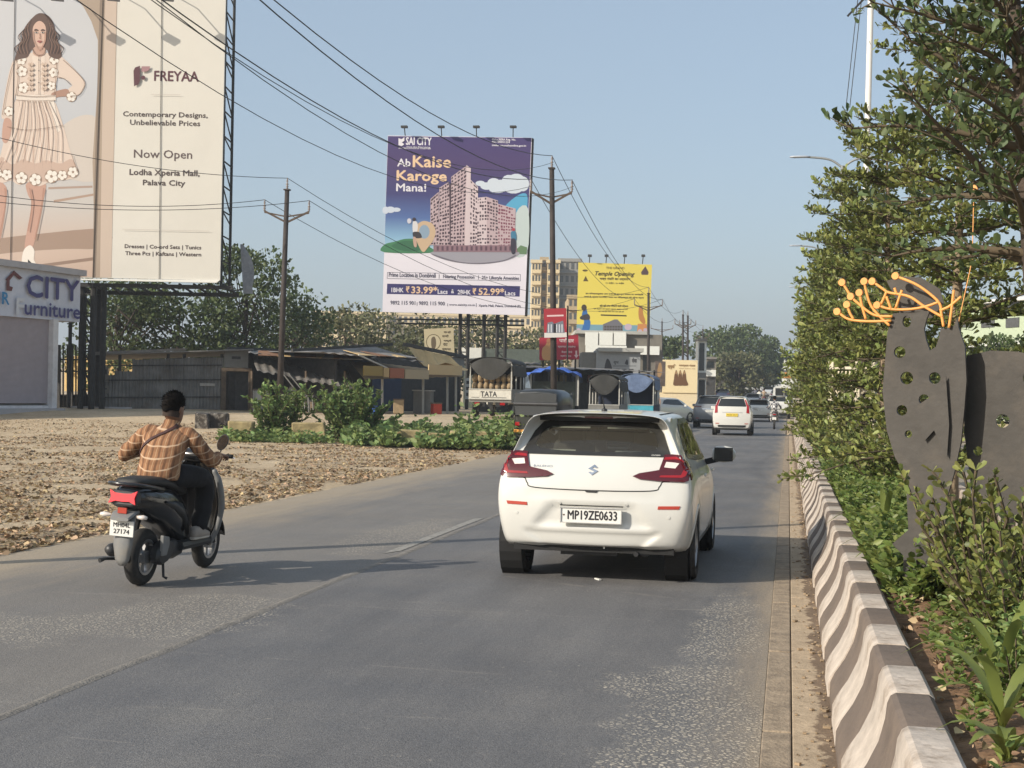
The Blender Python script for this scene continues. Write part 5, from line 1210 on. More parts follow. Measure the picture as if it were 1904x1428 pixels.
stroke([(62, 58), (64, 76), (72, 92), (76, 93)], 2.2, ink(190, 150, 130)); stroke([(85, 60), (84, 76), (77, 92)], 3., ink(186, 144, 124)); stroke([(64, 56.5), (67.5, 54.8), (71.5, 56.5)], 1.3, hd); stroke([(77, 56.5), (80.5, 55), (84, 57)], 1.3, hd)
for x in (68, 80): pr.shape(circ(x, 61, 2.9, 1.3, 10), ink(236, 224, 214), 'figure_print', pic); pr.shape(circ(x, 61, 1.35, 1.3, 8), hd, 'figure_print', pic); stroke([(x-3.2, 60.6), (x, 59.4), (x+3.2, 60.8)], .8, hd)
stroke([(74.5, 62), (75.5, 69), (73.5, 71.5), (77, 72)], .9, ink(176, 132, 112)); pr.shape(sm([(69.5, 77), (72.5, 75.6), (74, 76.2), (75.6, 75.6), (78.8, 77), (74, 80)]), ink(168, 92, 86), 'figure_print', pic); stroke([(69.8, 77), (74, 77.4), (78.5, 77)], .6, ink(120, 60, 58))
stroke([(60, 90), (66, 100), (74, 103), (82, 100), (86, 90)], 1., line_i)
for pts in ([(30, 112), (22, 128), (12, 172), (5, 214)], [(33, 120), (34, 150), (30, 178)], [(106, 116), (104, 150), (101, 178)], [(118, 112), (140, 132), (156, 150), (157, 162)], [(132, 158), (120, 147), (107, 143)], [(158, 160), (148, 176), (132, 179)], [(30, 177), (66, 180), (103, 178)], [(30, 186), (66, 189), (103, 187)], [(14, 236), (50, 242), (90, 238), (118, 233)], [(4, 300), (-8, 326)], [(134, 288), (145, 322)], [(73, 104), (73, 176)]): stroke(pts, .9, line_i)
for y in (112, 132, 154): pr.shape(circ(73, y, 1.2, n=8), hd, 'figure_print', pic)
for k in range(11): x = 24+k*8.2; stroke([(40+k*5, 188), (x+6, 240), (x-4+(x-64)*.28, 300)], 1. if k % 2 else 1.8, ink(204, 180, 162) if k % 2 else ink(236, 220, 206))
for pts in ([(56, 350), (60, 380), (53, 430)], [(82, 350), (78, 385), (66, 445)], [(10, 350), (11, 380), (0, 440)]): stroke(pts, 2., ink(180, 136, 116))
pr.shapes([[(46+j*5+((i+j) % 2)*1.5, 120+i*9), (50+j*5, 116+i*9), (54+j*5, 120+i*9), (50+j*5, 124+i*9)] for i in range(6) for j in (1, 2, 6, 7)], ink(212, 188, 168), 'dress_pattern', pic)
maroon, dk = ink(92, 48, 56), ink(84, 70, 66)
pr.shape([(249, 132), (252, 126), (261, 123), (261, 150), (258, 157), (250, 161)], maroon, 'logo_print'); pr.shape([(264, 124), (280, 124), (278, 131), (271, 134), (264, 134)], ink(170, 130, 132), 'logo_print'); pr.shape(circ(267, 145, 4), maroon, 'logo_print')
pr.text('FREYAA', 287, 150, 369, 18, maroon, .02); pr.shape([(281, 175.5), (336, 176.5), (336, 177.3), (281, 176.3)], ink(200, 190, 180), 'rule_print')
pr.text('Contemporary Designs,', 229, 216, 386, 12, dk, .008); pr.text('Unbelievable Prices', 242, 232, 372, 9.5, dk, .008); pr.text('Now Open', 249, 293, 357, 20, ink(96, 78, 76), .005)
pr.text('Lodha Xperia Mall,', 241, 325, 371, 14, dk, .012); pr.text('Palava City', 266, 344, 344, 13, dk, .012)
pr.shape([(228, 426), (390, 429.5), (390, 430.3), (228, 426.8)], ink(205, 196, 186), 'rule_print'); pr.text('Dresses | Co-ord Sets | Tunics', 232, 461, 374, 9, dk, .008); pr.text('Three Pcs | Kaftans | Western', 233, 474, 374, 9, dk, .008)
mb = MB()
for xt, xb in ((28, 19), (192, 172), (301, 296), (-60, -70)): FB.quad(mb, [(xt, -10), (xt+.9, -10), (xb+.9, 519), (xb, 519)], .0, .3+.0)
for x0, w_ in ((0, 1),): pass
mb = MB()
for xt, xb in ((28, 19), (192, 172), (301, 296)): mb.tube([FB.w(xt, -8)+FB.n*.03, FB.w(xb, 540)+FB.n*.03], .012, 5)
mb.build('hanging_cable', MATS['steel_dark'], fb)
# bottom flap, flood lamps, lattice frame behind, legs
mb = MB(); FB.quad(mb, [(148, 518), (409, 521), (403, 526), (300, 524), (150, 521)], -.1, .06); mb.build('bottom_trim', ink(246, 244, 236), fb)
for px in (20, 112, 214, 312):
    a = FB.w(px, -16)+FB.n*.1; b = FB.w(px+14, 12)+FB.n*1.3
    lm = MB().tube([a, a.lerp(b, .5)+Vector((0, 0, .3)), b], .025, 5).build('lamp_arm', MATS['steel_dark'], fb); MB().box(b+Vector((0, 0, -.05)), (.5, .3, .12), Matrix.Rotation(.5, 3, 'Z')).build('flood_lamp', MATS['cloth_grey'], lm)
mb = MB(); R0 = FB.w(413, -30); R1 = FB.w(403, 530); dep_ = -FB.n
for o_, off in ((0, .25), (0, 2.0)): mb.tube([R0+dep_*off+FB.x*.12, R1+dep_*off+FB.x*.12], .06, 6)
for off in (.25, 2.0): mb.tube([R0+dep_*off+FB.x*.12, R0+dep_*off-FB.x*8], .06, 6)
for k in range(13):
    t = k/12; p = R0.lerp(R1, t)+FB.x*.12; mb.tube([p+dep_*.25, p+dep_*2.0], .035, 5)
    if k < 12: q = R0.lerp(R1, (k+1)/12)+FB.x*.12; mb.tube([p+dep_*.25, (q if k % 3 else p.lerp(q, .4))+dep_*2.0], .03, 5)
mb.build('side_lattice', MATS['steel_dark'], fb)
mb = MB()
for py, off in ((531, .3), (541, 1.6)): mb.beam(FB.w(-190, py-9)-FB.n*off, FB.w(430, py+3)-FB.n*off, .16, .16)
for k in range(14): p = FB.w(60+k*27, 527)-FB.n*.3; mb.beam(p, FB.w(60+k*27+14, 541)-FB.n*1.6, .07)
mb.build('bottom_truss', MATS['steel_dark'], fb)
legs = [(124, .6), (134, 1.8), (147, .5), (160, 1.9), (169, .4), (178, 1.2)]
for px, off in legs:
    top = FB.w(px, 528)-FB.n*off; mb = MB().tube([Vector((top.x, top.y, zg(top.x, top.y)-.2)), top], .13 if px > 140 else .08, 8); mb.build('leg', MATS['steel_dark'], fb)
mb = MB()
for k in range(6): y0 = 545+k*36; mb.beam(FB.w(149, y0)-FB.n*.5, FB.w(167, y0+30)-FB.n*.4, .06); mb.beam(FB.w(167, y0)-FB.n*.45, FB.w(149, y0)-FB.n*.45, .06)
mb.build('leg_bracing', MATS['steel_dark'], fb)
cl = MB(); rr = []
for t in np.linspace(0, 1, 9): p = FB.w(430+6*t, 445+95*t)-FB.n*1.9; w_ = .12+.42*math.sin(min(1, t*1.15)*2.4); rr.append([p, p+FB.x*w_*.5+FB.n*.1*math.sin(t*9), p+FB.x*w_-FB.n*.12*math.sin(t*7)])
tag(cl.loft(rr, closed=False).build('torn_banner', MATS['cloth_grey'], smooth=True), 'torn grey cloth hanging from the fashion billboard frame', 'banner')
# ================= furniture shop
SHP = VPlane(0, 52.5, 148, 56.8)
shop = thing('furniture_shop', 'furniture shop with closed roller shutter and navy sign letters at far left', 'shop', SHP.base(60))
mat('plaster_grey', srgb(176, 172, 172), .8, var=.08, scale=2, dirt=((.25, .22, .2), 1.5, .4)); mat('shutter_metal', srgb(178, 168, 170), .55, metal=.1, var=.06, scale=3); mat('sign_panel', srgb(200, 202, 212), .5, var=.05)
mat('navy_letter', srgb(52, 48, 108), .45, var=.08); mat('cyan_letter', srgb(30, 120, 170), .45, var=.05)
gzs = SHP.base(60).z
mb = MB(); SHP.rect(mb, -260, 590, -60, 766, -5, -.1); mb.build('wall', MATS['plaster_grey'], shop)
mb = MB(); SHP.rect(mb, 93, 594, 101, 763, -.5, .12); mb.build('column', mat('plaster_white', srgb(214, 210, 208), .8, var=.06, dirt=((.3, .27, .24), 2, .4)), shop)
mb = MB(); SHP.rect(mb, -260, 592, 101, 768, -6, -.35); mb.build('back_wall', MATS['plaster_grey'], shop)
mb = MB(); SHP.rect(mb, -260, 513, 148, 599, -6, 0); fas = mb.build('fascia', MATS['sign_panel'], shop)
mb = MB(); SHP.rect(mb, -260, 503, 152, 514, -6.2, .25); mb.build('roof_slab', MATS['plaster_grey'], shop)
mb = MB(); u0, u1 = SHP.u(-150), SHP.u(93); zt, zb = SHP.w(93, 594).z, gzs+.28; rr = []
n = 74
for k in range(n*2+1): z = zb+(zt-zb)*k/(n*2); o_ = -.12+(.022 if k % 2 else 0); rr.append([SHP.pt(u0, z, o_), SHP.pt(u1, z, o_)])
mb.loft(rr, closed=False).build('roller_shutter', MATS['shutter_metal'], shop)
mb = MB(); SHP.rect(mb, -260, 754, 92, 759, -.2, -.02); mb.build('shutter_rail', MATS['plaster_white'], shop)
mb = MB(); p = SHP.pt(SHP.u(-200), gzs+.02, 0); SHP.rect(mb, -260, 759, 100, 774, -.6, .55); mb.build('step', MATS['plaster_grey'], shop)
for st, x0, x1, yb, h, b_ in (('CITY', 46, 143, 550, 40, .05), ('urniture', 42, 145, 584, 25, .03)): SHP.text(st, x0, yb, x1, h, MATS['navy_letter'], fas, .1, b_, 'raised_lettering')
SHP.text('F', 27, 584, 41, 30, ink(226, 226, 230), fas, .1, .03, 'raised_lettering'); SHP.text('R', 0, 565, 13, 22, MATS['cyan_letter'], fas, .1, .03, 'raised_lettering')
lg = MB(); SHP.flat(lg, [(8, 520), (24, 503), (40, 517), (34, 520), (24, 511), (14, 524)], .05); SHP.flat(lg, [(10, 524), (16, 519), (16, 532), (22, 534), (20, 541), (10, 540)], .05); lg.build('house_logo', ink(110, 52, 52), fas)
# ================= corrugated fence and sheds
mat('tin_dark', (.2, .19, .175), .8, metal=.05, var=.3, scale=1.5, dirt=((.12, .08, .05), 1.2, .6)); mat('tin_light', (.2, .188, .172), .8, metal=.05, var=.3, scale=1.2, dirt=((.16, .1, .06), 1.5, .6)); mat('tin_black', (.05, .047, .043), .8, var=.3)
mat('wood_old', (.14, .1, .065), .9, var=.3, scale=4); mat('tarp_tan', srgb(196, 168, 120), .85, var=.18, scale=1.5, bump=.6, bscale=4); mat('tarp_dark', (.035, .034, .03), .8, var=.3, scale=2, bump=.6, bscale=5); mat('cream_wall', srgb(222, 190, 130), .8, var=.08)
def corrugated(vp, x0, y0, x1, y1, pitch=.15, amp=.045, off=0., base=None):
    a, b = vp.w(x0, y0), vp.w(x1, y1); u0, u1 = (a-vp.a).dot(vp.x), (b-vp.a).dot(vp.x); mb = MB(); rr = []
    n = max(4, int(abs(u1-u0)/pitch*4)); zb = b.z if base is None else base
    for k in range(n+1): u = u0+(u1-u0)*k/n; o_ = off+amp*math.sin(k*math.pi/2); rr.append([vp.pt(u, zb, o_), vp.pt(u, a.z, o_)])
    return mb.loft(rr, closed=False)
FN = VPlane(175, 60, 440, 61.5)
fen = thing('tin_shed', 'long dark corrugated tin shed behind the scooter rider', 'shed', FN.base(300))
xs_ = [182, 214, 246, 278, 311, 343, 375, 413]
for i, (x0, x1) in enumerate(zip(xs_[:-1], xs_[1:])):
    yt = 697 if i == 0 else 690 if i == 1 else 668
    corrugated(FN, x0, yt-(i > 1)*(i-2)*1.0, x1+1, 764, off=.01*(i % 2)).build('tin_sheet', MATS['tin_dark'], fen, smooth=True)
for x in (180, 222, 312, 342, 412): MB().beam(FN.w(x, 772)-FN.n*.1, FN.w(x+1, 658)-FN.n*.1, .1).build('post', MATS['tin_black'], fen)
for y in (680, 707, 739): MB().beam(FN.w(180, y)+FN.n*.06, FN.w(412, y-1)+FN.n*.06, .06, .05).build('rail', MATS['tin_black'], fen)
mb = MB(); a, b, c_, d_ = FN.w(170, 655), FN.w(470, 646), FN.w(470, 646)-FN.n*4-Vector((0, 0, .25)), FN.w(170, 655)-FN.n*4-Vector((0, 0, .25)); mb.add([a+FN.n*.5-Vector((0, 0, .1)), b+FN.n*.5-Vector((0, 0, .1)), c_, d_], [(0, 1, 2, 3)]); mb.build('roof', MATS['tin_dark'], fen, solid=.05)
MB().beam(FN.w(172, 657)+FN.n*.5, FN.w(345, 650)+FN.n*.5, .03, .1).build('roof_edge', MATS['tin_light'], fen)
mb = MB(); FN.rect(mb, 411, 690, 419, 768, -.1, .12); FN.rect(mb, 462, 690, 468, 768, -.1, .12); FN.rect(mb, 411, 685, 468, 691, -.1, .12); mb.build('door_frame', MATS['wood_old'], fen)
mb = MB(); FN.rect(mb, 419, 691, 462, 768, -.35, -.25); mb.build('door', MATS['tin_black'], fen)
mb = MB(); FN.rect(mb, 416, 650, 461, 684, -.05, .12); sg_ = mb.build('wall_sign', mat('sign_dull', srgb(120, 118, 112), .8, var=.1), fen)
mb = MB(); FN.rect(mb, 430, 663, 447, 668, .12, .14); mb.build('sign_print', MATS['tin_black'], sg_)
for x0, y0, x1, y1 in ((173, 680, 183, 718), (186, 682, 202, 710), (185, 717, 202, 731)): mb = MB(); FN.rect(mb, x0, y0, x1, y1, .06, .09); o = mb.build('poster', mat('poster_grey', srgb(128, 122, 112), .8, var=.15, scale=5), fen); mb = MB(); FN.rect(mb, x0+3, y0+5, x1-3, (y0+y1)/2, .09, .095); mb.build('poster_print', MATS['tin_black'], o)
mb = MB(); FN.rect(mb, 372, 713, 400, 718, .07, .08); mb.build('patch', mat('patch_pale', srgb(170, 164, 154), .8, var=.2), fen)
CW = VPlane(150, 70, 300, 70); cw = MB(); CW.rect(cw, 120, 664, 262, 730, -.2, 0); tag(cw.build('yard_wall', MATS['cream_wall']), 'sunlit cream wall glimpsed behind the tin shed openings', 'wall')
mb = MB(); FN.rect(mb, 128, 757, 245, 772, -.6, .3); tag(mb.build('plinth', MATS['plaster_grey']), 'low concrete plinth at the foot of the billboard legs', 'plinth')
# gate of upright bars between shop and shed
gt = thing('bar_gate', 'dark gate of upright bars between the furniture shop and the tin shed', 'gate', FN.base(140))
for k in range(9): MB().beam(FN.w(107+k*8, 768)-FN.n*1.0, FN.w(107+k*8, 640)-FN.n*1.0, .05 if k % 3 else .12).build('bar', MATS['tin_black'], gt)
for y in (668, 690, 735): MB().beam(FN.w(104, y)-FN.n*1.0, FN.w(182, y)-FN.n*1.0, .06).build('rail', MATS['tin_black'], gt)
mb = MB(); FN.rect(mb, 104, 735, 182, 768, -1.1, -1.05); mb.build('lower_panel', MATS['tin_black'], gt)
# lean-to with the drooping roof
LT = VPlane(462, 60, 700, 61)
lt = thing('lean_to_shed', 'open lean-to with drooping rusty tin roof behind the left pole', 'shed', LT.base(580))
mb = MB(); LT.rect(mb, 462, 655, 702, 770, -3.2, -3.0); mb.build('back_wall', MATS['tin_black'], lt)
sp = [(470, 668, 520, 692), (520, 676, 575, 702), (560, 684, 605, 712), (600, 690, 640, 722)]
for i in range(6):
    xa = 470+i*30; mb = MB(); rr = []
    for k in range(9):
        x = xa+k*4; t = (x-470)/180; p0 = LT.w(x, 662+t*14)-LT.n*2.4; p1 = LT.w(x+8, 690+t*36)+LT.n*1.0; o_ = Vector((0, 0, .035*math.sin(k*math.pi/2)+.05*math.sin(i*2.1))); rr.append([p0+o_, p0.lerp(p1, .5)+o_-Vector((0, 0, .06)), p1+o_])
    mb.loft(rr, closed=False).build('tin_sheet', MATS['tin_light'], lt, smooth=True)
mb = MB(); rr = []
for k in range(60): x = 462+k*4.2; p = LT.w(x, 646+k*.32); o_ = Vector((0, 0, .03*math.sin(k*math.pi/2))); rr.append([p+LT.n*.6-Vector((0, 0, .25))+o_, p-LT.n*3+o_])
mb.loft(rr, closed=False).build('upper_roof', MATS['tin_dark'], lt, smooth=True)
mb = MB(); LT.rect(mb, 470, 653, 640, 668, -2.6, -2.5); mb.build('gable_board', mat('board_grey', srgb(96, 92, 86), .85, var=.2), lt)
for x, yb in ((468, 770), (520, 770), (640, 770), (568, 770)): MB().beam(LT.w(x, yb)+LT.n*.4, LT.w(x, 690)+LT.n*.4, .07).build('post', MATS['wood_old'], lt)
MB().beam(LT.w(526, 697)+LT.n*1.2, LT.w(556, 735)+LT.n*1.2, .05).build('leaning_pole', MATS['sign_dull'], lt); MB().beam(LT.w(534, 694)+LT.n*1.25, LT.w(570, 738)+LT.n*1.25, .05).build('leaning_pole', MATS['sign_dull'], lt)
ld = thing('metal_rack', 'grey metal rack standing by the lean-to post', 'rack', LT.base(568))
for x in (556, 563, 570, 578): MB().beam(LT.w(x+2, 778)+LT.n*1.6, LT.w(x, 735)+LT.n*1.5, .04).build('bar', MATS['sign_dull'], ld)
MB().beam(LT.w(554, 736)+LT.n*1.5, LT.w(580, 736)+LT.n*1.5, .05).build('rail', MATS['sign_dull'], ld)
# open shop with awning
OS = VPlane(635, 60, 872, 66)
osd = thing('open_shop', 'open fronted tin shop with tan tarpaulin and plank awning', 'shop', OS.base(760))
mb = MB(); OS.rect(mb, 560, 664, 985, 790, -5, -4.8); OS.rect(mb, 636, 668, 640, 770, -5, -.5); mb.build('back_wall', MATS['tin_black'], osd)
mb = MB(); OS.rect(mb, 765, 700, 872, 768, -4.6, -4.55); mb.build('inner_panel', mat('blue_dark', srgb(40, 52, 76), .7, var=.2), osd)
def sheet_roof(vp, pts, m, name, parent, amp=.03, n=40, solid=.02):     # pts: front-left, front-right, back-right, back-left points
    mb = MB(); rr = []
    for k in range(n+1): t = k/n; a = pts[0].lerp(pts[1], t); b = pts[3].lerp(pts[2], t); o_ = Vector((0, 0, amp*math.sin(k*math.pi/2))); rr.append([a+o_, b+o_])
    return mb.loft(rr, closed=False).build(name, m, parent, smooth=True)
w = OS.w
sheet_roof(OS, [w(572, 655)+OS.n*.8, w(765, 673)+OS.n*.8, w(760, 641)-OS.n*2.5, w(570, 654)-OS.n*2.5], MATS['tin_light'], 'roof_sheet', osd)
MB().beam(w(572, 651)-OS.n*1.0, w(758, 640)-OS.n*1.0, .12).build('ridge_beam', MATS['tin_black'], osd); MB().beam(w(757, 640)-OS.n*.2, w(872, 664)-OS.n*.2, .15).build('ridge_beam', MATS['tin_black'], osd)
mb = MB(); rr = []
for i in range(15):
    t = i/14; row = []
    for j in range(9):
        s_ = j/8; p = w(762+t*76, 645+t*17)-OS.n*.1; q = w(758+t*88, 676+t*8+6*math.sin(t*9))+OS.n*.9; v = p.lerp(q, s_)-Vector((0, 0, .35*math.sin(s_*math.pi)*(.4+.6*math.sin(t*math.pi)))); v += OS.n*.08*math.sin(t*26+s_*3); row.append(v)
    rr.append(row)
mb.loft(rr, closed=False).build('tarpaulin', MATS['tarp_tan'], osd, smooth=True)
sheet_roof(OS, [w(648, 705)+OS.n*1.0, w(830, 700)+OS.n*1.0, w(842, 686)-OS.n*1.5, w(690, 668)-OS.n*1.5], mat('plank_roof', srgb(150, 128, 92), .85, var=.2, scale=3), 'awning', osd, .01)
for x0, y0, x1, y1, m_ in ((645, 681, 680, 699, ink(150, 128, 66)), (682, 684, 692, 701, ink(188, 160, 110)), (694, 685, 720, 703, ink(158, 92, 62)), (722, 688, 766, 705, ink(176, 160, 130)), (766, 680, 828, 698, ink(206, 178, 130))): mb = MB(); OS.rect(mb, x0, y0, x1, y1, 1.0, 1.06); mb.build('signboard', m_, osd)
for x, y0 in ((696, 700), (772, 700), (817, 692), (833, 690), (868, 668)): MB().beam(w(x, 772)+OS.n*.5, w(x, y0)+OS.n*.5, .09).build('post', mat('pvc_grey', srgb(170, 168, 160), .6, var=.1), osd)
MB().beam(w(640, 660)+OS.n*.9, w(690, 684)+OS.n*1.0, .06).build('strut', MATS['pvc_grey'], osd)
mb = MB(); OS.rect(mb, 845, 666, 870, 700, -.3, -.25); mb.build('side_board', MATS['sign_dull'], osd)
mb = MB(); OS.rect(mb, 858, 703, 868, 742, .2, .25); so = mb.build('notice_board', ink(190, 190, 184), osd); mb = MB(); [OS.rect(mb, 860, 708+k*11, 866, 714+k*11, .25, .26) for k in range(3)]; mb.build('notice_print', MATS['tin_black'], so)
mat('chair_white', srgb(205, 208, 212), .45, var=.05)
def plastic_chair(label, p, rz):
    t = thing('plastic_chair', label, 'chair', p, rz, 'white plastic chairs at the open shop'); m_ = MATS['chair_white']
    MB().box((0, 0, .44), (.46, .44, .04)).build('seat', m_, t, bevel=.01); MB().box((0, .23, .70), (.44, .05, .45), Matrix.Rotation(-.15, 3, 'X')).build('backrest', m_, t, bevel=.01)
    for a in (-1, 1):
        MB().beam((a*.25, -.2, .62), (a*.25, .22, .66), .05, .03).build('armrest', m_, t)
        for b in (-1, 1): MB().beam((a*.24, b*.22, 0), (a*.2, b*.18, .44), .05).build('leg', m_, t)
    return t
for i, (px, dep, lb) in enumerate(((710, 61.5, 'white plastic chair beside the shop post nearest the big bush'), (800, 62.5, 'white plastic chair in front of the grey counter'), (828, 63.5, 'white plastic chair by the bright shop doorway'))): q = ground_at(px, dep); plastic_chair(lb, q, .6*i-1)
ct = thing('counter', 'grey counter box inside the open shop', 'counter', ground_at(788, 63.5)); q = ground_at(788, 63.5)
MB().box(q+Vector((0, 0, .5)), (.8, .6, 1.0)).build('cabinet', MATS['sign_dull'], ct, bevel=.02); MB().box(q+Vector((0, 0, 1.02)), (.9, .7, .05)).build('counter_top', MATS['pvc_grey'], ct)
def motorbike(label, p, rz, group):
    t = thing('motorcycle', label, 'motorcycle', p, rz, group); bk = MATS['scooter_black']
    for y in (-.62, .62):
        fr = Matrix.Translation((0, y, .3)) @ Matrix.Rotation(math.pi/2, 4, 'Y'); ty = MB().lathe([(.24, -.04), (.29, -.045), (.3, 0), (.29, .045), (.24, .04)], fr, 20, closed=True).build('tyre', MATS['rubber'], t, smooth=40); MB().lathe([(.23, -.02), (.24, 0), (.23, .02)], fr, 20, closed=True).lathe([(.05, -.05), (.05, .05)], fr, 10).build('rim', MATS['alloy'], ty)
    MB().loft([ell((0, y, z), rx, rz_, 10) for y, z, rx, rz_ in ((-.1, .78, .08, .06), (.1, .82, .14, .1), (.3, .82, .12, .1), (.42, .78, .05, .05))]).build('fuel_tank', bk, t, smooth=True)
    MB().loft([ell((0, y, z), rx, .05, 10) for y, z, rx in ((-.75, .82, .08), (-.5, .78, .13), (-.1, .75, .12), (0, .76, .06))]).build('seat', MATS['seat_black'], t, smooth=True)
    MB().box((0, .1, .42), (.26, .42, .34)).build('engine', MATS['scooter_satin'], t, bevel=.04); MB().tube([(0, -.62, .3), (0, -.1, .5), (0, .3, .7)], .03, 6).build('frame', bk, t)
    MB().tube([(-.08, .62, .3), (-.06, .42, .9)], .02, 6).tube([(.08, .62, .3), (.06, .42, .9)], .02, 6).build('fork', MATS['alloy'], t); MB().tube([(-.36, .25, 1.05), (-.15, .4, 1.0), (.15, .4, 1.0), (.36, .25, 1.05)], .014, 6).build('handlebar', bk, t)
    MB().ball((0, .52, .88), (.09, .08, .09), 10, 6).build('headlamp', MATS['chrome'], t, smooth=True); MB().tube([(.14, .2, .3), (.16, -.3, .32), (.16, -.75, .38)], [.025, .04, .04], 8).build('exhaust', MATS['alloy'], t); return t
GBk = 'motorcycles parked by the sheds'
for px, dep, rz, lb in ((722, 59, 1.2, 'parked motorcycle half hidden by the big verge bush'), (765, 59.5, 1.5, 'dark motorcycle parked before the open shop counter'), (850, 62, 1.3, 'motorcycle parked beside the notice board next to the truck')): motorbike(lb, ground_at(px, dep), rz, GBk)
# ================= purple housing billboard
SB = VPlane(716, 80, 986, 80)
sb = thing('billboard', 'tall purple and white housing billboard with an apartment tower picture', 'billboard', SB.base(890))
mb = MB(); SB.quad(mb, [(721, 252), (989, 256), (976, 586), (711, 580)], -.15, 0); bd = mb.build('board', mat('housing_white', srgb(222, 216, 222), .5, var=.03, scale=.6), sb); pr = Print(SB, bd)
zt, zb = SB.w(850, 253).z, SB.w(850, 472).z
pic = pr.shape([(721.5, 253), (988, 256.5), (979.5, 473), (714.5, 469)], grad_ink('housing_sky', zb, zt, [(0, (190, 216, 222)), (.12, (150, 192, 220)), (.3, (92, 118, 172)), (.5, (72, 70, 122)), (.75, (84, 66, 112)), (1, (78, 64, 118))]), 'picture_print')
def ss(pts, c, nm='picture_detail', smooth=True): return pr.shape(sm(pts, 4) if smooth else pts, ink(*c), nm, pic)
ss([(935, 392), (960, 365), (980, 362), (978, 400), (972, 402)], (96, 178, 214)); ss([(960, 395), (982, 388), (980, 470), (950, 468)], (206, 218, 214))
for c in ((893, 341, 9, 5), (905, 346, 12, 7), (918, 340, 12, 9), (932, 344, 14, 10), (946, 336, 13, 11), (960, 332, 14, 9), (972, 342, 12, 14), (955, 350, 18, 10), (925, 352, 16, 7)): ss(circ(*c), (220, 228, 236), 'cloud_print', False)
for c in ((717, 391, 6, 7), (726, 390, 9, 6), (737, 390, 8, 4)): ss(circ(*c), (216, 224, 236), 'cloud_print', False)
ss([(714.5, 455), (735, 449), (755, 444), (778, 446), (800, 460), (806, 470), (714.5, 469)], (74, 134, 92)); ss([(728, 458), (750, 448), (775, 450), (790, 462), (760, 468)], (58, 112, 78)); ss([(958, 466), (968, 456), (980, 460), (979, 473), (960, 472)], (110, 140, 100), smooth=False)
ss([(800, 470), (830, 466), (900, 468), (962, 468), (958, 478), (930, 487), (890, 491), (850, 488), (818, 480)], (168, 164, 172)); ss([(803, 472), (850, 486), (890, 489), (935, 484), (958, 474), (956, 478), (930, 487), (890, 491), (850, 488), (818, 480)], (120, 114, 124))
pk, pk2, wn = ink(204, 180, 182), ink(226, 206, 206), ink(74, 54, 64)
def facade(q, rows, cols, face, win, fill=.55, seed=0, base_y=0):
    pr.shape(q, face, 'tower_print', pic); rs = random.Random(seed); W_ = []
    def lerp(u, v): a = (q[0][0]+(q[1][0]-q[0][0])*u, q[0][1]+(q[1][1]-q[0][1])*u); b = (q[3][0]+(q[2][0]-q[3][0])*u, q[3][1]+(q[2][1]-q[3][1])*u); return (a[0]+(b[0]-a[0])*v, a[1]+(b[1]-a[1])*v)
    for r in range(rows):
        for c in range(cols):
            if rs.random() < fill+.25: u0, v0 = (c+.08+.2*rs.random())/cols, (r+.2+.15*rs.random())/rows; u1, v1 = u0+(.45+.4*rs.random())/cols, v0+(.4+.3*rs.random())/rows; W_.append([lerp(u0, v0), lerp(u1, v0), lerp(u1, v1), lerp(u0, v1)])
    pr.shapes(W_, win, 'tower_windows', pic)
facade([(886, 368), (905, 366), (905, 460), (886, 460)], 15, 4, pk2, wn, .5, 1); facade([(905, 366), (926, 373), (926, 460), (905, 460)], 15, 4, pk, wn, .6, 2); facade([(926, 379), (959, 388), (957, 458), (926, 460)], 13, 7, pk, ink(130, 66, 84), .6, 3)
facade([(875, 334), (889, 348), (887, 458), (873, 460)], 17, 3, pk2, wn, .6, 4); facade([(800.5, 370), (815.6, 357), (816, 455), (800, 456)], 14, 3, pk, wn, .7, 5); facade([(817, 349), (835, 338), (837, 456), (816, 456)], 17, 4, pk, wn, .7, 6); facade([(839, 329), (867.5, 308), (864, 458), (837, 457)], 21, 5, pk, wn, .75, 7)
pr.shape([(867.5, 307), (875.5, 313), (873, 460), (864, 460)], pk2, 'tower_print', pic); pr.shape([(835.5, 345), (839, 340), (838, 457), (836, 457)], wn, 'tower_print', pic); pr.shape([(806, 456), (960, 456), (962, 469), (806, 468)], ink(150, 118, 126), 'tower_print', pic)
pr.shapes([[(812+k*9, 458), (816+k*9, 458), (816+k*9, 466), (812+k*9, 466)] for k in range(16)], ink(100, 72, 84), 'tower_windows', pic)
ss([(790, 411), (804, 416), (810, 430), (806, 446), (796, 460), (787, 469), (779, 458), (772, 440), (772, 424), (780, 414)], (214, 184, 150)); ss(circ(789, 431, 10, 13), (150, 172, 190), smooth=False)
ss([(768, 412), (776, 414), (776, 430), (768, 432)], (230, 226, 224)); ss([(768, 432), (780, 432), (784, 442), (770, 442)], (60, 54, 56)); ss(circ(770, 408, 3.5), (60, 50, 60), smooth=False); ss([(768, 442), (773, 442), (775, 458), (770, 458)], (206, 170, 150)); ss(circ(761, 411, 4, 5), (216, 214, 224), smooth=False)
ss([(950, 432), (958, 430), (960, 446), (952, 448)], (70, 130, 160)); ss([(950, 446), (959, 446), (958, 470), (951, 470)], (60, 56, 70)); ss(circ(955, 427, 3), (180, 70, 84), smooth=False)
wh, pe = ink(240, 236, 240), ink(246, 210, 170)
pr.text('SAI CITY', 755, 269, 802, 14, wh, .04); pr.shape([(741, 257), (747, 259), (752, 255), (752, 262), (747, 265), (752, 268), (747, 272), (741, 270)], wh, 'logo_print'); pr.text('Own the Fine Living', 756, 274, 800, 3, wh, .01); pr.text('AN ASSOCIATION OF TOGETHER', 741, 276.5, 801, 2.5, wh, .01)
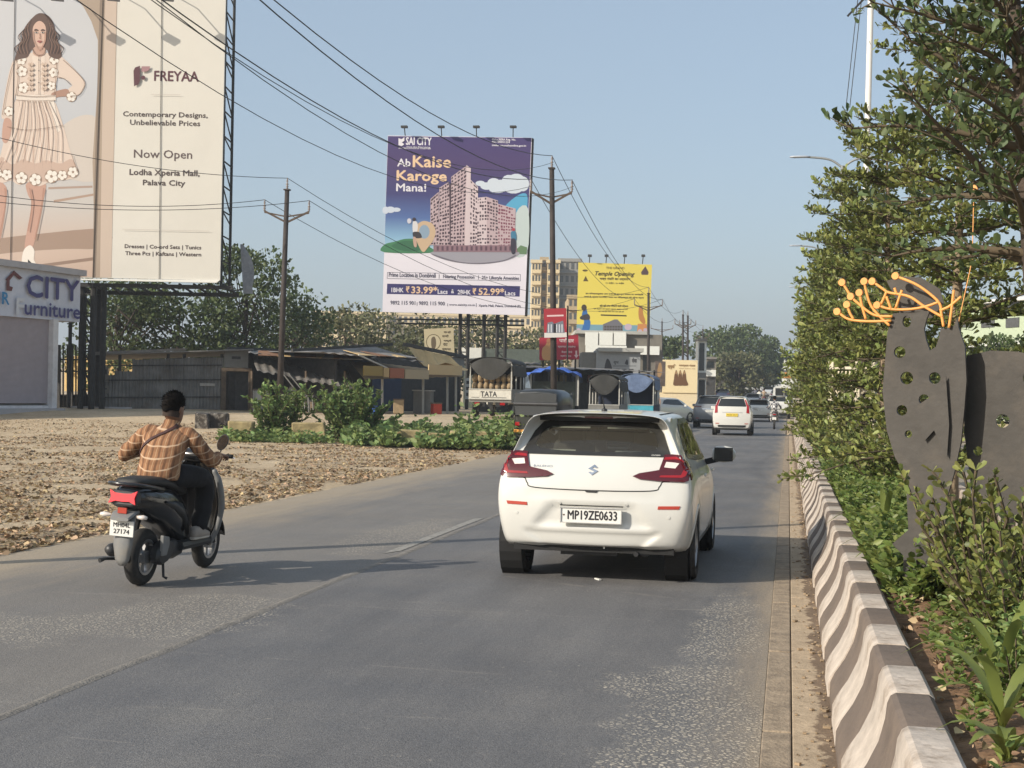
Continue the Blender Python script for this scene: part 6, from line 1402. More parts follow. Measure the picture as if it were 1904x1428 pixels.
pr.text('Maha RERA Reg. No.', 915, 260.5, 959, 4.5, wh, .02); pr.text('P51700051234', 915, 265.5, 948, 4, wh, .02); pr.text('maharera.mahaonline.gov.in', 915, 271.5, 978, 4.5, wh, .015)
pr.text('Ab', 739, 309, 763, 14, wh, .09); pr.text('Kaise', 768, 310, 838, 21, pe, .13); pr.text('Karoge', 738, 335, 830, 24, pe, .13); pr.text('Mana!', 737, 355, 792, 14, wh, .08)
gy, nv = ink(96, 92, 110), ink(62, 56, 110)
for pts in ([(720, 506), (968, 510), (968, 510.8), (720, 506.8)], [(719.5, 517.5), (968, 522), (968, 522.8), (719.5, 518.3)], [(720, 506), (720.8, 506), (720.3, 518), (719.5, 518)], [(967.3, 510), (968, 510), (967.8, 522.5), (967, 522.5)]): pr.shape(pts, gy, 'box_rule', k=3)
pr.text('Prime Location in Dombivali', 723, 514.5, 810, 8, gy, .015); pr.text('|', 816, 516, 817, 8, gy); pr.text('Nearing Possession', 824, 517, 882, 8, gy, .015); pr.text('|', 889, 518, 890, 8, gy); pr.text('25+ Lifestyle Amenities', 896, 519, 965, 8, gy, .015)
pr.shape([(720, 527.5), (967, 532), (966, 551.5), (719, 546.5)], nv, 'price_band', k=3)
pr.text('1BHK', 728, 543, 750, 8, wh, .03); pr.text('\u20b9', 755, 543.5, 761, 11, pe, .04); pr.text('33.99*', 765, 545, 813, 13, pe, .07); pr.text('Lacs', 814, 546, 832, 8, wh, .03); pr.text('&', 839, 545, 844, 7, wh, .03); pr.text('2BHK', 851, 547, 875, 8, wh, .03); pr.text('\u20b9', 879, 547, 885, 11, pe, .04); pr.text('52.99*', 890, 548, 937, 13, pe, .07); pr.text('Lacs', 939, 549, 958, 8, wh, .03)
pr.text('9892 115 901', 726, 566, 772, 7, gy, .02); pr.text('|', 775, 567, 776, 7, gy); pr.text('9892 115 900', 779, 567, 827, 7, gy, .02); pr.text('| www.saicity.co.in', 832, 568, 883, 5, gy, .012); pr.text('|', 885, 569, 886, 7, gy); pr.text('Xperia Mall, Palava, Dombivli (E)', 890, 570, 968, 5.5, gy, .012)
mb = MB(); SB.quad(mb, [(989, 256), (993, 258), (981, 586), (976, 586)], -1.4, -.05); mb.build('side_panel', MATS['steel_dark'], sb)
for px in (753, 821, 886, 954): a = SB.w(px, 253); lm = MB().tube([a-SB.n*.3, a+Vector((0, 0, .4))+SB.n*.5], .03, 5).build('lamp_arm', MATS['steel_dark'], sb); MB().box(a+Vector((0, 0, .42))+SB.n*.55, (.35, .25, .12)).build('flood_lamp', MATS['steel_dark'], lm)
mb = MB()
for px in (855, 870, 925, 940, 900):
    p = SB.w(px, 586)-SB.n*.8; mb = MB().tube([Vector((p.x, p.y, zg(p.x, p.y)-.2)), p+Vector((0, 0, 2))], .11, 6); mb.build('leg', MATS['steel_dark'], sb)
mb = MB()
for px0, px1 in ((855, 870), (925, 940)):
    for k in range(6): mb.beam(SB.w(px0, 590+k*16)-SB.n*.8, SB.w(px1, 604+k*16)-SB.n*.8, .06); mb.beam(SB.w(px0, 590+k*16)-SB.n*.8, SB.w(px1, 590+k*16)-SB.n*.8, .06)
for y in (592, 600): mb.beam(SB.w(735, y)-SB.n*.8, SB.w(975, y+4)-SB.n*.8, .1)
mb.build('bracing', MATS['steel_dark'], sb)
# ================= yellow temple billboard
YB = VPlane(1074, 120, 1210, 120)
yb = thing('billboard', 'yellow temple opening billboard right of the middle pole', 'billboard', YB.base(1140))
mb = MB(); YB.quad(mb, [(1075.5, 488), (1212.5, 492), (1207, 622), (1072, 618)], -.15, 0); bd = mb.build('board', ink(232, 212, 92, 'print_yellow'), yb); pr = Print(YB, bd); br_ = ink(96, 78, 30); db = ink(60, 50, 26)
pr.text('THE GRAND', 1127, 500, 1161, 4, br_, .02); pr.text('Temple Opening', 1107, 512, 1180, 10, db, .03, shear=.35)
for st, x0, y, x1, h, b_ in (('भव्य मंदिर का उद्घाटन', 1115, 520, 1172, 6, .03), ('२२ अप्रैल - ३० अप्रैल', 1126, 527.5, 1160, 4, .01), ('हम विनम्रतापूर्वक आप सभी को इस शुभ अवसर पर आमंत्रित', 1089, 547, 1196, 4, .02), ('करते हैं, कृपया सपरिवार पधार कर कार्यक्रम की शोभा बढ़ाएं', 1086, 553, 1197, 4, .02), ('श्री श्री राधा गिरधारी मंदिर निर्माण', 1115, 570, 1168, 5, .04), ('हरे कृष्ण हरे कृष्ण कृष्ण कृष्ण हरे हरे', 1104, 575, 1167, 3, .01), ('हरे राम हरे राम राम राम हरे हरे', 1113, 580, 1160, 3, .01)): pr.text(st, x0, y, x1, h, db, b_)
pr.shape([(1117, 584.5), (1165, 586), (1165, 588.5), (1117, 587)], db, 'rule_print'); pr.shape(circ(1088, 503, 5, 2), br_, 'logo_print'); pr.shape([(1084, 523), (1089, 513), (1094, 523)], br_, 'logo_print'); pr.shape([(1192, 506), (1200, 495), (1206, 506), (1205, 511), (1193, 511)], ink(90, 70, 70), 'logo_print')
pr.shape([(1072, 603), (1130, 604), (1207, 605), (1207, 621), (1072, 617.5)], ink(120, 160, 176), 'picture_print'); pr.shape([(1121, 603), (1142, 594), (1148, 594), (1158, 604), (1158, 617), (1121, 616)], ink(112, 110, 116), 'picture_print'); pr.shapes([[(1124+k*5, 606+r*5), (1127+k*5, 606+r*5), (1127+k*5, 609+r*5), (1124+k*5, 609+r*5)] for k in range(7) for r in range(2)], db, 'picture_print')
pr.shape(sm([(1084, 578), (1090, 574), (1094, 590), (1098, 600), (1094, 616), (1082, 616), (1086, 598), (1082, 588)]), ink(52, 108, 170), 'picture_print'); pr.shape(circ(1086, 572, 5, 6), ink(70, 56, 40), 'picture_print'); pr.shape(sm([(1080, 588), (1094, 584), (1096, 594), (1080, 594)]), ink(60, 56, 60), 'picture_print')
pr.shape(sm([(1188, 572), (1194, 570), (1196, 584), (1200, 598), (1196, 602), (1188, 592)]), ink(190, 130, 66), 'picture_print'); pr.shape([(1186, 602), (1202, 602), (1204, 619), (1184, 618)], ink(208, 140, 80), 'picture_print'); pr.shapes([circ(1190, 616, 4), circ(1200, 614, 4), circ(1076, 614, 4), circ(1168, 608, 7, 6)], ink(196, 176, 190), 'picture_print')
for px in (1096, 1127, 1161, 1195): a = YB.w(px, 490); lm = MB().tube([a-YB.n*.2, a+Vector((0, 0, .6))+YB.n*.4], .04, 5).build('lamp_arm', MATS['steel_dark'], yb); MB().box(a+Vector((0, 0, .62))+YB.n*.45, (.3, .3, .2)).build('flood_lamp', MATS['steel_dark'], lm)
for px in (1090, 1120, 1160, 1195): p = YB.w(px, 622)-YB.n*.4; MB().tube([Vector((p.x, p.y, zg(p.x, p.y)-.2)), p], .12, 6).build('leg', MATS['steel_dark'], yb)
# ================= small hoardings and signs
def hoarding(label, vp, q, m, legs=(), name='hoarding', cat='hoarding', t=.12):
    r = thing(name, label, cat, vp.base(sum(p[0] for p in q)/4)); mb = MB(); vp.quad(mb, q, -t, 0); b = mb.build('board', m, r)
    for px in legs: p = vp.w(px, q[2][1])-vp.n*t; MB().tube([Vector((p.x, p.y, zg(p.x, p.y)-.1)), p+Vector((0, 0, .4))], .05, 6).build('leg', MATS['steel_dark'], r)
    return r, b, Print(vp, b)
CH = VPlane(788, 84, 846, 84); r, b, pr = hoarding('small cream hoarding with a round portrait above the shed roofs', CH, [(788, 612), (843, 609), (845, 660), (790, 662)], ink(206, 194, 160), (800, 838, 848, 856))
pr.shape(circ(806, 636, 14, 15), ink(110, 98, 70), 'ring_print'); pr.shape(circ(806, 636, 12.5, 13.5), ink(210, 198, 166), 'ring_print'); pr.shape(sm([(802, 630), (808, 626), (811, 636), (809, 648), (803, 648)]), ink(110, 96, 76), 'figure_print')
for k, (st, x0, x1) in enumerate((('जय श्री', 825, 838), ('सभी', 822, 834), ('भक्तों', 825, 839), ('का', 824, 832), ('स्वागत', 822, 838))): pr.text(st, x0, 619+k*8, x1, 5, ink(90, 78, 58), .015)
R2 = VPlane(1003, 72, 1077, 72); r, b, pr = hoarding('red roadside hoarding with a saffron robed figure behind the middle pole', R2, [(1003, 628), (1075, 622), (1077, 668), (1003, 670)], ink(178, 44, 62), (1010, 1040, 1070))
pr.shape(sm([(1010, 668), (1008, 650), (1014, 642), (1020, 634), (1027, 640), (1031, 650), (1031, 668)]), ink(214, 160, 104), 'figure_print'); pr.shape(circ(1020, 634, 4, 5), ink(176, 120, 84), 'figure_print')
pr.text('पाटीदार', 1040, 636, 1067, 8, ink(238, 216, 210), .03); pr.text('स्वागत समारंभ', 1037, 646, 1070, 5, ink(236, 206, 200), .015); pr.text('मैदान येथे', 1044, 656, 1064, 4, ink(236, 206, 200), .01); pr.text('सर्वांचे स्वागत', 1042, 663, 1062, 4, ink(236, 206, 200), .01); pr.shape([(1070, 652), (1073, 652), (1073, 660), (1076, 660), (1071.5, 666), (1067, 660), (1070, 660)], ink(236, 206, 200), 'arrow_print')
# ================= electricity poles and wires
mat('pole_iron', (.05, .04, .035), .75, metal=.3, var=.25, scale=3); mat('insulator', (.22, .18, .16), .35, var=.1); mat('wire', (.02, .02, .02), .6, var=0)
ARM = {}
def power_pole(label, px, dep, ytop, tilt=0., arm=1.1, s=1., name='power_pole', group='electricity poles on the left', pos=None, ztop=9.):
    b = pos or ground_at(px, dep); r = thing(name, label, 'pole', b, group=group); t = P(px+tilt, ytop, dep); t = Vector((b.x, b.y, ztop)) if pos else t
    MB().tube([b-Vector((0, 0, .3)), b.lerp(t, .5), t], [.12*s, .105*s, .085*s], 10).build('shaft', MATS['pole_iron'], r, smooth=True)
    ax = Vector((CAM_R[0][0], CAM_R[1][0], 0)).normalized(); c = t-Vector((0, 0, 1.15*s)); ends = []
    mb = MB()
    for sg in (-1, 1): e = c+ax*sg*arm*s*.62+Vector((0, 0, .32*s)); mb.beam(c-Vector((0, 0, .1*s)), e, .07*s).beam(c+Vector((0, 0, .12*s)), e-Vector((0, 0, .05)), .05*s); ends.append(e)
    mb.build('cross_arm', MATS['steel_rust'], r)
    for e in ends+[t]:
        pr_ = [(.02*s, 0), (.05*s, .03), (.02*s, .06), (.06*s, .1), (.02*s, .14), (.06*s, .19), (.02*s, .24), (.04*s, .3), (.012*s, .34*s+.1)]
        MB().lathe(pr_, Matrix.Translation(e), 8).build('insulator', MATS['insulator'], r, smooth=True)
    MB().box(t-Vector((0, 0, .02)), (.22*s, .22*s, .05)).build('cap', MATS['pole_iron'], r)
    return [e+Vector((0, 0, .42)) for e in (ends[0], t, ends[1])]
w1 = power_pole('tall dark electricity pole in front of the lean-to roof', 520, 53, 352, 14, 1.35); w2 = power_pole('tall dark electricity pole carrying the small red signs', 1033, 49, 312, -7, 1.15); w3 = power_pole('electricity pole standing before the yellow billboard', 1206, 100, 545, 0, 1.6)
w4 = power_pole('slim far pole with two arms right of the yellow billboard', 1231, 140, 598, 0, 2.2, .8); w5 = power_pole('left pole of the far twin pole pair', 1270, 130, 585, 0, 1.2, 1.); w6 = power_pole('right pole of the far twin pole pair', 1279, 131, 587, 0, 1.2, 1.); w7 = power_pole('far pole standing among the roadside shops', 1307, 150, 612, 0, 1.2, .9)
w0 = power_pole('nearest electricity pole just outside the left edge, casting the long thin shadow', 0, 0, 0, 0, 1.3, pos=Vector((-9.2, 9.65, zg(-9.2, 9.65))), ztop=9.2)
mb = MB()
for k in range(9): y = 600+k*14; mb.beam(P(1270, y, 130.5), P(1279, y+9, 130.5), .07); mb.beam(P(1270, y, 130.5), P(1279, y, 130.5), .06)
tag(mb.build('pole_bracing', MATS['pole_iron']), 'steel ladder bracing between the far twin poles', 'bracing', None)
def wire(a, b, sag, label, r=.012, n=20):
    pts = [a.lerp(b, k/n)-Vector((0, 0, sag*4*(k/n)*(1-k/n))) for k in range(n+1)]; o = MB().tube(pts, r, 5).build('overhead_wire', MATS['wire'])
    return tag(o, label, 'wire', 'overhead wires')
POS = ('left arm', 'top', 'right arm')
for a, b, q in zip(w2, w0, POS): wire(a, b, 1.5,  'thick overhead wire rising to the upper left from the %s of the middle pole' % q)
for a, b, q, l_ in zip(w2, w0, POS, (.5, 1.3, .9)): wire(a+Vector((0, 0, -.25)), b-Vector((.3, 0, l_)), 1.9,  'thin overhead wire rising to the upper left from the %s of the middle pole' % q, .008)
for a, (px, py), q in zip(w1, ((-40, 358), (-40, 246), (-40, 372)), POS): wire(a, P(px, py, 48), .35, 'wire crossing the fashion billboard from the %s of the left pole' % q)
for a, b, q in zip(w1, w3, POS): wire(a, b, 2.2, 'thin wire below the purple billboard from the %s of the left pole' % q, .012)
for a, b, q in zip(w2, w3, POS): wire(a, b, 1.2, 'wire from the %s of the middle pole down to the yellow billboard pole' % q)
for a, b, q in zip(w3, w5, POS): wire(a, b, .9, 'wire from the %s of the yellow billboard pole to the far twin poles' % q)
for a, b, q in zip(w5, w7, POS): wire(a, b, .4, 'short wire span from the %s of the twin poles to the far pole' % q)
# red flag-boards on the middle pole
SG = VPlane(1005, 48.8, 1060, 48.8); r, b, pr = hoarding('small red and white sign with grey towers on the middle pole', SG, [(1011, 574), (1053, 573), (1054, 627), (1012, 628)], ink(176, 52, 62), (), 'pole_sign', 'sign', .04)
pr.shape([(1012, 619), (1053.5, 618), (1054, 627), (1012, 628)], ink(228, 224, 218), 'print_band'); pr.shape([(1016, 619), (1018, 600), (1027, 598), (1030, 602), (1036, 600), (1047, 596), (1050, 619)], ink(124, 128, 140), 'tower_print'); pr.shapes([[(1019+k*5, 603), (1021+k*5, 603), (1021+k*5, 618), (1019+k*5, 618)] for k in range(6)], ink(220, 222, 226), 'tower_print'); pr.shape([(1029, 602), (1034, 602), (1034, 619), (1029, 619)], ink(40, 36, 44), 'tower_print')
pr.shape([(1017, 586), (1048, 585), (1048, 588), (1017, 589)], ink(236, 206, 204), 'text_band')
MB().tube([SG.w(1055, 670)-SG.n*.1, SG.w(1056, 568)-SG.n*.1], .03, 6).build('bracket', MATS['steel_dark'], r)
# ================= generic cars further up the road
def far_car(label, px, dep, paint, kind='hatch', rz=0., group='cars ahead on the road', plate='plate_white', name='car', pos=None, detail=True):
    root = thing(name, label, 'car', group=group); W_ = MATS[paint]
    hs = {'tall': 1.11, 'suv': 1.12, 'sedan': .97, 'hatch': 1.}[kind]; ws = {'tall': .94, 'suv': 1.03, 'sedan': .99, 'hatch': .98}[kind]
    st = [(y, [(x*ws, z*hs if z > .5 else z*(1.15 if kind == 'suv' else 1)) for x, z in pr_]) for y, pr_ in HATCH]
    rear = {'tall': [-1.84, -1.84, -1.86, -1.88, -1.86, -1.83, -1.70, -1.66, -1.62], 'suv': [-1.88, -1.88, -1.9, -1.95, -1.90, -1.82, -1.62, -1.58, -1.55], 'sedan': [-2.1, -2.1, -2.12, -2.15, -2.12, -2.02, -1.3, -1.22, -1.2], 'hatch': [-1.9, -1.9, -1.915, -1.945, -1.9, -1.8, -1.485, -1.47, -1.45]}[kind]
    front = [1.86, 1.86, 1.88, 1.9, 1.87, 1.8, 1.78, 1.76, 1.75]
    V, F = car_body(st, rear, front, lv=2); bv = BVHTree.FromPolygons(V, F)
    MB().add(V, F).build('body', W_, root, smooth=True)
    FR = Matrix.Translation((0, -4, 0)) @ Matrix(((1, 0, 0), (0, 0, -1), (0, 1, 0))).to_4x4()
    def rd(nm, pl, m, off=.008, par=root): return decal(bv, pl, FR, off, .09, (), .01).build(nm, MATS[m], par, smooth=40)
    wt, wb = 1.39*hs, 1.10*hs
    gl = rd('rear_window', [(-.50*ws, wt), (.50*ws, wt), (.62*ws, wb+.02), (.60*ws, wb), (-.60*ws, wb), (-.62*ws, wb+.02)], 'glass_dark')
    for sg in (-1, 1):
        if kind == 'tall': q = [(sg*.60*ws, wt-.03), (sg*.54*ws, wt-.03), (sg*.64*ws, wb-.0), (sg*.63*ws, .86*hs), (sg*.76*ws, .84*hs), (sg*.74*ws, wb)]
        elif kind == 'suv': q = [(sg*.82*ws, 1.02*hs), (sg*.45*ws, 1.0*hs), (sg*.45*ws, .95*hs), (sg*.82*ws, .93*hs)]
        else: q = [(sg*.82*ws, 1.08*hs), (sg*.60*ws, 1.06*hs), (sg*.50*ws, .94*hs), (sg*.82*ws, .92*hs)]
        rd('tail_lamp', q if sg < 0 else q[::-1], 'lamp_red' if kind == 'tall' else 'lamp_deep', .014)
        FS = Matrix.Translation((sg*3, 0, 0)) @ Matrix(((0, 0, sg), (1, 0, 0), (0, 1, 0))).to_4x4()
        b0 = -1.2 if kind == 'sedan' else -1.45
        SW = [(b0, 1.11*hs), (-.6, 1.06*hs), (.75, 1.03*hs), (.25, 1.37*hs), (-.9, 1.39*hs), (b0+.25, 1.33*hs)]
        decal(bv, SW, FS, .006, .15, (), 0).build('side_window', MATS['glass_dark'], root, smooth=True)
        MB().box((sg*.97*ws, .62, 1.02*hs), (.18, .1, .14)).build('mirror', W_, root, bevel=.03)
        rd('reflector', [(sg*.72*ws, .52), (sg*.56*ws, .52), (sg*.56*ws, .49), (sg*.72*ws, .49)][::-sg], 'reflector_red', .01)
        for yw in (-1.28, 1.24):
            MB().lathe([(.001, .0), (.345, .0), (.345, .02)], Matrix.Translation((sg*.845*ws, yw, .31)) @ Matrix.Rotation(sg*math.pi/2, 4, 'Y'), 20).build('wheel_well', MATS['gap_dark'], root); wheel(root, sg*.775*ws, yw, .315, .2, sg, full=False)
    zp = .78*hs if kind in ('tall', 'suv', 'sedan') else .6
    y_ = bv.ray_cast(Vector((0, -4, zp)), Vector((0, 1, 0)))[0].y; pl = MB().box((0, y_-.012, zp), (.48, .02, .13)).build('number_plate', MATS[plate], root)
    text('MH05 2417', frame((0, y_-.0235, zp-.03), (1, 0, 0), (0, 0, 1)), 0, MATS['print_black'], pl, width=.4, height=.06, align='CENTER')
    rd('hatch_strip', [(-.42, zp+.12), (.42, zp+.12), (.40, zp+.09), (-.40, zp+.09)], 'chrome' if paint != 'car_white' else 'grey_plastic', .012)
    rd('lower_bumper', [(-.62*ws, .44), (.62*ws, .44), (.6*ws, .36), (-.6*ws, .36)], 'black_plastic', .008)
    MB().b2((-.66, -1.8, .25), (.66, 1.7, .36)).build('floor_pan', MATS['gap_dark'], root)
    p = pos if pos is not None else ground_at(px, dep)
    root.location = (p.x, p.y+1.9, zr(p.y)+.003 if p.x > -7.3 else p.z); root.rotation_euler = (0, 0, rz); return root
def road_at(px, dep): q = EYEV+ray(px, 714)*dep; return Vector((q.x, q.y, zr(q.y)))
far_car('white tall hatchback ahead with a yellow number plate', 1362, 59, 'car_white', 'tall', pos=road_at(1362, 59), plate='plate_yellow')
far_car('dark grey car half hidden left of the white tall hatchback', 1318, 72, 'car_grey', 'suv', pos=road_at(1322, 72))
far_car('white saloon just right of the white tall hatchback', 1412, 92, 'car_white', 'sedan', pos=road_at(1411, 92))
far_car('white car beyond the small motorcyclist by the median', 1447, 100, 'car_white', 'suv', pos=road_at(1447, 102))
far_car('white hatchback parked on the left before the portrait wall', 1240, 86, 'car_white', 'hatch', rz=R_(-32), pos=ground_at(1236, 84), group='parked cars on the left')
for i, (px, dep, pt, kd, lb) in enumerate(((1361, 168, 'car_white', 'hatch', 'small white car far ahead on the left side of the queue'), (1343, 150, 'car_navy', 'hatch', 'dark blue car far ahead beside the roadside shops'), (1386, 205, 'car_white', 'tall', 'distant white car above the tall hatchback roof'), (1372, 190, 'car_navy', 'suv', 'distant dark car left of the far white car'), (1400, 128, 'car_silver', 'hatch', 'silver car partly hidden behind the white saloon'), (1430, 175, 'car_silver', 'sedan', 'distant silver car right of the far motorbikes'), (1446, 150, 'car_grey', 'hatch', 'distant grey car left of the white van'))): far_car(lb, px, dep, pt, kd, pos=road_at(px, dep))
# white van with a dark rear opening
def van(label, px, dep):
    t = thing('van', label, 'van', group='vans and trucks far ahead'); w_, h, l = 1.7, 2.35, 4.
    mb = MB().loft([[Vector((x*k, y, .45+z)) for x, z in ((-.85, 0), (.85, 0), (.87, .9), (.80, 1.75), (.62, 1.9), (-.62, 1.9), (-.80, 1.75), (-.87, .9))] for y, k in ((-2, .96), (-1.9, 1), (1.2, 1), (2, .9))]).build('body', MATS['car_white'], t, smooth=40)
    MB().box((0, -2.0, 1.55), (1.3, .06, 1.25)).build('rear_opening', MATS['gap_dark'], t); MB().box((0, -2.03, 1.55), (.04, .03, 1.25)).build('opening_bar', MATS['pvc_grey'], t)
    MB().box((0, -2.05, .62), (1.5, .12, .2)).build('bumper', MATS['car_white'], t, bevel=.03); MB().box((0, -2.0, .8), (.4, .06, .12)).build('number_plate', MATS['plate_white'], t)
    for sg in (-1, 1):
        MB().box((sg*.74, -2.0, .85), (.12, .05, .25)).build('tail_lamp', MATS['lamp_red'], t)
        for y in (-1.2, 1.3): wheel(t, sg*.74, y, .3, .18, sg, full=False)
    p = road_at(px, dep); t.location = (p.x, p.y+2, p.z); return t
van('white van with a dark rear opening close to the median trees', 1458, 108)
# ================= small people on two wheels
def small_rider(label, px, dep, shirt, bike='scooter_grey', group='distant riders on two wheels', lab2=None, pos=None):
    p = pos or road_at(px, dep); b = thing('motorbike', lab2, 'motorcycle', p, group='two wheelers among the traffic')
    for y in (-.62, .6): fr = Matrix.Translation(p+Vector((0, y, .28))) @ Matrix.Rotation(math.pi/2, 4, 'Y'); MB().lathe([(.2, -.05), (.27, -.05), (.28, 0), (.27, .05), (.2, .05)], fr, 16, closed=True).build('tyre', MATS['rubber'], b, smooth=40)
    MB().loft([ell(p+Vector((0, y, z)), rx, rz_, 10) for y, z, rx, rz_ in ((-.75, .75, .06, .06), (-.5, .7, .16, .14), (0, .62, .17, .2), (.2, .5, .14, .16))]).build('bodywork', MATS[bike], b, smooth=True); MB().loft([ell(p+Vector((0, y, .82)), .13, .05, 10) for y in (-.6, -.3, .1, .2)]).build('seat', MATS['seat_black'], b, smooth=True)
    MB().box(p+Vector((0, -.78, .55)), (.2, .02, .14)).build('number_plate', MATS['plate_white'], b); MB().box(p+Vector((0, -.78, .76)), (.18, .03, .06)).build('tail_lamp', MATS['lamp_red'], b); MB().tube([p+Vector((-.34, .35, 1.03)), p+Vector((0, .5, 1.0)), p+Vector((.34, .35, 1.03))], .018, 6).tube([p+Vector((0, .62, .3)), p+Vector((0, .48, 1.0))], .03, 6).build('handlebar', MATS['black_plastic'], b)
    r = thing('person', label, 'person', p, group=group)
    ch = chain([('pel', p+Vector((0, -.15, .93)), .13), ('ch', p+Vector((0, -.05, 1.2)), .15), ('nk', p+Vector((0, .0, 1.4)), .07), (None, p+Vector((0, .02, 1.5)), .055)],
               *[['ch', (None, p+Vector((s_*.17, -.02, 1.32)), .065), (None, p+Vector((s_*.33, .1, 1.1)), .05), (None, p+Vector((s_*.3, .36, 1.05)), .04)] for s_ in (-1, 1)], *[['pel', (None, p+Vector((s_*.16, .25, .82)), .09), (None, p+Vector((s_*.17, .25, .45)), .065), (None, p+Vector((s_*.17, .3, .36)), .05)] for s_ in (-1, 1)])
    bo = skin_mesh(ch[0], ch[1], ch[2], sub=1); body = bo.build('body', shirt, r, smooth=True)
    MB().ball(p+Vector((0, .03, 1.58)), (.085, .1, .12), 10, 8).build('head', MATS['skin'], body, smooth=True); MB().ball(p+Vector((0, .01, 1.62)), (.095, .108, .105), 10, 8).build('hair', MATS['hair'], body, smooth=True)
m, t_, N, L = node_ground('checked_cloth'); b = t_.nodes['Principled BSDF']; ck_ = N('ShaderNodeTexChecker'); ck_.inputs['Scale'].default_value = 9; ck_.inputs[1].default_value = (.6, .58, .55, 1); ck_.inputs[2].default_value = (.08, .08, .09, 1); L(N('ShaderNodeTexCoord').outputs['Object'], ck_.inputs[0]); L(ck_.outputs[0], b.inputs[0])
small_rider('person in a black and white checked shirt riding near the median', 1441, 73, MATS['checked_cloth'], lab2='white scooter under the rider in the checked shirt')
for px, dep, c, lb, l2 in ((1412, 140, (.6, .58, .5), 'distant rider in white above the white saloon', 'distant motorbike above the white saloon'), (1405, 150, (.1, .1, .12), 'distant rider in dark clothes left of the rider in white', 'distant motorbike of the dark clothed rider'), (1421, 146, (.3, .22, .15), 'distant rider in brown right of the rider in white', 'distant motorbike of the brown clothed rider')): small_rider(lb, px, dep, mat('cloth_%d' % px, c, .9, var=.15), 'scooter_satin', lab2=l2)
# ================= mini trucks parked on the left
def mini_truck(label, px, dep, w_, tarp, tail, writing=None, ztop=2.3, sacks=True, rz=0., bed='sign_dull', side_tarp=True, inner='gap_dark'):
    t = thing('mini_truck', label, 'truck', group='trucks parked on the left verge'); L_ = 3.0; h = w_/2; zf_ = .75
    MB().b2((-h, 0, zf_-.12), (h, L_, zf_)).build('load_bed', MATS[bed], t)
    tg = MB().b2((-h, -.05, zf_-.02), (h, 0, zf_+.42)).build('tailgate', MATS[tail], t, bevel=.01)
    for z in (zf_+.01, zf_+.40): MB().b2((-h-.01, -.07, z-.02), (h+.01, -.05, z+.02)).build('tailgate_rim', MATS['pvc_grey'], tg)
    if writing: text(writing, frame((-.05, -.054, zf_+.11), (1, 0, 0), (0, 0, 1)), 0, MATS['print_black'], tg, width=w_*.38, height=.2, bold=.012, align='CENTER'); MB().b2((-h+.1, -.056, zf_+.06), (-.45, -.0505, zf_+.08)).b2((-.35, -.056, zf_+.06), (h-.2, -.0505, zf_+.08)).build('painted_line', MATS['print_black'], tg)
    for sg in (-1, 1):
        MB().b2((sg*h-.03, 0, zf_), (sg*h+.03, L_, zf_+.42)).build('side_board', MATS[bed], t)
        for y in (.02, 1.0, 2.0, L_-.05): MB().b2((sg*(h-.02)-.025, y, zf_), (sg*(h-.02)+.025, y+.05, ztop-.25)).build('hoop_post', MATS['pvc_grey'], t)
        for y in (.7, L_+1.0): wheel(t, sg*(h-.14), y, .28, .17, sg, full=False)
    rr = []
    for y in np.linspace(-.08, L_+.05, 8): rr.append([Vector((h*1.03*math.cos(a), y, ztop-.3+.3*math.sin(a)**.8-.02*math.sin(y*5))) for a in np.linspace(0.02, math.pi-.02, 13)])
    tp = MB().loft(rr, closed=False).build('tarpaulin', MATS[tarp], t, smooth=True, solid=.02)
    if side_tarp:
        for sg in (-1, 1): MB().loft([[Vector((sg*h*1.04+.03*sg*math.sin(k*1.7), -.05+k*L_/10, ztop-.3)), Vector((sg*h*1.04+.05*sg*math.sin(k*1.9+1), -.05+k*L_/10, ztop-.75-.05*math.sin(k*2.3)))] for k in range(11)], closed=False).build('tarp_side', MATS[tarp], tp, smooth=True)
    MB().loft([[Vector((h*1.0*x, -.09+.06*math.sin(x*5), ztop-.02-.3*x*x)), Vector((h*1.0*x, -.12, ztop-.3-.45*(1-x*x)*.5)), Vector((h*.98*x, -.10, ztop-.3-.62*(1-x*x)))] for x in np.linspace(-1, 1, 13)], closed=False).build('tarp_flap', MATS[tarp], tp, smooth=True)
    MB().b2((-h+.05, L_-.3, zf_), (h-.05, L_-.25, ztop-.35)).build('bulkhead', MATS[inner], t)
    if sacks:
        for i in range(7):
            for k in range(2): c = Vector((-h+.15+i*(w_-.3)/6, .35+.05*random.random(), zf_+.52+.34*k)); MB().ball(c, ((w_-.3)/11, .25, .2), 8, 6).build('sack', mat('jute', srgb(150, 130, 100), .95, var=.25, scale=6), t, smooth=True)
    cab = MB().loft([[Vector((x*h*.95, L_+.1+y, .5+z)) for x, z in ((-1, 0), (1, 0), (1, .75), (.85, 1.3), (-.85, 1.3), (-1, .75))] for y in (0, 1.0, 1.5)]).build('cab', MATS['car_white'], t, bevel=.05)
    for x in (-.6, .6): MB().box((x*h, -.06, zf_-.18), (.2, .05, .1)).build('tail_lamp', MATS['lamp_red'], t)
    for x in np.linspace(-h+.25, h-.25, 5): MB().b2((x-.1, .02, zf_-.3), (x+.1, .06, zf_-.12)).build('chassis_block', MATS['gap_dark'], t)
    p = ground_at(px, dep); t.location = p; t.rotation_euler = (0, 0, rz); return t
mat('tail_cream', srgb(196, 192, 180), .6, var=.1, dirt=((.2, .16, .1), 4, .4)); mat('tarp_blue', srgb(96, 112, 140), .8, var=.2, bump=.5, bscale=5); mat('tarp_azure', srgb(58, 96, 176), .75, var=.3, scale=2); mat('teal_paint', srgb(70, 160, 176), .5, var=.15); mat('navy_inside', srgb(24, 34, 56), .7, var=.2)
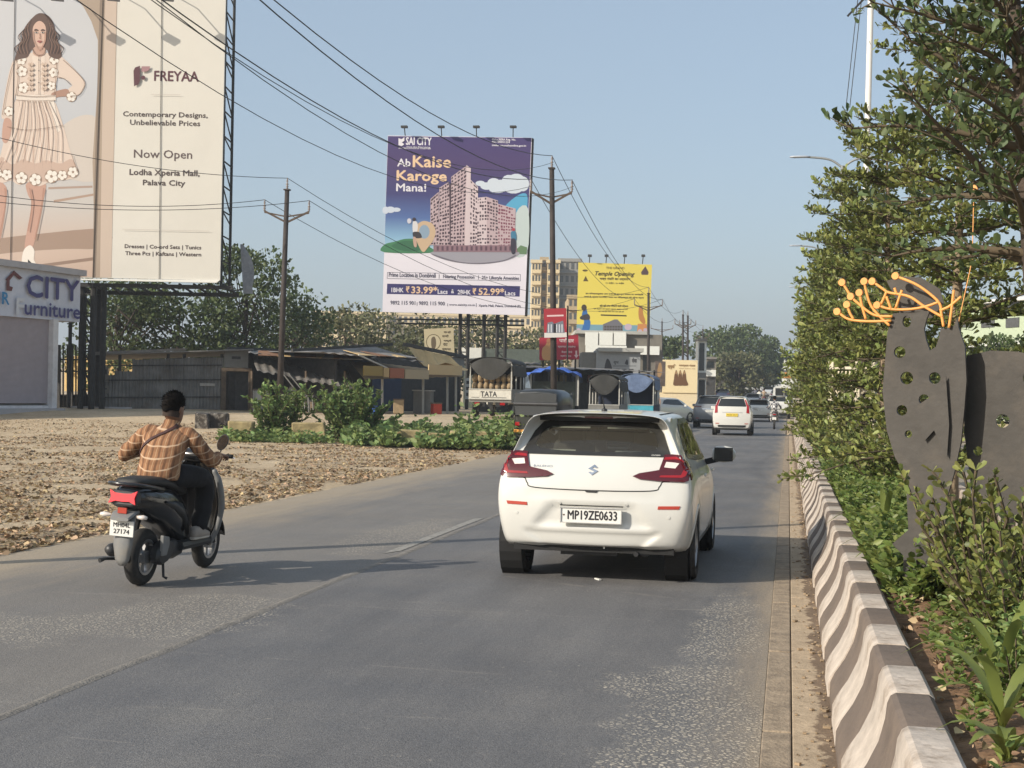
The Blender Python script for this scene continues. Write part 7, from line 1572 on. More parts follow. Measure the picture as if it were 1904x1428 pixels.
mini_truck('small truck loaded with sacks under a black tarpaulin beside the open shop', 912, 57, 1.75, 'tarp_dark', 'tail_cream', 'TATA', 2.45)
mini_truck('dark covered truck with an open back left of the blue truck', 1124, 62, 1.35, 'tarp_dark', 'sign_dull', None, 2.5, False, inner='navy_inside')
mini_truck('blue lined truck with grey blue tarpaulin flap and teal tailgate', 1184, 68, 1.65, 'tarp_blue', 'teal_paint', None, 2.65, False, bed='navy_inside', inner='navy_inside')
# stall under blue tarpaulin
st = thing('market_stall', 'stall under a bright blue tarpaulin behind the rickshaw', 'stall', ground_at(1032, 64)); q = ground_at(1032, 64); sx_ = Vector((CAM_R[0][0], CAM_R[1][0], 0)).normalized(); sy_ = Vector((-sx_.y, sx_.x, 0))
for a in (-1.1, 1.05):
    for b in (0, 1.8): MB().beam(q+sx_*a+sy_*b, q+sx_*a+sy_*b+Vector((0, 0, 2.1)), .07).build('post', MATS['pvc_grey'], st)
rr = []
for i in range(13): t = i/12; rr.append([q+sx_*(-1.3+2.5*t)+sy_*s_+Vector((0, 0, 2.15+.3*math.sin(t*math.pi)+.06*math.sin(i*2.1+s_*3)-.25*abs(s_-.9)*.4)) for s_ in (-.4, .3, .9, 1.6, 2.2)])
MB().loft(rr, closed=False).build('tarpaulin', MATS['tarp_azure'], st, smooth=True, solid=.02)
MB().loft([[q+sx_*(-1.3)+sy_*(-.4+k*.3)+Vector((0, 0, 2.1)), q+sx_*(-1.75)+sy_*(-.4+k*.3)+Vector((0, 0, 1.65+.04*math.sin(k*2)))] for k in range(8)], closed=False).build('side_flap', mat('tarp_sky', srgb(120, 178, 214), .8, var=.15), st, smooth=True)
MB().box(q+sy_*1.7+Vector((0, 0, .9)), (2.0, .1, 1.8), Matrix.Rotation(math.atan2(sx_.y, sx_.x), 3, 'Z')).build('back_panel', mat('panel_moss', srgb(84, 92, 84), .8, var=.3, scale=3), st); MB().box(q+sy_*1.6+Vector((0, 0, 1.0)), (1.7, .1, .4), Matrix.Rotation(math.atan2(sx_.y, sx_.x), 3, 'Z')).build('goods_shelf', mat('goods_pale', srgb(190, 190, 150), .8, var=.3, scale=12), st)
# ================= auto rickshaw
def rickshaw(px, dep):
    t = thing('auto_rickshaw', 'black auto rickshaw ahead of the white hatchback at left', 'auto rickshaw'); K = mat('hood_black', (.022, .025, .027), .4, var=.2, scale=3, coat=.2)
    body = MB().loft([[Vector((x*.66*k, y, z)) for x, z in ((-.85, .32), (.85, .32), (1, .5), (1, 1.02), (-1, 1.02), (-1, .5))] for y, k in ((-1.0, .9), (-.92, 1), (.3, 1), (.8, .75), (1.15, .45))]).build('body', mat('rick_body', (.02, .024, .02), .3, var=.15, coat=.4), t, bevel=.05)
    rr = []
    for y, k, zt in ((-1.04, .90, 1.62), (-.98, .97, 1.69), (-.5, 1.0, 1.74), (.3, 1.0, 1.74), (.75, .97, 1.68)): rr.append([Vector((x*.66*k, y-(.05 if z_ < .5 else 0), 1.0+(zt-1.0)*z_)) for x, z_ in ((-1.0, .0), (-1.0, .62), (-.93, .85), (-.72, .97), (0, 1.0), (.72, .97), (.93, .85), (1.0, .62), (1.0, .0))])
    MB().loft(rr, closed=False).build('hood', K, t, smooth=50, solid=.025)
    MB().loft([[Vector((x*.6, -1.05-.02*(1-z_), 1.0+.62*z_)) for x in (-1, -.5, 0, .5, 1)] for z_ in (0, .25, .5, .75, 1)], closed=False).build('rear_curtain', K, t, smooth=True)
    MB().loft([[Vector((x*.64, y, z)) for x in (-1, -.6, 0, .6, 1)] for y, z in ((-1.06, 1.37), (-1.1, 1.35), (-1.09, 1.28), (-1.06, 1.27))], closed=False).build('rear_valance', MATS['scooter_satin'], t, smooth=True)
    MB().b2((-.6, -1.12, .52), (.6, -1.04, .60)).build('bumper', mat('amber_paint', srgb(216, 150, 60), .5, var=.1), t, bevel=.01); MB().b2((-.2, -1.06, .42), (.2, -1.03, .5)).build('number_plate', MATS['plate_yellow'], t)
    for sg in (-1, 1):
        MB().box((sg*.52, -1.03, .76), (.13, .05, .1)).build('tail_lamp', MATS['lamp_red'], t); wheel(t, sg*.56, -.72, .23, .11, sg, full=False)
        MB().tube([(sg*.64, .45, 1.02), (sg*.62, .75, 1.66)], .025, 6).build('pillar', K, t); MB().tube([(sg*.5, .75, 1.15), (sg*.72, .75, 1.2)], .012, 6).box((sg*.76, .75, 1.22), (.12, .03, .12)).build('mirror', MATS['black_plastic'], t)
    wheel(t, 0, 1.0, .23, .1, 1, full=False); MB().b2((-.55, -.6, .5), (.55, .0, .62)).b2((-.55, -.75, .6), (.55, -.62, 1.05)).build('bench', MATS['seat_cloth'], t, bevel=.03)
    MB().loft([[Vector((x*.55, .8+.1*z_, 1.02+.62*z_)) for x in (-1, 0, 1)] for z_ in (0, 1)], closed=False).build('windscreen', MATS['glass_clear'], t)
    p = road_at(px, dep); t.location = (p.x, p.y+1.0, p.z+.002); t.rotation_euler = (0, 0, R_(-5)); return t
rickshaw(1003, 39.5)
# ================= portrait wall, signs and buildings along the left
PW = VPlane(1216, 100, 1297, 100)
pw = thing('portrait_wall', 'cream wall with a painted panel of three seated figures right of the blue truck', 'wall', PW.base(1260)); mb = MB(); PW.rect(mb, 1216, 731, 1296, 760, -.3, 0); mb.build('wall', mat('wall_cream', srgb(224, 206, 170), .85, var=.06), pw)
mb = MB(); PW.rect(mb, 1232, 670, 1296, 731, -.2, .08); bd = mb.build('panel', mat('panel_cream', srgb(232, 212, 168), .6, var=.03), pw); pr = Print(PW, bd); pr.k = 150
br1, br2 = ink(122, 88, 58), ink(176, 140, 96)
for x in (1257, 1264.5, 1272): pr.shape(sm([(x-3, 696), (x, 688), (x+3, 696), (x+4, 706), (x+7, 716), (x-5, 716), (x-4, 704)]), br1, 'figure_print'); pr.shape(circ(x, 693, 2, 3), br2, 'figure_print')
pr.text('स्मृति', 1241, 684, 1256, 9, br2, .02, up=.1); pr.text('नमस्कार मंडळ', 1262, 681, 1292, 5, br2, .01, up=.1); pr.text('आपले स्वागत आहे', 1262, 686, 1292, 2.6, br2, up=.1)
pr.vp.a = pr.vp.a  # same plane
mb = MB(); PW.rect(mb, 1218, 672, 1236, 718, -.1, .1); o = mb.build('photo_panel', mat('photo_dark', srgb(96, 84, 76), .6, var=.4, scale=3), pw)
p2 = Print(PW, o); p2.k = 170; p2.shape(sm([(1222, 690), (1225, 676), (1229, 676), (1231, 690), (1228, 700), (1223, 700)]), br2, 'figure_print')
# grey shop sign, white cloth screens, roof edges
def slab(name, label, cat, vp, x0, y0, x1, y1, m, t=-.3, group=None, deep=None):
    mb = MB(); vp.rect(mb, x0, y0, x1, y1, deep or t, 0); o = mb.build(name, m); return tag(o, label, cat, group)
K1 = VPlane(1085, 84, 1195, 84)
ks = thing('sign_shop', 'grey fronted shop with dark painted emblems behind the trucks', 'shop', K1.base(1145)); mb = MB(); K1.rect(mb, 1108, 652, 1190, 700, -3, 0); bd = mb.build('front', mat('front_grey', srgb(150, 152, 152), .75, var=.06), ks); pr = Print(K1, bd)
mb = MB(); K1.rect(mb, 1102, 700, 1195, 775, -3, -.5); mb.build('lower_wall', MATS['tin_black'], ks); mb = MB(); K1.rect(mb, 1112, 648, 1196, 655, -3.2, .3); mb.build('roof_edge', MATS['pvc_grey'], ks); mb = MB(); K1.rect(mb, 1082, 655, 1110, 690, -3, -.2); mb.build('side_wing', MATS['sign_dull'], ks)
gk = ink(70, 68, 70); pr.shape(sm([(1124, 690), (1128, 668), (1134, 672), (1138, 690)]), gk, 'emblem_print'); pr.shape(sm([(1162, 676), (1166, 668), (1168, 678)]), gk, 'emblem_print'); pr.text('शुभ', 1141, 676, 1150, 6, gk, .02); pr.text('सेवा', 1175, 674, 1184, 9, gk, .02); pr.shape([(1140, 680), (1183, 680), (1183, 681), (1140, 681)], gk, 'rule_print')
for k in range(3): pr.shape([(1143+k*13, 686), (1152+k*13, 686), (1152+k*13, 689), (1143+k*13, 689)], gk, 'emblem_print')
K2 = VPlane(1075, 112, 1225, 112)
for i, (x0, y0, x1, y1, lb) in enumerate(((1087, 618, 1112, 642, 'left white cloth screen under the yellow billboard'), (1113, 618, 1139, 642, 'middle white cloth screen under the yellow billboard'), (1140, 618, 1164, 642, 'right white cloth screen under the yellow billboard'), (1088, 643, 1165, 656, 'long low white panel below the cloth screens'), (1180, 644, 1226, 660, 'white fascia board right below the yellow billboard'))): slab('white_screen', lb, 'screen', K2, x0, y0, x1, y1, mat('cloth_white', srgb(222, 222, 214), .8, var=.05), group='white screens below the yellow billboard')
bl = thing('low_building', 'low building behind the white cloth screens', 'building', K2.base(1150)); mb = MB(); K2.rect(mb, 1070, 622, 1230, 770, -8, -.6); mb.build('wall', mat('wall_dull', srgb(120, 114, 104), .85, var=.2, scale=1), bl); mb = MB(); K2.rect(mb, 1068, 616, 1205, 622, -8.2, -.3); mb.build('roof_slab', MATS['pvc_grey'], bl)
for k in range(7): mb = MB(); K2.rect(mb, 1076+k*20, 662, 1088+k*20, 690, -.62, -.5); mb.build('window', MATS['glass_dark'], bl)
# long dark roof line over the stalls
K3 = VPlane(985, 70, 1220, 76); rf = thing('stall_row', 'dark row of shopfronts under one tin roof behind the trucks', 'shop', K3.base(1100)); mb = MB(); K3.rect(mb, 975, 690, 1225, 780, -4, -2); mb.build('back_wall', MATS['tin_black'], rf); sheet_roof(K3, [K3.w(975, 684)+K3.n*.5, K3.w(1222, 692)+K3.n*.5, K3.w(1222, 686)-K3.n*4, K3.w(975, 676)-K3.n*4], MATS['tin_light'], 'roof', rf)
for k in range(9): MB().beam(K3.w(985+k*28, 785)+K3.n*.3, K3.w(985+k*28, 688)+K3.n*.3, .08).build('post', MATS['tin_black'], rf)
for k in range(5): mb = MB(); K3.rect(mb, 1078+k*30, 698, 1098+k*30, 712, -1.9, -1.8); mb.build('shop_board', ink(*((120, 100, 60), (70, 84, 110), (120, 60, 56), (100, 110, 104), (140, 130, 100))[k]), rf)
GR = VPlane(865, 86, 1010, 86); gs = thing('tin_roof_house', 'grey green tin roofed house behind the sack truck', 'house', GR.base(930)); mb = MB(); GR.rect(mb, 862, 650, 1004, 770, -5, 0); mb.build('wall', mat('wall_moss', srgb(92, 100, 92), .85, var=.2), gs); mb = MB(); GR.rect(mb, 858, 647, 895, 668, -4, .2); mb.build('white_panel', MATS['cloth_white'], gs); sheet_roof(GR, [GR.w(855, 676)+GR.n*.8, GR.w(1006, 678)+GR.n*.8, GR.w(1006, 664)-GR.n*2, GR.w(855, 662)-GR.n*2], MATS['tin_light'], 'roof', gs)
# broken kerb blocks
mat('block_stone', srgb(158, 142, 104), .95, var=.3, scale=4, bump=.8, bscale=12); mat('block_black', srgb(60, 54, 48), .9, var=.4, scale=3, dirt=((.5, .46, .4), 5, .7))
for i, (x0, y0, x1, y1, m_, dep, lb) in enumerate(((362, 768, 386, 802, 'block_black', 46, 'black and white painted kerb block left of the verge bushes'), (389, 768, 421, 800, 'block_black', 46.3, 'wider black painted kerb block beside the leafy bush'), (425, 784, 470, 812, 'block_stone', 41, 'tan stone block left of the first verge bush'), (540, 787, 602, 816, 'block_stone', 41, 'long tan stone block between the two verge bushes'), (742, 800, 790, 820, 'block_stone', 40, 'tan stone block half covered by weeds'), (800, 805, 832, 822, 'block_stone', 40, 'low tan kerb block among the creeping weeds'), (838, 803, 878, 822, 'block_stone', 40.3, 'tan kerb block under the tall weeds'), (884, 803, 925, 825, 'block_stone', 40.6, 'tan kerb block near the rickshaw'), (926, 806, 946, 836, 'block_stone', 40.2, 'upright pale kerb slab end beside the rickshaw'))):
    vp = VPlane(x0, dep, x1, dep); mb = MB(); vp.rect(mb, x0, y0, x1, y1+2, -.5, 0); 
    for k, v in enumerate(mb.v): mb.v[k] = v+Vector((random.gauss(0, .03), random.gauss(0, .03), random.gauss(0, .02)))
    tag(mb.build('kerb_block', MATS[m_], bevel=.04), lb, 'block', 'broken kerb blocks on the left verge')
# ================= apartment buildings far behind
def block_building(label, px0, px1, dep, ytop, m, floors, cols, seed, depth_=12, ybase=None):
    vp = VPlane(px0, dep, px1, dep); r = thing('apartment_block', label, 'building', vp.base((px0+px1)/2), group='apartment blocks far behind'); mb = MB(); vp.rect(mb, px0, ytop, px1, 745, -depth_, 0); mb.build('wall', m, r)
    u0, u1 = vp.u(px0), vp.u(px1); zt = vp.w(px1, ytop).z; zb = vp.w(px1, 700).z; fh = (zt-zb)/floors; cw = (u1-u0)/cols
    sm_ = MATS['cloth_white']; wmesh = {}
    for f_ in range(floors):
        for c in range(cols):
            MB().add([vp.pt(u0+cw*(c+a), zb+fh*(f_+b), .03) for a, b in ((.22, .3), (.78, .3), (.78, .78), (.22, .78))], [(0, 1, 2, 3)]).build('window', mat('window_dim', srgb(84, 84, 82), .3, var=.2), r)
        mb = MB(); mb.beam(vp.pt(u0, zb+fh*f_, .2), vp.pt(u1, zb+fh*f_, .2), .35, .18); mb.build('floor_band', m, r)
    mb = MB(); mb.beam(vp.pt(u0-.2, zt, -.2), vp.pt(u1+.2, zt, -.2), .8, .5); mb.build('parapet', m, r); return r, vp
mat('flat_cream', srgb(206, 188, 152), .85, var=.08); mat('flat_tan', srgb(168, 150, 120), .85, var=.1); mat('flat_grey', srgb(140, 138, 132), .85, var=.1)
block_building('cream apartment tower wing right behind the purple billboard', 985, 1002, 215, 486, MATS['flat_cream'], 10, 3, 1); block_building('dark recessed stair core of the cream apartment tower', 1002, 1014, 216, 481, MATS['flat_tan'], 10, 1, 2); block_building('cream apartment tower wing left of the middle pole', 1014, 1036, 215, 486, MATS['flat_cream'], 10, 3, 3); block_building('grey windowed wing of the apartment tower beside the yellow billboard', 1036, 1076, 217, 484, MATS['flat_grey'], 9, 4, 4); block_building('lower tan block between the red sign and the yellow billboard', 1054, 1080, 190, 552, MATS['flat_tan'], 6, 3, 5)
block_building('pale low apartment row above the trees left of the purple billboard', 580, 715, 320, 582, MATS['flat_cream'], 5, 16, 6); block_building('pale apartment row seen under the purple billboard', 716, 985, 330, 588, MATS['flat_cream'], 5, 26, 7)
# shops up the road on the left
def shop_house(label, px0, px1, dep, y0, y1, m, fas, seed):
    vp = VPlane(px0, dep, px1, dep); r = thing('roadside_shop', label, 'shop', vp.base(px1), group='small shops up the road'); mb = MB(); vp.rect(mb, px0, y0, px1, 750, -1.6, 0); mb.build('wall', m, r)
    mb = MB(); vp.rect(mb, px0-1, y0-4, px1+2, y0, -1.8, .4); mb.build('roof', MATS['tin_light'], r); mb = MB(); vp.rect(mb, px0, y1-12, px1, y1, .02, .35); mb.build('fascia', fas, r); mb = MB(); vp.rect(mb, px0+2, y0+4, px1-3, y1-16, .02, .06); mb.build('window', MATS['glass_dark'], r); mb = MB(); vp.rect(mb, px0+2, y1+2, px1-2, 748, -.5, .04); mb.build('shopfront', MATS['tin_black'], r); return r
shop_house('white gabled two storey shop right of the portrait wall', 1297, 1312, 124, 634, 705, MATS['cloth_white'], MATS['sign_dull'], 1); shop_house('shop with long white fascia below the far trees', 1312, 1330, 150, 668, 700, MATS['wall_dull'], MATS['cloth_white'], 2); shop_house('small dark shop at the bend before the far trees', 1330, 1346, 172, 672, 700, MATS['wall_dull'], MATS['pvc_grey'], 3)
# white office block closing the road
vp = VPlane(1424, 265, 1500, 265); ob = thing('office_block', 'long white office block with dark window bands at the end of the road', 'building', vp.base(1455)); mb = MB(); vp.rect(mb, 1424, 662, 1500, 735, -10, 0); mb.build('wall', MATS['cloth_white'], ob)
for y0, y1 in ((665, 669), (677, 681), (689, 695)): mb = MB(); vp.rect(mb, 1427, y0, 1498, y1, .02, .1); mb.build('window_band', MATS['window_dim'], ob)
mb = MB(); vp.rect(mb, 1422, 657, 1502, 662, -11, .8); mb.build('roof', MATS['panel_moss'], ob)
# far lorries
def lorry(label, px, dep, wd, ht, m, m2):
    t = thing('lorry', label, 'truck', group='vans and trucks far ahead'); h = wd/2
    MB().loft([[Vector((x*h, y, .8+z*(ht-.8))) for x, z in ((-1, 0), (1, 0), (1, .85), (.7, 1), (-.7, 1), (-1, .85))] for y in (0, 4.5)]).build('cargo_box', MATS[m], t); MB().b2((-h, -.04, .8), (h, 0, 1.3)).build('tailgate', MATS[m2], t); MB().b2((-h*.9, 4.7, .6), (h*.9, 6.2, 2.2)).build('cab', MATS['car_white'], t, bevel=.1); MB().b2((-h*.8, 0, .6), (h*.8, 6, .8)).build('chassis', MATS['gap_dark'], t)
    for sg in (-1, 1):
        for y in (.9, 5.2): wheel(t, sg*(h-.2), y, .45, .28, sg, full=False)
    p = road_at(px, dep); t.location = p; return t
lorry('distant lorry with rounded grey cover in the middle of the traffic', 1404, 188, 2.3, 3.1, 'tarp_tan', 'car_white'); lorry('distant pale lorry in front of the office block', 1438, 215, 2.3, 3.2, 'car_silver', 'car_silver')
vp = VPlane(1450, 150, 1485, 150); hb = thing('overhead_sign', 'orange hoarding end sticking out of the far median trees', 'sign', vp.base(1480)); mb = MB(); vp.rect(mb, 1455, 693, 1482, 703, -.3, 0); mb.build('board', mat('orange_sheet', srgb(224, 150, 66), .7, var=.06), hb); mb = MB(); vp.rect(mb, 1456, 703, 1478, 722, -.3, -.1); mb.build('lower_board', MATS['cloth_white'], hb); MB().tube([vp.base(1476), vp.w(1476, 694)-vp.n*.35], .1, 8).build('post', MATS['steel_dark'], hb)

# patched sheets, bundles and goods that clutter the sheds
rs = random.Random(12)
for k in range(16):
    x = 480+k*17+rs.uniform(-4, 4); vp = LT if x < 640 else OS; par = lt if x < 640 else osd; y = 653+max(0, (x-470))*.045 if x < 640 else 652+(x-640)*.05
    a = vp.w(x, y+8)+vp.n*(.62+.3*rs.random()); b = a+vp.x*(.5+.5*rs.random()); c_ = b-vp.n*(1.0+rs.random())+Vector((0, 0, .22)); d_ = a-vp.n*(1.0+rs.random())+Vector((0, 0, .22))
    MB().add([a, b, c_, d_], [(0, 1, 2, 3)]).build('patch_sheet', mat(('rust_sheet', 'tin_light', 'tarp_tan', 'tin_dark')[k % 4], (.2, .1, .05), .85, var=.3, scale=2), par, solid=.02)
mat('rust_sheet', (.2, .1, .05), .85, var=.3)
for k, (px, dep, sz, m_, lb) in enumerate(((690, 60.2, (.5, .4, .35), 'tarp_azure', 'blue crate by the left post of the open shop'), (742, 60.6, (.45, .4, .6), 'jute', 'brown sack bundle behind the parked motorcycles'), (812, 62.0, (.4, .4, .45), 'reflector_red', 'red crate beside the shop doorway'), (600, 59.5, (.9, .5, .4), 'wood_old', 'wooden box under the drooping lean-to roof'), (486, 60.0, (.6, .5, .9), 'pvc_grey', 'grey drum beside the dark shed door'), (1090, 60.5, (.5, .5, .4), 'reflector_red', 'red box beside the dark covered truck'))):
    q = ground_at(px, dep); r = thing('crate', lb, 'crate', q, .3*k, 'goods around the sheds'); w_, d_, h_ = sz
    MB().box((0, 0, h_/2), (w_, d_, h_)).build('box', MATS[m_], r, bevel=.03); o = r.children[0]; o.matrix_parent_inverse = Matrix()
    MB().box((0, 0, h_+.02), (w_*1.04, d_*1.04, .05)).build('lid', MATS['wood_old'], r); r.children[-1].matrix_parent_inverse = Matrix()
    for c in r.children: c.matrix_parent_inverse = Matrix()
# ================= cut metal sculpture in the median
mat('cut_steel', srgb(70, 66, 61), .65, metal=.15, var=.22, scale=3.5, bump=.15, bscale=20, dirt=((.13, .105, .08), 3, .45)); mat('orange_enamel', srgb(230, 160, 84), .5, var=.12, scale=6)
SPL = VPlane(1640, 8.75, 1904, 8.3)
sp = thing('metal_sculpture', 'dark cut steel plate sculpture with round holes and orange stamens', 'sculpture', SPL.base(1700)+Vector((0, 0, .4)))
def plate(name, outline, holes, vp, t, m, parent, off=0.):
    to = lambda p: ((vp.w(p[0], p[1])-vp.a).dot(vp.x), vp.w(p[0], p[1]).z)
    ol = [to(p) for p in outline]; hs = [[to(p) for p in circ(*h, n=16)] for h in holes]
    v2, f = tri_poly(ol, .12, hs); mb = MB()
    ref = vp.x.cross(vp.up).dot(vp.n)
    for o_, flip in ((off+t/2, False), (off-t/2, True)):
        fs = []
        for q in f:
            a, b, c = v2[q[0]], v2[q[1]], v2[q[2]]; ccw = (b.x-a.x)*(c.y-a.y)-(b.y-a.y)*(c.x-a.x) > 0
            fs.append(tuple(q) if (ccw == (ref > 0)) != flip else tuple(reversed(q)))
        mb.add([vp.pt(p.x, p.y, o_) for p in v2], fs)
    for ring in [ol]+hs:
        n = len(ring); mb.add([vp.pt(p[0], p[1], off+s_*t/2) for s_ in (1, -1) for p in ring], [(i, (i+1) % n, n+(i+1) % n, n+i) for i in range(n)])
    return mb.build(name, m, parent)
CS = MATS['cut_steel']
plate('stem_plate', [(1662, 583), (1730, 578), (1724, 592), (1719, 612), (1723, 633), (1730, 652), (1741, 645), (1747, 628), (1750, 611), (1762, 610), (1775, 605), (1781, 591), (1783, 609), (1795, 645), (1798, 707), (1794, 760), (1788, 820), (1775, 880), (1760, 930), (1758, 989), (1736, 1033), (1724, 1087), (1709, 1135), (1680, 1145), (1681, 1033), (1660, 1011), (1690, 985), (1687, 923), (1688, 889), (1665, 850), (1650, 800), (1642, 728), (1651, 619)],
      [(1687, 598, 8, 11), (1674, 655, 11), (1687, 703, 12), (1739, 703, 11), (1719, 743, 10), (1678, 763, 10), (1690, 807, 7), (1728, 797, 6)], SPL, .026, CS, sp)
plate('back_plate', [(1640, 520), (1672, 512), (1705, 514), (1740, 535), (1748, 562), (1725, 590), (1665, 590), (1662, 560)], [], SPL, .01, CS, sp, -.09)
plate('side_plate', [(1700, 760), (1745, 730), (1762, 700), (1768, 790), (1764, 850), (1740, 800), (1722, 820)], [], SPL, .01, CS, sp, .035)
plate('wing_plate', [(1785, 660), (1830, 650), (1880, 652), (1930, 662), (2010, 700), (2040, 790), (2010, 900), (1930, 955), (1850, 965), (1796, 930), (1780, 800)], [(1908, 702, 17), (1853, 783, 13), (1806, 840, 9)], SPL, .012, CS, sp, -.16)
for px in (1800, 1900, 1990): a = SPL.w(px, 930)-SPL.n*.16; MB().beam(Vector((a.x, a.y, .35)), a, .09, .02).build('leg', CS, sp)
OE = MATS['orange_enamel']; stam = [([(1668, 514), (1705, 529), (1734, 549), (1750, 566), (1753, 585), (1757, 608)], 1), ([(1776, 540), (1772, 575), (1767, 610)], 0), ([(1749, 562), (1722, 571), (1690, 576), (1657, 575), (1634, 568)], 1), ([(1755, 590), (1722, 571), (1693, 552), (1657, 545), (1646, 539), (1625, 524)], 1), ([(1657, 606), (1640, 590), (1622, 568), (1613, 540), (1610, 524)], 1), ([(1660, 597), (1616, 598), (1581, 594), (1560, 580)], 1), ([(1662, 589), (1628, 586), (1599, 565), (1585, 552)], 1), ([(1585, 552), (1578, 540), (1569, 526)], 1), ([(1613, 594), (1606, 570), (1601, 545)], 1), ([(1590, 594), (1583, 582), (1578, 567)], 1), ([(1660, 576), (1651, 552)], 0), ([(1641, 567), (1652, 542)], 0), ([(1668, 574), (1680, 540)], 0), ([(1790, 552), (1768, 570), (1750, 578)], 0), ([(1670, 548), (1666, 536)], 0)]
for pts, ball in stam:
    cp = [SPL.w(p.x, p.y)+SPL.n*.03 for p in curve([(a, b, 0) for a, b in pts], 6)]; mb = MB().tube(cp, .0085, 8); 
    o = mb.build('stamen', OE, sp, smooth=True)
    if ball:
        e = cp[0] if pts[0][0] < pts[-1][0] or pts[0] == (1668, 514) else cp[-1]; MB().lathe([(.001, -.012), (.022, -.012), (.025, 0), (.022, .012), (.001, .012)], Matrix.Translation(e) @ Matrix((SPL.x, SPL.up, SPL.n)).transposed().to_4x4(), 16).build('anther', OE, o, smooth=40)
mb = MB(); mb.lathe([(.001, -.01), (.034, -.01), (.036, 0), (.034, .01), (.001, .01)], Matrix.Translation(SPL.w(1803, 352)-SPL.n*.1) @ Matrix((SPL.x*.75, SPL.up*1.15, SPL.n)).transposed().to_4x4(), 16); hi_ = mb.tube([SPL.w(1803, 352)-SPL.n*.1, SPL.w(1800, 480)-SPL.n*.1, SPL.w(1778, 600)-SPL.n*.05], .003, 6).build('tall_stamen', OE, sp, smooth=40)
# ================= white scrollwork screen
SW_ = VPlane(1540, 25.5, 1640, 25.0); sw = thing('scroll_screen', 'white ornamental scrollwork screen behind the median trees', 'screen', SW_.base(1580)+Vector((0, 0, .4))); Wm = mat('screen_white', srgb(214, 202, 178), .6, var=.06)
for x0, x1 in ((1542, 1549), (1592, 1598), (1622, 1627)): mb = MB(); SW_.rect(mb, x0, 672, x1, 822, -.06, .06); mb.build('post', Wm, sw)
for y in (682, 798): mb = MB(); SW_.rect(mb, 1545, y, 1625, y+5, -.03, .03); mb.build('rail', Wm, sw)
for r_ in range(8):
    for c in range(5):
        x = 1552+c*8.2+(r_ % 2)*2; y = 716+r_*10; mb = MB(); mb.tube([SW_.w(x, y), SW_.w(x+4, y+6), SW_.w(x+8, y)], .017, 5); mb.build('chevron', Wm, sw)
for k in range(6): mb = MB(); SW_.quad(mb, [(1551+k*7, 690), (1554+k*7, 690), (1554+k*7, 712), (1551+k*7, 712)], -.01, .01); mb.build('slat', Wm, sw)
for cx_, cy_, s_ in ((1580, 706, 9), (1610, 720, 10), (1608, 760, 9), (1584, 738, 7)): pts = [SW_.w(cx_+s_*(1-t)*math.cos(t*10), cy_+s_*(1-t)*math.sin(t*10))+SW_.n*.02 for t in np.linspace(0, .92, 26)]; MB().tube(pts, .02, 5).build('scroll', Wm, sw, smooth=True)
for k in range(6): MB().tube([SW_.w(1602, 700+k*16), SW_.w(1612, 690+k*16), SW_.w(1620, 694+k*16)], .022, 5).build('leaf_bar', Wm, sw)
# ================= street lamps and mast
mat('galv', srgb(150, 152, 150), .5, metal=.4, var=.1); mat('lamp_case', srgb(170, 176, 184), .4, var=.05)
for Y, lb in ((38.2, 'street lamp whose left arm shows nearer and higher beside the trees'), (60.5, 'second street lamp with its left arm lower beside the trees'), (83, 'third street lamp hidden in the median trees')):
    r = thing('street_lamp', lb, 'street lamp', (1.3, Y, .4), group='street lamps in the median'); z = 8.05+zr(Y); MB().tube([(1.3, Y, .3), (1.3, Y, z-.25)], [.09, .055], 10).build('pole', MATS['galv'], r, smooth=True)
    for sg in (-1, 1):
        x = 1.3+sg*1.35; a = MB().tube(curve([(1.3, Y, z-.3), (1.3+sg*.35, Y, z-.08), (1.3+sg*.95, Y, z)], 6), .03, 8).build('arm', MATS['galv'], r, smooth=True); MB().loft([[Vector((1.3+sg*q, Y+.09*k*math.cos(u), z+.035*k*math.sin(u))) for u in [6.28*j/8 for j in range(8)]] for q, k in ((.85, .5), (.95, .9), (1.25, 1.), (1.38, .6))]).build('lamp_head', MATS['lamp_case'], a, smooth=True)
b = Vector((2.0, 41.1, .4)); ms = thing('banded_mast', 'white mast with red bands rising behind the median trees', 'mast', b)
for k in range(9): MB().tube([b+Vector((.012*k, 0, k*1.59)), b+Vector((.012*k+.012, 0, k*1.59+1.59))], .085 if k else .1, 12).build('band', mat('mast_white', srgb(224, 220, 212), .5, var=.05) if k < 8 else mat('mast_red', srgb(176, 72, 52), .5, var=.05), ms, smooth=40)
for sg in (-1, 1): MB().beam(P(1612, -8, 41), P(1612+sg*36, 30, 41), .06).build('stay', MATS['steel_dark'], ms)
for k, (x0, x1) in enumerate(((1597, 1573), (1604, 1580))): tag(MB().tube([P(x0, -20, 41), P(x1, 200, 41)], .012, 5).build('stay_wire', MATS['wire']), ('left' if k == 0 else 'right')+' one of the two stay wires beside the banded mast', 'wire', 'stay wires by the mast')
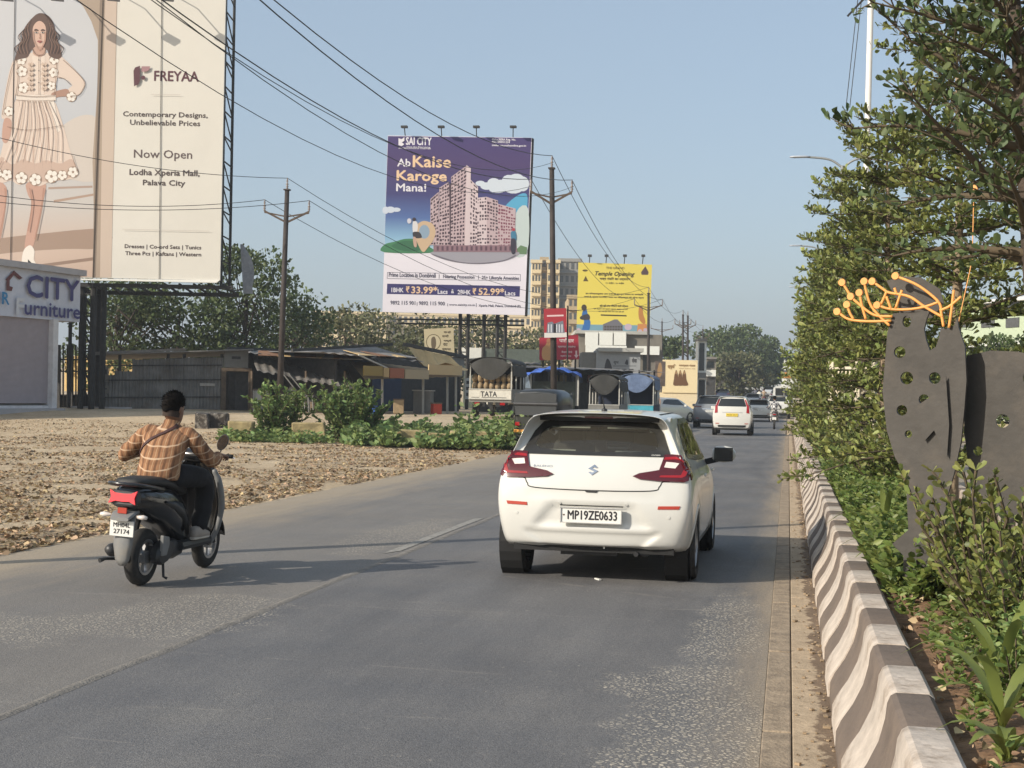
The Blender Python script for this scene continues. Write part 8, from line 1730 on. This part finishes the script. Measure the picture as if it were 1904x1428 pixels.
# ================= right side: buildings and trees beyond the other carriageway
def right_house(label, px0, px1, d0, d1, y0, m, wins, roofm):
    vp = VPlane(px0, d0, px1, d1); r = thing('roadside_building', label, 'building', vp.base(px0), group='buildings beyond the other carriageway'); mb = MB(); vp.rect(mb, px0, y0, px1, 790, -8, 0); mb.build('wall', m, r); mb = MB(); vp.rect(mb, px0-4, y0-7, px1+4, y0, -8.4, .5); mb.build('roof', roofm, r)
    n = 6
    for k in range(n):
        for y in wins: x = px0+8+(px1-px0-16)*k/n; mb = MB(); vp.rect(mb, x, y, x+(px1-px0)*.09, y+18, -.02, .05); w_ = mb.build('window', MATS['window_dim'], r)
    return r
right_house('pale green building high behind the nearest median tree', 1770, 2060, 92, 78, 545, mat('wall_pale_green', srgb(176, 188, 160), .85, var=.08), (560, 590), MATS['plaster_white']); right_house('grey low building with bright roof edge behind the sculpture wing', 1800, 2100, 70, 56, 628, MATS['plaster_grey'], (640,), MATS['cloth_white']); right_house('cream house behind the scrollwork screen', 1600, 1760, 120, 104, 668, MATS['flat_cream'], (680, 710), MATS['pvc_grey'])
for i, (px, dep, h, rx, lb) in enumerate(((1800, 66, 4.6, 2.6, 'dark hedge like tree behind the sculpture'), (1690, 95, 6.2, 3.2, 'tree beyond the other road left of the sculpture'), (1900, 60, 4.4, 2.2, 'tree beyond the other road at the right edge'), (1560, 150, 7.5, 4, 'far tree behind the median tree row'))): clump_tree('roadside_tree', lb, ground_at(px, dep), h, rx, 'leaf_dark', 130+i, .22, 3000, group='trees beyond the other carriageway', crown0=.15)
# small litter on the road
tag(MB().box((-1.62, 12.35, .012), (.022, .09, .012), Matrix.Rotation(.6, 3, 'Z')).build('paper_scrap', MATS['plate_white']), 'small white scrap on the asphalt under the white hatchback', 'litter')

# grit and dry scraps gathered in the gutter
mb = MB(); rs = random.Random(5)
for k in range(520):
    y = 3.5+26*rs.random()**1.4; x = .235-.17*rs.random()**2.2; r_ = .004+.012*rs.random()**3; a = rs.random()*6.28
    mb.box((x, y, .008+r_*.4), (r_*(1+2*rs.random()), r_*1.6, r_*.8), Matrix.Rotation(a, 3, 'Z'))
tag(mb.build('gutter_grit', MATS['clod']), 'grit and dry scraps gathered along the gutter', kind='stuff')
# ================= thin summer haze over the whole place
hm = bpy.data.materials.new('haze_air'); hm.use_nodes = True; nt = hm.node_tree; nt.nodes.clear()
vo_ = nt.nodes.new('ShaderNodeVolumePrincipled'); vo_.inputs['Color'].default_value = (.82, .88, .95, 1); vo_.inputs['Density'].default_value = .0007; vo_.inputs['Anisotropy'].default_value = .2
ou = nt.nodes.new('ShaderNodeOutputMaterial'); nt.links.new(vo_.outputs[0], ou.inputs['Volume'])
tag(MB().b2((-2600, -80, -2), (2100, 2600, 62)).build('haze', hm), 'thin pale haze in the air', kind='stuff')
